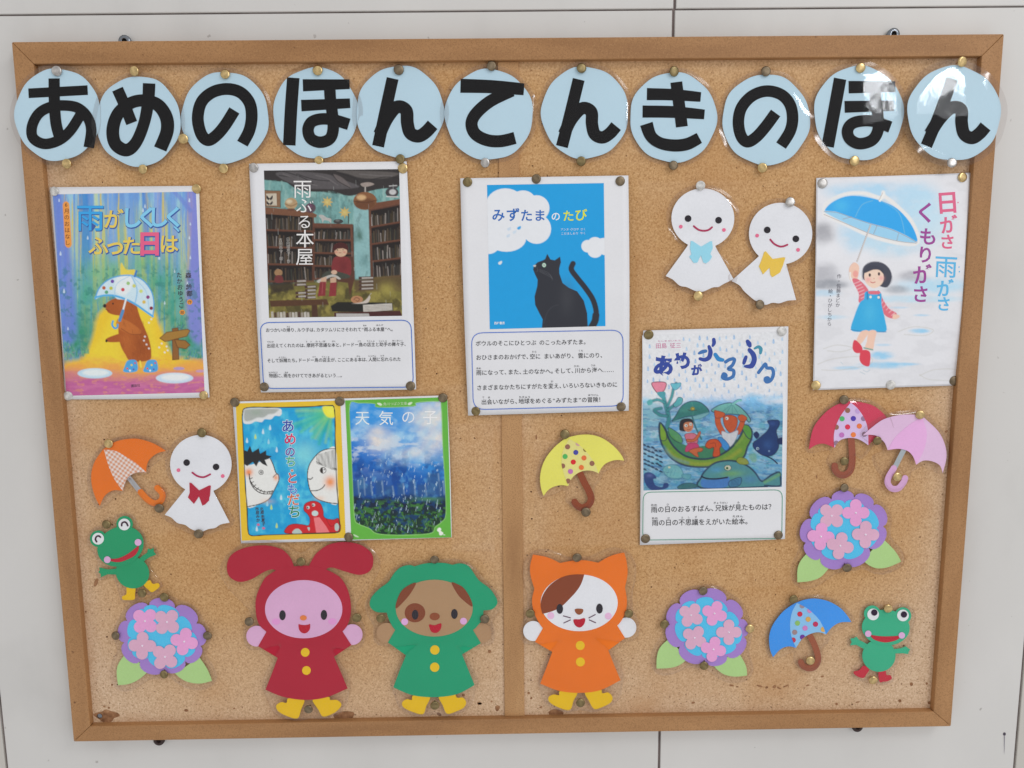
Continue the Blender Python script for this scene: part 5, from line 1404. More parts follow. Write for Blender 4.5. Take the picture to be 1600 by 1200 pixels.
for k in range(3): A.line([(300 + k * 35, 960), (280 + k * 35, 1020)], (80, 140, 170), 5, 6, .7)
rr = random.Random(3)
for k in range(26):
    x = 50 + (k % 5) * 42 + rr.uniform(-8, 8); y = 700 + (k // 5) * 50 + (k % 5) * 18 + rr.uniform(-8, 8)
    if x > 235: continue
    A.poly([(x - 22, y - 8), (x, y - 12), (x + 20, y + 10), (x + 4, y + 12), (x - 16, y + 4)], (34, 54, 84), 6, .9)
A.poly([(40, 1010), (90, 985), (150, 1010), (170, 1050), (140, 1060), (160, 1120), (230, 1140), (250, 1100), (290, 1100), (295, 1140), (240, 1165), (120, 1170), (60, 1110)], (42, 66, 128), 8, .95); A.blob(100, 1020, 40, 20, (110, 120, 180), .7)
A.poly([(390, 1140), (450, 1105), (540, 1100), (610, 1130), (560, 1150), (430, 1165)], (52, 110, 110), 8, .9, edge=(30, 60, 84), ew=6)
A.grain(.10, 22); A.grain(.06, 9, 4)
k_ = np.clip((A.Y - 230) / 120, 0, 1)[:, None]; A.C = A.C * (1 - .30 * k_)
A.build('cover_print', t, zf, ZP)
NV = mat((52, 72, 150), .5, .3, 0); NV2 = mat((62, 110, 170), .5, .3, 0)
mb = MB(zf)
for ch, c, em, rt in (('あ', (252, 420), 33, 8), ('め', (445, 365), 28, 4), ('が', (605, 460), 17, -6)): char(mb, ch, z0(c), em, NV, ZT, rt, .05)
for p_, w_, m_ in (([(785, 140), (788, 175), (775, 205)], [5.5, 6, 4], NV), ([(735, 215), (750, 270), (735, 330), (690, 355), (640, 345)], [5, 7, 7, 6, 5], NV), ([(630, 285), (665, 270), (700, 262)], [4, 6, 5], NV2), ([(802, 300), (835, 345), (880, 358)], [6, 7, 5.5], mat((50, 130, 190), .5, .3, 0)),
                   ([(1145, 160), (1160, 185), (1168, 205)], [6, 8, 6], NV), ([(1165, 250), (1205, 300), (1215, 360), (1185, 420), (1120, 425)], [6, 8, 8, 8, 4], NV), ([(1128, 325), (1115, 360), (1105, 390)], [5, 6, 5], NV), ([(1220, 235), (1260, 218), (1285, 240), (1282, 285)], [3, 5, 6, 4], mat((66, 140, 164), .5, .3, 0)),
                   ([(912, 378), (955, 352), (1005, 350), (985, 410), (940, 452), (995, 470), (990, 530), (930, 560), (880, 545), (890, 505), (915, 520), (905, 540)], 5.2, NV2), ([(1262, 490), (1300, 440), (1335, 400), (1350, 440), (1405, 450), (1420, 510), (1390, 575), (1345, 590), (1335, 555), (1362, 548), (1372, 570)], 5.2, NV2)):
    mb.rib(z0(p_), w_, m_, ZT, cap=False)
    for e_ in (0, -1): mb.poly(ell(*z0(p_[e_]), np.atleast_1d(w_)[e_] / 2, None, 0, 14), m_, ZT + .00006 * (1 + (e_ == 0)))
text(mb, '田島 征三', z0((165, 208)), z0((440, 200)), 9, mat((196, 110, 150), .5, .3, 0), ZT)
text(mb, 'たしませいぞう', z0((185, 158)), z0((435, 150)), 2.6, mat((196, 110, 150), .5, .3, 0), ZT)
mb.build('title_lettering', t)
caption_box(t, zf, zq, [(50, 897), (775, 884), (772, 1138), (47, 1146)], 42, (84, 150, 126), 1.1)
caption(t, zf, zq, [('雨の日のおるすばん、兄妹が見たものは？', (90, 988), (722, 972)), ('雨の日の不思議をえがいた絵本。', (95, 1056), (602, 1048))], 10.6,
        [('あめ', (106, 963), 34), ('ひ', (178, 961), 13), ('きょうだい', (453, 952), 76), ('み', (546, 950), 13), ('あめ', (110, 1032), 34), ('ひ', (182, 1031), 13), ('ふ', (253, 1028), 12), ('し', (288, 1027), 12), ('ぎ', (325, 1026), 12), ('えほん', (542, 1022), 58)], 3.8)
# ------------------------------------------------------------------ the title: eleven laminated discs
PALE = (183, 209, 222); BLACK = (14, 13, 15)
BLK = mat(BLACK, 0.62, 0.06, 0.02)
z1 = Z(0, 0, 4); z2 = Z(400, 0, 4); z3 = Z(800, 0, 4); z4 = Z(1200, 0, 4)


def stroke_end(mb, *a): pass


# disc: centre, radii, height fn args (d, per-u, per-v), label, strokes (points, width)
DISCS = [
    ((90, 179), (67, 72), (0.0108, -0.8e-4, 0.0), 'pale blue disc with the hiragana letter あ, overlapping the frame at the left', z1,
     [([(178, 583), (548, 563)], 60), ([(338, 490), (340, 640), (350, 770), (375, 865)], 70),
      ([(512, 702), (440, 815), (365, 878), (275, 899), (207, 862), (200, 790), (240, 712), (310, 670), (400, 659), (485, 674), (545, 730), (570, 810), (555, 922)], 66)]),
    ((216, 189.5), (66, 70.5), (0.0062, 0, 0), 'pale blue disc with the hiragana letter め', z1,
     [([(734, 557), (780, 660), (823, 769)], 72), ([(932, 521), (925, 640), (900, 770), (850, 890), (790, 938), (722, 900), (705, 810), (738, 710), (815, 645), (900, 628), (985, 655), (1038, 730), (1044, 820), (1001, 931)], [78, 76, 72, 74, 80, 80, 80, 78, 76, 76, 80, 82, 82, 82])]),
    ((351.5, 183.5), (68.5, 71.5), (0.0040, 0, 0), 'pale blue disc with the hiragana letter の, between め and ほ', z1,
     [([(1465, 690), (1405, 785), (1350, 848), (1300, 876), (1258, 838), (1236, 740), (1258, 640), (1325, 578), (1415, 556), (1500, 576), (1558, 640), (1573, 725), (1558, 815), (1515, 898)], 74)]),
    ((493, 176.5), (66.5, 71.5), (0.0022, 0, 0), 'pale blue disc with the hiragana letter ほ, partly under the tall bookshelf poster', z2,
     [([(233, 486), (218, 700), (208, 908)], 78), ([(293, 533), (585, 526)], [76, 60]), ([(283, 660), (588, 645)], [72, 60]),
      ([(458, 500), (465, 620), (478, 720), (482, 810), (460, 868), (400, 889), (343, 866), (325, 812), (346, 764), (402, 744), (480, 748), (580, 777)], 72)]),
    ((625, 174.5), (68.5, 72), (0.0034, 0, 0), 'pale blue disc with the hiragana letter ん, first of three, beside て', z2,
     [([(854, 490), (808, 700), (763, 914)], 75), ([(772, 840), (818, 742), (880, 669), (938, 690), (946, 770), (965, 832), (1015, 851), (1062, 825), (1104, 780)], 80)]),
    ((764, 179), (69, 71), (0.0046, 0, 0), 'pale blue disc with the hiragana letter て, over the middle strip of the board', z2,
     [([(1278, 536), (1480, 542), (1675, 558)], [88, 82, 74]), ([(1600, 566), (1465, 632), (1375, 710), (1347, 775), (1372, 838), (1445, 876), (1530, 882), (1619, 862)], 76)]),
    ((914, 176), (68, 72), (0.0036, 0, 0), 'pale blue disc with the hiragana letter ん, second of three, beside き', z3,
     [([(417, 496), (365, 710), (312, 916)], 75), ([(325, 838), (372, 745), (438, 677), (495, 698), (500, 775), (517, 838), (565, 859), (612, 833), (651, 788)], 77)]),
    ((1052, 183.5), (68, 70.5), (0.0032, 0, 0), 'pale blue disc with the hiragana letter き', z3,
     [([(843, 588), (1010, 592), (1180, 606)], [76, 72, 60]), ([(816, 697), (1010, 700), (1203, 715)], [76, 74, 60]), ([(1027, 513), (1062, 792)], 74),
      ([(840, 774), (868, 850), (925, 893), (1010, 909), (1095, 900), (1171, 862)], [82, 74, 72, 76, 76, 70])]),
    ((1197, 187), (68.5, 71), (0.0034, 0, 0), 'pale blue disc with the hiragana letter の, between き and a glossy disc', z3,
     [([(1648, 706), (1580, 798), (1520, 862), (1468, 886), (1430, 845), (1415, 760), (1435, 672), (1500, 600), (1590, 569), (1680, 590), (1736, 650), (1754, 735), (1738, 820), (1682, 910)], 72)]),
    ((1342, 177), (70, 74), (0.0046, 0, 0), 'glossy pale blue disc with the hiragana letter ほ, catching window light at its right', z4,
     [([(451, 492), (412, 705), (373, 916)], 78), ([(504, 545), (795, 541)], [78, 68]), ([(479, 668), (786, 660)], [74, 64]),
      ([(664, 510), (672, 620), (686, 720), (688, 812), (650, 876), (572, 898), (514, 870), (497, 820), (520, 777), (577, 757), (660, 758), (765, 794)], 72)]),
    ((1491, 177), (73, 74), (0.0118, 2.0e-5, 0.0), 'glossy pale blue disc with the hiragana letter ん, over the frame at the far right', z4,
     [([(1150, 493), (1075, 705), (990, 911)], 73), ([(1012, 838), (1072, 745), (1145, 675), (1207, 685), (1210, 765), (1226, 836), (1275, 862), (1322, 834), (1360, 790)], 79)]),
]
for k, (c, r, h, lab, zz, strokes) in enumerate(DISCS):
    zf = flat(h[0], c[0], c[1], h[1], h[2])
    t = thing('letter_disc', lab, 'letter disc', P(c[0], c[1] + r[1], zf(c[0], c[1] + r[1])), 'discs spelling the title')
    rng = random.Random(k)
    th = np.linspace(0, 2 * np.pi, 72, endpoint=False)
    wob = 1 + 0.010 * np.sin(5 * th + rng.uniform(0, 6)) + 0.008 * np.sin(9 * th + rng.uniform(0, 6))
    outl = np.stack([c[0] + r[0] * wob * np.cos(th), c[1] + r[1] * wob * np.sin(th)], -1)
    mb = MB(zf); mb.poly(outl, mat(PALE, 0.62, 0.06, 0.01), 0, 0.0004); mb.build('paper_disc', t)
    mb = MB(zf)
    for i, (pts, wd) in enumerate(strokes): mb.rib(zz(pts), np.asarray(wd) / 4.0, BLK, 0.0002 + i * 0.00007, n=8)
    mb.build('letter', t)
    ext_ = None
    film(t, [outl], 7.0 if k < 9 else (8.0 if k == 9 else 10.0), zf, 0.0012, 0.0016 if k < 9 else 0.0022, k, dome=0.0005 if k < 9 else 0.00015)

# ------------------------------------------------------------------ paper cut-outs
def cutout(name, label, cat, zc, base, zf, group):
    p = zc(base)
    return thing(name, label, cat, P(p[0], p[1], zf(p[0], p[1])), group)


def card(t, name, pts, rgb, zf, layer, thick=0.0004, label=None):
    mb = MB(zf); mb.poly(pts, mat(rgb), layer * 0.00022, thick)
    return mb.build(name, t, label)


def dots(mb, zc, panel, lst, r, z):
    """printed spots, trimmed where they run over the panel's edge"""
    P0 = np.asarray(panel, float)
    for x, y, c in lst:
        d = ell(x, y, r, r, 0, 18); poly_ = P0.copy()
        for i in range(len(d)):                      # clip the panel by the (convex) dot
            a, b = d[i], d[(i + 1) % len(d)]; out = []
            for k in range(len(poly_)):
                p, q = poly_[k], poly_[(k + 1) % len(poly_)]
                sp_ = (b[0] - a[0]) * (p[1] - a[1]) - (b[1] - a[1]) * (p[0] - a[0]); sq = (b[0] - a[0]) * (q[1] - a[1]) - (b[1] - a[1]) * (q[0] - a[0])
                if sp_ >= 0: out.append(p)
                if (sp_ >= 0) != (sq >= 0): out.append(p + (q - p) * sp_ / (sp_ - sq))
            poly_ = np.array(out)
            if len(poly_) < 3: break
        if len(poly_) >= 3: mb.poly(zc(poly_), mat(c), z)


WHITE = (224, 225, 229)
CHEEK = (228, 112, 144); LIP = (172, 52, 88); EYE = (42, 38, 44)


def rain_doll(label, zc, head, nl, nr, hem, eyes, er, cheeks, chr_, mouth, mw, bow, bowc, zf, seed):
    hx, hy, rx, ry = head
    a0 = math.atan2((nr[1] - hy) / ry, (nr[0] - hx) / rx); a1 = math.atan2((nl[1] - hy) / ry, (nl[0] - hx) / rx)
    ths = np.linspace(a0, a1 - 2 * math.pi if a1 > a0 else a1, 44)
    arc = np.stack([hx + rx * np.cos(ths), hy + ry * np.sin(ths)], -1)
    k = hem[-1]
    body = np.vstack([arc, [nl], cr(hem[::-1], False, 5), [nr]])
    t = cutout('rain_doll', label, 'paper doll', zc, hem[len(hem) // 2], zf, 'white rain charm dolls')
    card(t, 'body', zc(body), WHITE, zf, 0)
    for e_ in eyes: card(t, 'eye', ell(*zc(e_), er, None, 0, 20), EYE, zf, 2, 0.0002)
    for e_ in cheeks: card(t, 'cheek', ell(*zc(e_), chr_, None, 0, 16), CHEEK, zf, 2, 0.0002)
    mb = MB(zf); mb.rib(zc(mouth), mw, mat(LIP), 0.00044, 0.0002, cap=True); mb.build('mouth', t)
    card(t, 'bow', zc(bow), bowc, zf, 3, 0.0005)
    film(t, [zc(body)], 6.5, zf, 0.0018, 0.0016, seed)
    return t


zc = Z(1020, 270, 5.456); zf = flat(0.0033, 1094, 290, 0, 1.0e-5)
rain_doll('white round-headed doll with a pale blue bow', zc, (427, 388, 268, 255), (290, 632), (540, 640),
          [(688, 905), (650, 925), (600, 950), (560, 973), (510, 978), (430, 1012), (370, 1010), (290, 975), (230, 962), (170, 910), (110, 880)],
          [(301, 390), (561, 404)], 5.2, [(239, 459), (607, 487)], 2.9, [(350, 455), (390, 485), (435, 494), (475, 487), (505, 464)], 2.8,
          [(325, 580), (340, 582), (412, 630), (490, 584), (505, 582), (512, 640), (490, 690), (505, 715), (485, 748), (455, 772), (432, 765), (410, 702), (380, 765), (350, 768), (312, 715), (330, 695), (318, 640)], (152, 212, 246), zf, 21)
zf = flat(0.0039, 1234, 315, 1.5e-5, 1.0e-5)
rain_doll('tilted white round-headed doll with a yellow bow', zc, (1090, 518, 270, 263), (893, 722), (1138, 780),
          [(1222, 1085), (1150, 1090), (1080, 1112), (1020, 1108), (960, 1125), (900, 1098), (860, 1080), (780, 1010), (740, 960), (670, 922)],
          [(976, 487), (1220, 563)], 5.2, [(890, 535), (1239, 657)], 2.9, [(1002, 569), (1035, 605), (1080, 627), (1115, 626), (1148, 613)], 2.8,
          [(952, 672), (965, 670), (1022, 735), (1115, 720), (1130, 724), (1110, 790), (1085, 850), (1020, 890), (1003, 870), (996, 808), (940, 865), (905, 798), (925, 750)], (228, 192, 82), zf, 33)
zc = Z(120, 660, 4.138); zf = flat(0.0031, 315, 676, 0, 1.2e-5)
rain_doll('white round-headed doll with a dark red bow', zc, (802, 270, 199, 189), (700, 435), (888, 455),
          [(988, 648), (930, 660), (895, 682), (850, 690), (800, 708), (740, 690), (700, 663), (650, 650), (610, 615), (568, 598)],
          [(710, 260), (900, 288)], 5.1, [(657, 309), (943, 347)], 2.9, [(747, 325), (780, 347), (820, 354), (862, 336)], 2.8,
          [(728, 390), (740, 392), (790, 440), (855, 408), (866, 410), (860, 475), (855, 490), (855, 505), (830, 530), (812, 538), (790, 478), (757, 527), (718, 485), (730, 455)], (176, 44, 64), zf, 34)

# ---- animals in raincoats
RA = 'animals in hooded raincoats'


def animal(name, label, zc, zf, hood, ears, face, facec, patches, eyes, er, nose, nosec, mouth, cheeks, ckr, ckc, coat, coatc, hands, handr, handc, buttons, br, boots, seed, whiskers=()):
    t = cutout(name, label, 'paper cutout', zc, (sum(b[2][0] for b in boots) / 2, sum(b[2][1] for b in boots) / 2), zf, RA)
    s = np.linalg.norm(zc((1, 0)) - zc((0, 0)))
    for h in hands: card(t, 'hand', zc(ell(*h, handr)), handc, zf, 0)
    for b in boots: card(t, 'boot', zc(cr(b, True, 4)), (226, 184, 36), zf, 1)
    card(t, 'coat', zc(coat), coatc, zf, 3)
    hd = card(t, 'hood', zc(hood), coatc, zf, 5)
    for e_ in ears: card(t, 'ear', zc(e_), coatc, zf, 4)
    card(t, 'face', zc(ell(*face, 0, 56)), facec, zf, 7)
    for p_, c_ in patches: card(t, 'face_patch', zc(p_), c_, zf, 8, 0.0002)
    for e_ in eyes: card(t, 'eye', zc(ell(e_[0], e_[1], er[0], er[1], 0, 24)), (50, 46, 52), zf, 9, 0.0002)
    card(t, 'nose', zc(nose), nosec, zf, 9, 0.0002)
    card(t, 'mouth', zc(cr(mouth, True, 4)), (182, 36, 54), zf, 9, 0.0002)
    for e_ in cheeks: card(t, 'cheek', zc(ell(e_[0], e_[1], ckr[0], ckr[1], 0, 22)), ckc, zf, 8, 0.0002)
    for w_ in whiskers:
        mb = MB(zf); mb.rib(zc(w_), 1.4, mat((92, 56, 80)), 0.0020, 0.0002); mb.build('whisker', t)
    for b in buttons: card(t, 'button', zc(ell(*b, br)), (228, 188, 44), zf, 5, 0.0005)
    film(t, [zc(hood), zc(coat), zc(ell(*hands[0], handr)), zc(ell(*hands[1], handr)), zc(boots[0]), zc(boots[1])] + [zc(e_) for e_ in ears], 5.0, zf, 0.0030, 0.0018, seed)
    return t


zc = Z(340, 840, 4.136); zf = flat(0.0035, 470, 877, 0, 1.4e-5)
earL = cr([(495, 210), (480, 150), (450, 105), (400, 70), (300, 50), (180, 65), (90, 110), (60, 180), (75, 250), (140, 286), (220, 268), (300, 222), (350, 206), (378, 214), (400, 240), (470, 250)], True, 5)
earR = cr([(595, 210), (592, 182), (612, 140), (645, 95), (720, 45), (820, 28), (920, 46), (990, 95), (1006, 155), (985, 215), (920, 241), (830, 221), (745, 194), (705, 203), (680, 240), (620, 250)], True, 5)
hoodR = seg([(488, 188), (540, 181), (590, 182)], [(590, 182), (650, 190), (703, 208), (760, 235), (805, 272), (845, 350), (862, 450), (850, 540), (805, 608), (700, 675), (560, 696), (420, 676), (318, 610), (265, 555), (246, 470), (252, 375), (300, 270), (340, 235), (378, 212), (430, 195), (488, 188)])
animal('rabbit_cutout', 'pink-faced rabbit in a dark red raincoat with long drooping ears', zc, zf, hoodR, [earL, earR], (556, 463, 250, 188), (214, 168, 202), [],
       [(419, 502), (687, 500)], (20.5, 32), ell(554, 519, 22, 17), (222, 128, 72), [(523, 561), (535, 563), (560, 566), (585, 563), (597, 559), (596, 590), (580, 612), (560, 619), (540, 612), (526, 592)],
       [(377, 543), (742, 542)], (27, 20), (220, 152, 204),
       np.array([(318, 605), (262, 702), (388, 777), (350, 880), (309, 983)] + cr([(309, 983), (420, 1028), (560, 1049), (700, 1033), (840, 975)], False, 5).tolist() + [(800, 880), (752, 770), (864, 695), (805, 605), (700, 560), (420, 560)]), (172, 40, 58),
       [(252, 637), (870, 627)], 67, (216, 170, 204), [(566, 742), (574, 859)], 28,
       [[(460, 1038), (558, 1044), (540, 1110), (515, 1169), (440, 1150), (390, 1120), (379, 1085), (410, 1064), (445, 1068)], [(615, 1044), (715, 1030), (728, 1050), (770, 1050), (800, 1078), (780, 1112), (740, 1140), (682, 1157), (650, 1110)]], 51)
zc = Z(560, 850, 4.2875); zf = flat(0.0039, 679, 874, -0.6e-5, 1.6e-5)
hoodD = seg([(375, 150), (430, 134), (500, 126), (580, 128), (630, 140)], [(630, 140), (680, 130), (740, 150), (805, 240), (870, 290), (905, 330), (932, 390), (900, 435), (838, 446)],
            [(838, 446), (832, 500), (800, 545), (765, 578), (660, 640), (510, 655), (350, 640), (250, 578), (208, 515), (190, 460)], [(190, 460), (120, 455), (78, 418), (86, 360), (140, 300), (200, 255), (240, 195), (285, 155), (340, 141), (375, 150)])
animal('dog_cutout', 'brown-faced dog in a green raincoat with floppy ears and one dark eye patch', zc, zf, hoodD, [], (508, 430, 258, 190), (172, 138, 104),
       [(cr([(386, 262), (350, 330), (300, 390), (252, 432), (256, 385), (288, 315), (340, 275)], True, 4), (130, 72, 50)), (cr([(624, 260), (660, 330), (700, 375), (763, 420), (748, 360), (705, 295), (660, 268)], True, 4), (130, 72, 50)), (ell(379, 461, 69, 64), (130, 72, 50))],
       [(380, 474), (643, 469)], (22, 33), ell(511, 486, 34, 25), (142, 80, 54), [(475, 539), (510, 545), (553, 532), (553, 565), (535, 590), (512, 596), (490, 588), (478, 565)],
       [(310, 521), (704, 517)], (23, 23), (216, 168, 212),
       np.array([(250, 570), (198, 660), (318, 746), (275, 850), (234, 960)] + cr([(234, 960), (360, 1012), (510, 1026), (660, 1006), (778, 945)], False, 5).tolist() + [(735, 840), (695, 740), (820, 665), (765, 572), (660, 520), (350, 520)]), (40, 154, 112),
       [(188, 595), (825, 596)], 67, (174, 138, 104), [(512, 710), (511, 826)], 31,
       [[(370, 1014), (478, 1020), (455, 1085), (430, 1141), (350, 1120), (300, 1092), (294, 1060), (325, 1040), (358, 1045)], [(540, 1018), (640, 1006), (660, 1030), (700, 1030), (722, 1062), (705, 1097), (660, 1120), (595, 1138), (565, 1080)]], 52)
zc = Z(800, 850, 4.286); zf = flat(0.0039, 901, 871, 0.5e-5, 1.6e-5)
hoodC = seg([(320, 128), (400, 113), (450, 109), (500, 111), (578, 126)], [(578, 126), (640, 90), (700, 68), (752, 58)], [(752, 58), (768, 120), (774, 200), (757, 290)],
            [(757, 290), (770, 385), (755, 470), (703, 548), (600, 600), (450, 612), (290, 600), (210, 567), (152, 470), (134, 380), (150, 300)], [(150, 300), (126, 220), (121, 150), (140, 71)], [(140, 71), (220, 85), (275, 105), (320, 128)])
animal('cat_cutout', 'white-faced cat with whiskers in an orange raincoat with pointed ears', zc, zf, hoodC, [], (450, 394, 258, 190), WHITE,
       [(seg([(484, 205), (466, 260), (440, 305), (400, 352), (330, 420), (270, 450), (205, 468)], [(205, 468), (192, 410), (206, 345), (250, 280), (310, 235), (370, 212), (430, 204), (484, 205)]), (134, 70, 46))],
       [(320, 435), (586, 433)], (22, 33), cr([(421, 438), (450, 433), (477, 439), (470, 463), (449, 474), (429, 463)], True, 4), (146, 84, 54),
       [(413, 506), (450, 505), (488, 498), (486, 530), (468, 553), (450, 559), (430, 551), (416, 532)], [(260, 480), (645, 483)], (23, 23), (226, 184, 214),
       np.array([(210, 560), (154, 655), (270, 723), (230, 830), (189, 935)] + cr([(189, 935), (310, 982), (450, 997), (590, 979), (727, 912)], False, 5).tolist() + [(686, 815), (645, 713), (757, 630), (703, 543), (600, 490), (300, 490)]), (228, 116, 42),
       [(142, 583), (766, 560)], 67, WHITE, [(457, 680), (458, 790)], 30,
       [[(325, 984), (435, 989), (412, 1050), (385, 1113), (300, 1090), (250, 1057), (246, 1025), (280, 1008), (315, 1013)], [(490, 989), (590, 974), (605, 1000), (645, 995), (673, 1027), (660, 1062), (610, 1090), (552, 1106), (515, 1050)]], 53,
       [[(342, 481), (393, 495)], [(345, 530), (393, 508)], [(513, 496), (560, 472)], [(516, 508), (562, 528)]])

# ---- frogs
def frog(label, zc, zf, head, bumps, br, body, arms, boots, bootc, whites, wr, pupils, arcs, cheeks, cr_, mouth, green, seed):
    t = cutout('frog_cutout', label, 'paper cutout', zc, boots[1][3], zf, 'green paper frogs')
    for a in arms: card(t, 'arm', zc(a), green, zf, 0)
    for b in boots: card(t, 'boot', zc(cr(b, True, 4)), bootc, zf, 0)
    card(t, 'body', zc(body), green, zf, 1)
    for b in bumps: card(t, 'eye_bump', zc(ell(*b, br, None, 0, 32)), green, zf, 3)
    card(t, 'head', zc(head), green, zf, 4)
    for k, w_ in enumerate(whites):
        e_ = card(t, 'eye', zc(ell(*w_, wr, None, 0, 28)), (224, 226, 228), zf, 6, 0.0003)
        mb = MB(zf)
        if pupils: mb.poly(zc(ell(*pupils[k], wr * .54, None, 0, 22)), mat((46, 30, 52)), 0.0018, 0.0002)
        else: mb.rib(zc(arcs[k]), 2.4, mat((58, 28, 48)), 0.0018, 0.0002, cap=True)
        mb.build('pupil', e_)
    card(t, 'mouth', zc(mouth), (184, 44, 58), zf, 6, 0.0002)
    for c_ in cheeks: card(t, 'cheek', zc(ell(*c_, cr_, None, 0, 24)), (216, 172, 210), zf, 8, 0.0002)
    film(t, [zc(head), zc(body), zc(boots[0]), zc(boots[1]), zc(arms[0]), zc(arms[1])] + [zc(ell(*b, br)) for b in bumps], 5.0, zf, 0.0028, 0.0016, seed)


zc = Z(120, 660, 4.138); zf = flat(0.0033, 200, 820, 0, 1.0e-5)
frog('green paper frog with closed smiling eyes and yellow boots', zc, zf, ell(282, 802, 154, 126, -24), [(138, 752), (309, 658)], 53, ell(360, 972, 109, 101, 20),
     [[(262, 945), (200, 951), (145, 938), (148, 958), (138, 968), (155, 980), (155, 1002), (200, 982), (268, 985)], [(405, 880), (430, 858), (455, 843), (460, 815), (478, 822), (495, 810), (497, 835), (513, 855), (478, 868), (445, 888), (420, 915)]],
     [[(325, 1060), (376, 1060), (376, 1110), (372, 1145), (330, 1149), (297, 1146), (294, 1125), (320, 1110)], [(432, 1048), (470, 1020), (490, 1044), (525, 1040), (535, 1062), (510, 1085), (485, 1098), (460, 1080)]], (226, 182, 34),
     [(137, 752), (307, 660)], 38, None, [[(128, 772), (120, 756), (126, 740), (140, 734), (152, 742)], [(290, 668), (292, 652), (308, 644), (322, 652), (329, 668)]],
     [(197, 888), (396, 776)], 22, seg([(220, 883), (270, 878), (330, 850), (400, 795)], [(400, 795), (398, 825), (375, 860), (330, 885), (275, 903), (220, 897), (220, 883)]), (42, 152, 104), 61)
zc = Z(1180, 910, 6.154); zf = flat(0.0033, 1387, 951, 0, 1.0e-5)
frog('green paper frog with wide open eyes and red boots', zc, zf, ell(1256, 435, 230, 172, 3), [(1126, 302), (1421, 320)], 80, ell(1190, 705, 160, 155),
     [[(1075, 592), (1000, 553), (975, 523), (945, 538), (915, 540), (928, 575), (912, 606), (970, 600), (1048, 642)], [(1335, 642), (1400, 634), (1450, 615), (1470, 632), (1492, 646), (1478, 662), (1472, 690), (1420, 682), (1345, 684)]],
     [[(1045, 800), (1095, 838), (1072, 880), (1045, 917), (1000, 912), (955, 885), (950, 858), (1000, 845)], [(1187, 850), (1250, 845), (1262, 890), (1300, 893), (1313, 925), (1275, 950), (1230, 955), (1197, 956)]], (190, 52, 66),
     [(1134, 308), (1421, 318)], 56, [(1146, 290), (1431, 309)], None, [(1087, 494), (1410, 510)], 31,
     seg([(1116, 506), (1180, 516), (1250, 520), (1320, 518), (1378, 514)], [(1378, 514), (1388, 535), (1340, 562), (1250, 577), (1160, 557), (1116, 525), (1116, 506)]), (62, 172, 132), 62)

# ---- umbrellas
def gingham():
    m = bpy.data.materials.new('gingham_paper'); m.use_nodes = True
    n = m.node_tree; b = n.nodes['Principled BSDF']; L = n.links.new
    t = n.nodes.new('ShaderNodeTexCoord'); mp = n.nodes.new('ShaderNodeMapping'); mp.inputs['Rotation'].default_value = (0, math.radians(-38), 0); mp.inputs['Scale'].default_value = (215, 215, 215)
    L(t.outputs['Object'], mp.inputs['Vector']); sx = n.nodes.new('ShaderNodeSeparateXYZ'); L(mp.outputs['Vector'], sx.inputs['Vector'])
    o = []
    for ax in ('X', 'Z'):
        f = n.nodes.new('ShaderNodeMath'); f.operation = 'FRACT'; L(sx.outputs[ax], f.inputs[0])
        g_ = n.nodes.new('ShaderNodeMath'); g_.operation = 'GREATER_THAN'; g_.inputs[1].default_value = 0.5; L(f.outputs[0], g_.inputs[0]); o.append(g_)
    a = n.nodes.new('ShaderNodeMath'); a.operation = 'ADD'; L(o[0].outputs[0], a.inputs[0]); L(o[1].outputs[0], a.inputs[1])
    h = n.nodes.new('ShaderNodeMath'); h.operation = 'MULTIPLY'; h.inputs[1].default_value = 0.5; L(a.outputs[0], h.inputs[0])
    r = n.nodes.new('ShaderNodeValToRGB'); el = r.color_ramp.elements; r.color_ramp.interpolation = 'CONSTANT'
    el[0].position = 0; el[0].color = (*lin((224, 216, 212)), 1); el[1].position = 0.4; el[1].color = (*lin((220, 186, 168)), 1)
    e2 = el.new(0.9); e2.color = (*lin((208, 142, 108)), 1)
    L(h.outputs[0], r.inputs['Fac']); L(r.outputs['Color'], b.inputs['Base Color']); b.inputs['Roughness'].default_value = 0.55
    return m


def umbrella(label, zc, zf, canopy, canc, panel, panc, spots, sr, shaft, shc, shw, hook, hookc, hw, seed, tip=None, panmat=None, ribs=()):
    t = cutout('umbrella_cutout', label, 'paper umbrella', zc, hook[len(hook) // 2], zf, 'paper umbrellas')
    if shaft is not None:
        mb = MB(zf); mb.rib(zc(shaft), shw, mat(shc), 0, 0.0004, smooth=False); mb.build('shaft', t)
    mb = MB(zf); mb.rib(zc(hook), hw, mat(hookc), 0.0002, 0.0004, cap=True, n=8); mb.build('handle', t)
    card(t, 'canopy', zc(canopy), canc, zf, 3)
    mb = MB(zf); mb.poly(zc(panel), panmat or mat(panc), 0.0010, 0.0003)
    if spots: dots(mb, zc, panel, spots, sr, 0.0013)
    mb.build('canopy_panel', t)
    film(t, [zc(canopy), zc(hook)], 6.0, zf, 0.0020, 0.0022, seed)


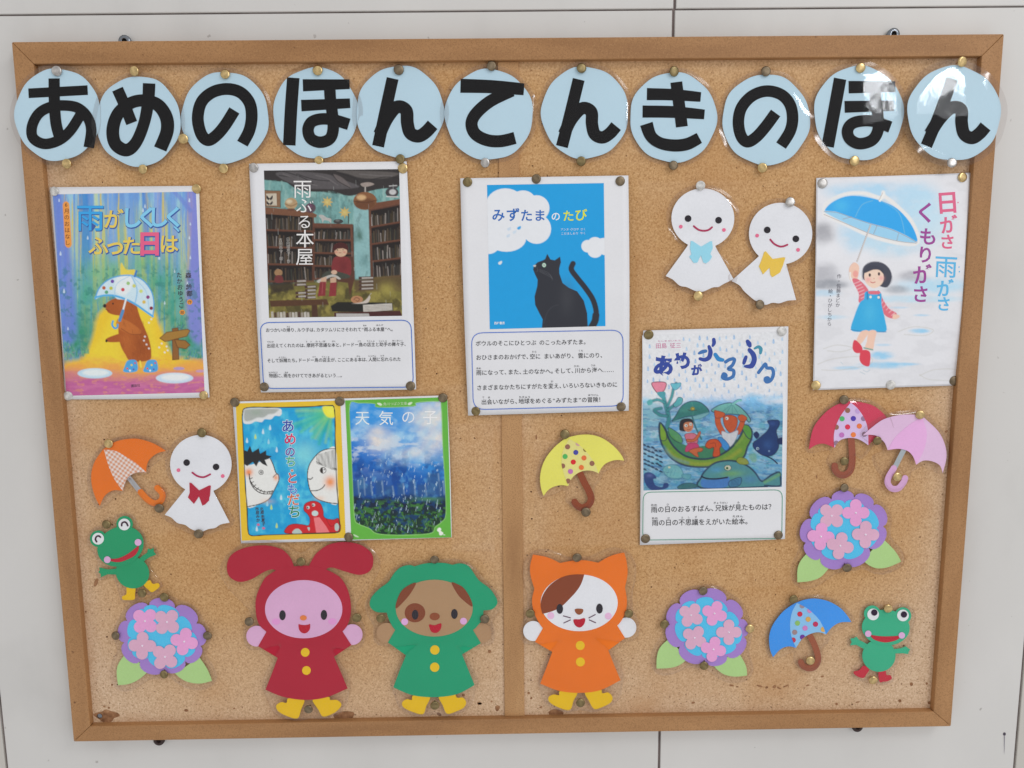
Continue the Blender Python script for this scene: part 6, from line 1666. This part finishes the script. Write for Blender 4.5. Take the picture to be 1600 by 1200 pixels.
zc = Z(120, 660, 4.138); zf = flat(0.0037, 200, 700, 0, 0.6e-5)
umbrella('orange paper umbrella with a checked panel', zc, zf,
         seg([(172, 172), (250, 125), (330, 107), (400, 107), (480, 130), (530, 155), (576, 185)], [(576, 185), (520, 200), (470, 240), (452, 280), (448, 323)], [(448, 323), (385, 325), (335, 352), (310, 395), (297, 443)], [(297, 443), (235, 440), (180, 475), (148, 540)], [(148, 540), (118, 480), (96, 400), (95, 320), (120, 245), (172, 172)]), (226, 116, 42),
         seg([(175, 176), (250, 185), (330, 230), (390, 270), (448, 323)], [(448, 323), (385, 325), (335, 352), (310, 395), (297, 443)], [(297, 443), (245, 370), (205, 280), (175, 176)]), (224, 200, 190), None, 0,
         [(322, 340), (418, 458)], (168, 168, 170), 7.6, [(412, 450), (460, 502), (505, 523), (545, 505), (553, 462), (520, 424)], (224, 120, 44), 9.4, 71, panmat=gingham())
zc = Z(820, 650, 7.061); zf = flat(0.0037, 882, 678, 0, 0.8e-5)
BRN = (150, 104, 84)
pan = seg([(490, 250), (600, 318), (700, 418), (770, 520), (815, 633)], [(815, 633), (740, 605), (650, 605), (570, 640), (510, 700), (480, 772)], [(480, 772), (425, 620), (405, 500), (425, 370), (490, 250)])
umbrella('yellow paper umbrella with a spotted panel and a brown handle', zc, zf,
         seg([(447, 246), (480, 238), (520, 225), (620, 207), (740, 209), (860, 247), (980, 332), (1060, 422), (1097, 492)], [(1097, 492), (1000, 486), (900, 520), (845, 575), (815, 633)], [(815, 633), (740, 605), (650, 605), (570, 640), (510, 700), (480, 772)], [(480, 772), (400, 763), (320, 780), (255, 820), (207, 883)], [(207, 883), (180, 800), (168, 680), (190, 560), (240, 452), (320, 352), (390, 290), (447, 246)]), (226, 221, 104),
         pan, (223, 216, 134), [(472, 340, BRN), (563, 402, (74, 76, 160)), (445, 447, (86, 180, 96)), (653, 463, (226, 112, 66)), (535, 508, (214, 46, 52)), (742, 523, BRN), (624, 568, (228, 118, 62)), (418, 552, BRN), (504, 612, (188, 116, 180)), (478, 718, BRN), (590, 303, (206, 160, 160)), (672, 368, (140, 120, 60))], 28,
         None, None, 0, [(608, 630), (655, 730), (712, 840), (732, 920), (698, 985), (630, 1012), (575, 985), (550, 950)], (140, 72, 46), 10.6, 72)
zc = Z(1230, 600, 5.926); zf = flat(0.0033, 1320, 625, 0, 0.3e-5)
pan = seg([(590, 172), (660, 235), (720, 330), (748, 430), (752, 568)], [(752, 568), (700, 532), (640, 505), (560, 500), (485, 525), (437, 590)], [(437, 590), (432, 480), (455, 380), (505, 280), (590, 172)])
umbrella('red paper umbrella with a lilac spotted panel, tucked behind the pink one', zc, zf,
         seg([(590, 160), (640, 165), (690, 170), (800, 202), (900, 282), (940, 360), (960, 470)], [(960, 470), (870, 490), (800, 520), (752, 568)], [(752, 568), (700, 532), (640, 505), (560, 500), (485, 525), (437, 590)], [(437, 590), (340, 553), (265, 565), (200, 607)], [(200, 607), (235, 430), (300, 322), (400, 226), (500, 177), (590, 160)]), (202, 68, 92),
         pan, (212, 188, 224), [(560, 245, BRN), (508, 322, (86, 180, 110)), (613, 320, (84, 66, 170)), (560, 398, (216, 56, 84)), (668, 390, (228, 124, 74)), (455, 400, BRN), (505, 472, (190, 116, 184)), (613, 470, (230, 128, 70)), (455, 548, (150, 120, 140)), (715, 465, (150, 120, 140)), (655, 250, (196, 164, 214)), (708, 320, (150, 120, 150))], 24,
         None, None, 0, [(592, 500), (600, 600), (602, 720), (585, 800), (535, 842), (480, 835), (445, 795), (440, 758)], (150, 84, 64), 10.4, 73)
zf = flat(0.0058, 1430, 650, 0.6e-5, 0.4e-5)
umbrella('pale pink paper umbrella with a grey shaft, overlapping the red one', zc, zf,
         seg([(700, 476), (800, 390), (900, 325), (1050, 286), (1200, 285), (1250, 300), (1290, 332), (1400, 440), (1460, 560), (1475, 680), (1440, 825)], [(1440, 825), (1415, 755), (1340, 715), (1260, 710), (1195, 747)], [(1195, 747), (1165, 670), (1115, 620), (1030, 600), (930, 612)], [(930, 612), (900, 540), (830, 482), (760, 470), (700, 476)]), (220, 186, 216),
         seg([(1250, 306), (1130, 380), (1005, 490), (930, 612)], [(930, 612), (1030, 600), (1115, 620), (1165, 670), (1195, 747)], [(1195, 747), (1270, 600), (1292, 450), (1250, 306)]), (226, 174, 218), None, 0,
         [(1090, 590), (988, 790)], (164, 172, 176), 7.8, [(988, 780), (940, 862), (932, 920), (970, 968), (1030, 965), (1078, 910), (1092, 872)], (212, 166, 206), 9.6, 74)
zc = Z(1180, 910, 6.154); zf = flat(0.0035, 1240, 936, 0, 0.6e-5)
pan = seg([(400, 198), (500, 250), (600, 340), (650, 420), (682, 500)], [(682, 500), (620, 480), (545, 490), (455, 540), (392, 630)], [(392, 630), (348, 520), (335, 400), (355, 285), (400, 198)])
umbrella('bright blue paper umbrella with a spotted panel, beside the red-booted frog', zc, zf,
         seg([(385, 200), (480, 166), (580, 156), (700, 180), (810, 240), (880, 312), (925, 381)], [(925, 381), (820, 385), (740, 430), (682, 500)], [(682, 500), (620, 480), (545, 490), (455, 540), (392, 630)], [(392, 630), (320, 615), (240, 645), (172, 720)], [(172, 720), (142, 640), (135, 520), (170, 410), (250, 300), (320, 240), (385, 200)]), (68, 148, 230),
         pan, (138, 190, 244), [(430, 305, (200, 52, 76)), (510, 355, (214, 166, 88)), (407, 392, (140, 186, 104)), (580, 402, (190, 52, 92)), (480, 440, (204, 126, 188)), (380, 480, (158, 132, 134)), (455, 527, (110, 56, 150)), (655, 452, (216, 170, 90)), (366, 555, (190, 60, 80)), (525, 270, (206, 140, 190)), (452, 225, (156, 140, 150))], 25,
         None, None, 0, [(515, 490), (570, 600), (602, 700), (602, 760), (570, 812), (515, 826), (460, 802), (440, 768)], (152, 88, 64), 9.6, 75)

# ---- hydrangeas
def hydrangea(label, zc, zf, purple, blue, flowers, R, leaves, seed):
    t = cutout('hydrangea_cutout', label, 'paper flower', zc, (leaves[0][3]), zf, 'paper hydrangeas')
    for l in leaves: card(t, 'leaf', zc(l), (170, 204, 134), zf, 0)
    card(t, 'purple_petals', zc(scallop(purple, 0.36)), (162, 128, 198), zf, 2)
    card(t, 'blue_petals', zc(scallop(blue, 0.30)), (84, 190, 246), zf, 4)
    for fi, (x, y, rot, c) in enumerate(flowers):
        th = np.linspace(0, 2 * np.pi, 64, endpoint=False); ph = (np.degrees(th) - rot + 45) % 90 - 45; ph = np.radians(ph)
        d, a = R * .585, R * .435
        r = d * np.cos(ph) + np.sqrt(np.maximum(a * a - (d * np.sin(ph)) ** 2, 0))
        f = card(t, 'blossom', zc(np.stack([x + r * np.cos(th), y + r * np.sin(th)], -1)), [(216, 170, 194), (226, 160, 206)][c], zf, 6 + fi * .6, 0.0003)
        p = zc((x, y)); V = []; F = []; n_ = 12                      # a small bead glued to the middle
        q = P(p[0], p[1], zf(p[0], p[1]) + 0.0013 + fi * 0.000132); rr_ = 0.0015
        for j in range(4):
            ph_ = j / 4 * math.pi / 2
            for i in range(n_): V.append((q[0] + rr_ * math.cos(ph_) * math.cos(2 * math.pi * i / n_), q[1] - rr_ * math.sin(ph_) * .8, q[2] + rr_ * math.cos(ph_) * math.sin(2 * math.pi * i / n_)))
        V.append((q[0], q[1] - rr_ * .8, q[2]))
        for j in range(3):
            for i in range(n_): k = (i + 1) % n_; F.append([j * n_ + i, j * n_ + k, (j + 1) * n_ + k, (j + 1) * n_ + i])
        for i in range(n_): F.append([3 * n_ + i, 3 * n_ + (i + 1) % n_, 4 * n_])
        mesh_obj('bead', V, F, [mat((226, 214, 226), 0.12, 0.6, 0)], None, f, smooth=True)
    film(t, [zc(scallop(purple, 0.36)), zc(leaves[0]), zc(leaves[1])], 6.0, zf, 0.0026, 0.0020, seed)


zc = Z(1230, 750, 7.06); zf = flat(0.0035, 1319, 762, 0, 0.6e-5)
hydrangea('paper hydrangea below the pink umbrella', zc, zf,
          [(490, 214), (740, 195), (950, 278), (1058, 512), (900, 748), (630, 915), (368, 862), (205, 692), (275, 430)],
          [(455, 295), (635, 262), (850, 325), (985, 530), (840, 745), (610, 835), (380, 770), (290, 545), (345, 370)],
          [(490, 395, 45, 0), (757, 362, 0, 1), (372, 624, 5, 1), (865, 602, 2, 0), (585, 726, 12, 0)], 148,
          [seg([(240, 785), (150, 890), (114, 990), (113, 1129)], [(113, 1129), (250, 1115), (370, 1070), (470, 960)], [(470, 960), (350, 850), (240, 785)]), seg([(1050, 640), (1160, 750), (1215, 820), (1258, 900)], [(1258, 900), (1120, 960), (1000, 975), (910, 945), (830, 885)], [(830, 885), (950, 760), (1050, 640)])], 81)
zc = Z(1010, 910, 7.061); zf = flat(0.0033, 1098, 923, 0, 0.6e-5)
hydrangea('paper hydrangea between the orange-coated cat and the blue umbrella', zc, zf,
          [(375, 240), (615, 128), (880, 208), (1036, 405), (1075, 600), (890, 815), (640, 850), (368, 708), (262, 462)],
          [(545, 232), (745, 212), (885, 332), (1005, 480), (985, 680), (820, 770), (610, 790), (430, 650), (350, 440), (390, 290)],
          [(492, 362, 32, 0), (752, 342, 20, 1), (910, 550, 0, 0), (532, 612, 32, 0), (740, 738, 12, 1)], 138,
          [seg([(245, 625), (150, 720), (115, 830), (112, 951)], [(112, 951), (250, 945), (360, 915), (448, 850)], [(448, 850), (340, 720), (245, 625)]), seg([(1010, 760), (1080, 880), (1105, 950), (1112, 1027)], [(1112, 1027), (980, 1040), (870, 1020), (790, 970), (730, 905)], [(730, 905), (880, 830), (1010, 760)])], 82)
zc = Z(160, 920, 7.058); zf = flat(0.0035, 257, 933, 0, 0.6e-5)
hydrangea('paper hydrangea under the frog with yellow boots', zc, zf,
          [(510, 192), (800, 216), (1036, 385), (1080, 630), (912, 800), (685, 882), (415, 803), (240, 592), (272, 352)],
          [(455, 232), (605, 218), (842, 312), (965, 480), (1015, 650), (905, 740), (700, 850), (512, 740), (330, 690), (318, 540), (355, 340)],
          [(470, 356, 42, 1), (712, 366, 40, 0), (902, 582, 12, 1), (440, 628, 2, 0), (690, 750, 38, 0)], 150,
          [seg([(250, 720), (175, 830), (157, 930), (172, 1063)], [(172, 1063), (290, 1050), (400, 1000), (507, 910)], [(507, 910), (380, 790), (250, 720)]), seg([(1060, 745), (1140, 860), (1180, 940), (1209, 1016)], [(1209, 1016), (1080, 1045), (950, 1030), (860, 985), (792, 925)], [(792, 925), (930, 850), (1060, 745)])], 83)

# ------------------------------------------------------------------ thumbtacks
def tack_mat(name, rgb, rough, metal=1.0):
    m = bpy.data.materials.new(name); m.use_nodes = True
    n = m.node_tree; b = n.nodes['Principled BSDF']; L = n.links.new
    t = n.nodes.new('ShaderNodeTexCoord'); no = n.nodes.new('ShaderNodeTexNoise'); no.inputs['Scale'].default_value = 240; no.inputs['Detail'].default_value = 3
    L(t.outputs['Object'], no.inputs['Vector'])
    r = n.nodes.new('ShaderNodeValToRGB'); c = lin(rgb) * GAIN
    r.color_ramp.elements[0].position = .35; r.color_ramp.elements[0].color = (*(c * .72), 1)
    r.color_ramp.elements[1].position = .65; r.color_ramp.elements[1].color = (*np.minimum(c * 1.15, .95), 1)
    L(no.outputs['Fac'], r.inputs['Fac']); L(r.outputs['Color'], b.inputs['Base Color'])
    b.inputs['Metallic'].default_value = metal; b.inputs['Roughness'].default_value = rough
    return m


TM = {'b': tack_mat('bright_brass', (214, 186, 132), .30), 'd': tack_mat('tarnished_brass', (134, 119, 98), .45), 'o': tack_mat('olive_brass', (142, 126, 90), .40), 's': tack_mat('steel', (196, 192, 188), .36), 'w': tack_mat('white_coated', (214, 212, 208), .5, .25)}
TN = {'b': 'bright brass thumbtack', 'd': 'dull grey-brown thumbtack', 'o': 'olive brass thumbtack', 's': 'silvery thumbtack', 'w': 'pale whitish thumbtack'}
TR = 0.0061
prof = [(0, .0021), (.30, .0021), (.66, .00205), (.84, .0018), (.95, .0012), (1.0, .0005), (.97, 0), (.16, 0), (.12, -.010)]


def tack_mesh(m):
    V = []; F = []; n_ = 26
    for r, h in prof[1:]:
        for k in range(n_):
            a = 2 * math.pi * k / n_; V.append((TR * r * math.cos(a), -h, TR * r * math.sin(a)))
    V.append((0, -prof[0][1], 0)); top = len(V) - 1
    for j in range(len(prof) - 2):
        for k in range(n_):
            q = (k + 1) % n_; F.append([j * n_ + k, (j + 1) * n_ + k, (j + 1) * n_ + q, j * n_ + q])
    for k in range(n_): F.append([k, (k + 1) % n_, top])
    me = bpy.data.meshes.new('thumbtack'); me.from_pydata(V, [], F); me.materials.append(m)
    me.polygons.foreach_set('use_smooth', [True] * len(me.polygons)); me.update()
    return me


TMESH = {k: tack_mesh(m) for k, m in TM.items()}
D_ = 'disc '
TACKS = [
    (89, 111, 's', 'at the top of the あ disc'), (104.5, 256, 'b', 'at the bottom of the あ disc'), (210, 111, 'b', 'at the top of the め disc'), (223.5, 264.5, 'b', 'at the bottom of the め disc'), (286.5, 217, 'b', 'between the め and の discs'),
    (352, 116, 'b', 'at the top of the の disc beside め'), (349.5, 263.5, 'b', 'at the bottom of the の disc beside め'), (496.5, 110, 'b', 'at the top of the ほ disc above the bookshelf poster'), (498.5, 251.5, 'b', 'half under the top edge of the bookshelf poster, below ほ'),
    (623, 109, 'd', 'at the top of the ん disc beside て'), (625.5, 248.5, 'o', 'at the bottom of the ん disc beside て'), (768, 103, 'd', 'at the top of the て disc'), (758, 254.5, 's', 'at the bottom of the て disc'),
    (908.5, 106.5, 'o', 'at the top of the ん disc beside き'), (908, 252, 'o', 'at the bottom of the ん disc beside き'), (1053, 111.5, 'o', 'at the top of the き disc'), (1052, 258.5, 'd', 'at the bottom of the き disc'),
    (1196.5, 111.5, 'd', 'at the top of the の disc beside き'), (1191, 262.5, 'b', 'at the bottom of the の disc beside き'), (1344.5, 106, 'b', 'at the top of the glossy ほ disc'), (1335, 251.5, 'b', 'at the bottom of the glossy ほ disc'),
    (1503, 96.5, 'b', 'at the top of the ん disc on the frame'), (1487, 254.5, 's', 'at the bottom of the ん disc on the frame'),
    (85, 299, 'w', 'in the top left corner of the bear poster'), (307.5, 295, 'b', 'in the top right corner of the bear poster'), (106.5, 618.5, 'w', 'in the bottom left corner of the bear poster'), (318.5, 617.5, 'b', 'in the bottom right corner of the bear poster'),
    (396.5, 262, 's', 'in the top left corner of the bookshelf poster'), (629.5, 263, 'b', 'in the top right corner of the bookshelf poster'), (413, 604.5, 'd', 'in the bottom left corner of the bookshelf poster'), (641.5, 603, 'd', 'in the bottom right corner of the bookshelf poster'),
    (730.5, 284.5, 'o', 'in the top left corner of the black cat poster'), (838, 279.5, 'd', 'in the middle of the top edge of the black cat poster'), (969, 283, 'd', 'in the top right corner of the black cat poster'), (743.5, 642.5, 'o', 'in the bottom left corner of the black cat poster'), (970.5, 635.5, 'd', 'in the bottom right corner of the black cat poster'),
    (1285, 286.5, 's', 'in the top left corner of the girl poster'), (1503.5, 277, 'b', 'in the top right corner of the girl poster'), (1274.5, 602, 'b', 'in the bottom left corner of the girl poster'), (1391.5, 601.5, 'w', 'in the middle of the bottom edge of the girl poster'), (1491, 595, 'd', 'in the bottom right corner of the girl poster'),
    (1013.5, 523, 'o', 'in the top left corner of the leaf boat poster'), (1221.5, 517.5, 'w', 'in the top right corner of the leaf boat poster'), (1008.5, 841.5, 'd', 'in the bottom left corner of the leaf boat poster'), (1216, 836, 'd', 'in the bottom right corner of the leaf boat poster'),
    (367, 628.5, 'd', 'in the top left corner of the two-cover sheet'), (531, 627, 'd', 'between the two covers at the top of their sheet'), (692, 621.5, 'd', 'in the top right corner of the two-cover sheet'), (545, 839, 'd', 'between the two covers at the bottom of their sheet'),
    (1094.5, 290, 'w', 'on the head of the doll with the blue bow'), (1091, 462.5, 'b', 'under the hem of the doll with the blue bow'), (1234.5, 315.5, 's', 'on the head of the doll with the yellow bow'), (1187, 476, 'd', 'under the hem of the doll with the yellow bow'),
    (315.5, 676, 'o', 'on the head of the doll with the red bow'), (310.5, 834, 'd', 'under the hem of the doll with the red bow'), (170, 693, 'b', 'at the tip of the orange umbrella'), (249, 794, 'd', 'below the hook of the orange umbrella'),
    (166.5, 819, 'o', 'between the eyes of the frog with closed eyes'), (222, 926.5, 'o', 'between the yellow boots of the frog'), (257, 933, 'o', 'at the top of the hydrangea under the frog'), (181, 993, 'd', 'on the left side of the hydrangea under the frog'), (324.5, 993, 'd', 'on the right side of the hydrangea under the frog'), (256.5, 1053.5, 'o', 'at the bottom of the hydrangea under the frog'),
    (470.5, 877.5, 'o', 'between the ears of the red rabbit'), (389.5, 971, 'd', 'above the left hand of the red rabbit'), (557.5, 965, 'o', 'above the right hand of the red rabbit'), (482, 1108, 'd', 'between the boots of the red rabbit'),
    (679, 874, 'd', 'on the head of the green dog'), (595, 966, 'o', 'above the left hand of the green dog'), (757.5, 967, 'd', 'above the right hand of the green dog'), (679.5, 1102, 'o', 'between the boots of the green dog'),
    (901.5, 871, 'd', 'between the ears of the orange cat'), (828.5, 958.5, 'o', 'above the left hand of the orange cat'), (982.5, 958.5, 'o', 'above the right hand of the orange cat'), (907, 1098, 'o', 'between the boots of the orange cat'),
    (882.5, 678.5, 'o', 'at the tip of the yellow umbrella'), (915.5, 800, 'd', 'on the hook of the yellow umbrella'), (1318.5, 624.5, 'd', 'at the tip of the red umbrella'), (1319, 720.5, 'o', 'inside the hook of the red umbrella'), (1370.5, 688.5, 'o', 'where the red and pink umbrellas overlap'),
    (1437.5, 648, 'b', 'at the tip of the pink umbrella'), (1402, 745, 'b', 'inside the hook of the pink umbrella'), (1319, 762, 'd', 'at the top of the hydrangea below the pink umbrella'), (1323.5, 887, 'd', 'at the bottom of the hydrangea below the pink umbrella'),
    (1098.5, 923, 'd', 'at the top of the hydrangea beside the orange cat'), (1038, 975, 'o', 'on the left side of the hydrangea beside the orange cat'), (1171.5, 982, 'b', 'on the right side of the hydrangea beside the orange cat'), (1100, 1040, 'o', 'at the bottom of the hydrangea beside the orange cat'),
    (1239.5, 936, 'o', 'at the tip of the blue umbrella'), (1266, 1032, 'b', 'inside the hook of the blue umbrella'), (1387.5, 950.5, 'b', 'between the eyes of the frog with open eyes'), (1364, 1062.5, 'b', 'between the red boots of the frog'),
]
rng = random.Random(11)
UNDER = {8, 10}                # these two sit beneath the bookshelf poster's top edge
for i, (u, v, k, where) in enumerate(TACKS):
    d = 0.0004
    for outl, zf in REG:
        if i in UNDER and outl.shape[0] > 100: continue
        for du, dv in ((0, 0), (5, 0), (-5, 0), (0, 5), (0, -5)):
            if inside((u + du, v + dv), outl): d = max(d, float(zf(u, v)) + 0.0004)
    o = bpy.data.objects.new('thumbtack', TMESH[k]); COL.objects.link(o)
    p = P(u, v, d); o.location = tuple(p)
    o.rotation_euler = (rng.uniform(-.16, .10), rng.uniform(0, 6.28), rng.uniform(-.13, .13))
    s = rng.uniform(.95, 1.05); o.scale = (s, 1.0, s)
    tag(o, TN[k] + ' ' + where, 'thumbtack', 'thumbtacks in the board')
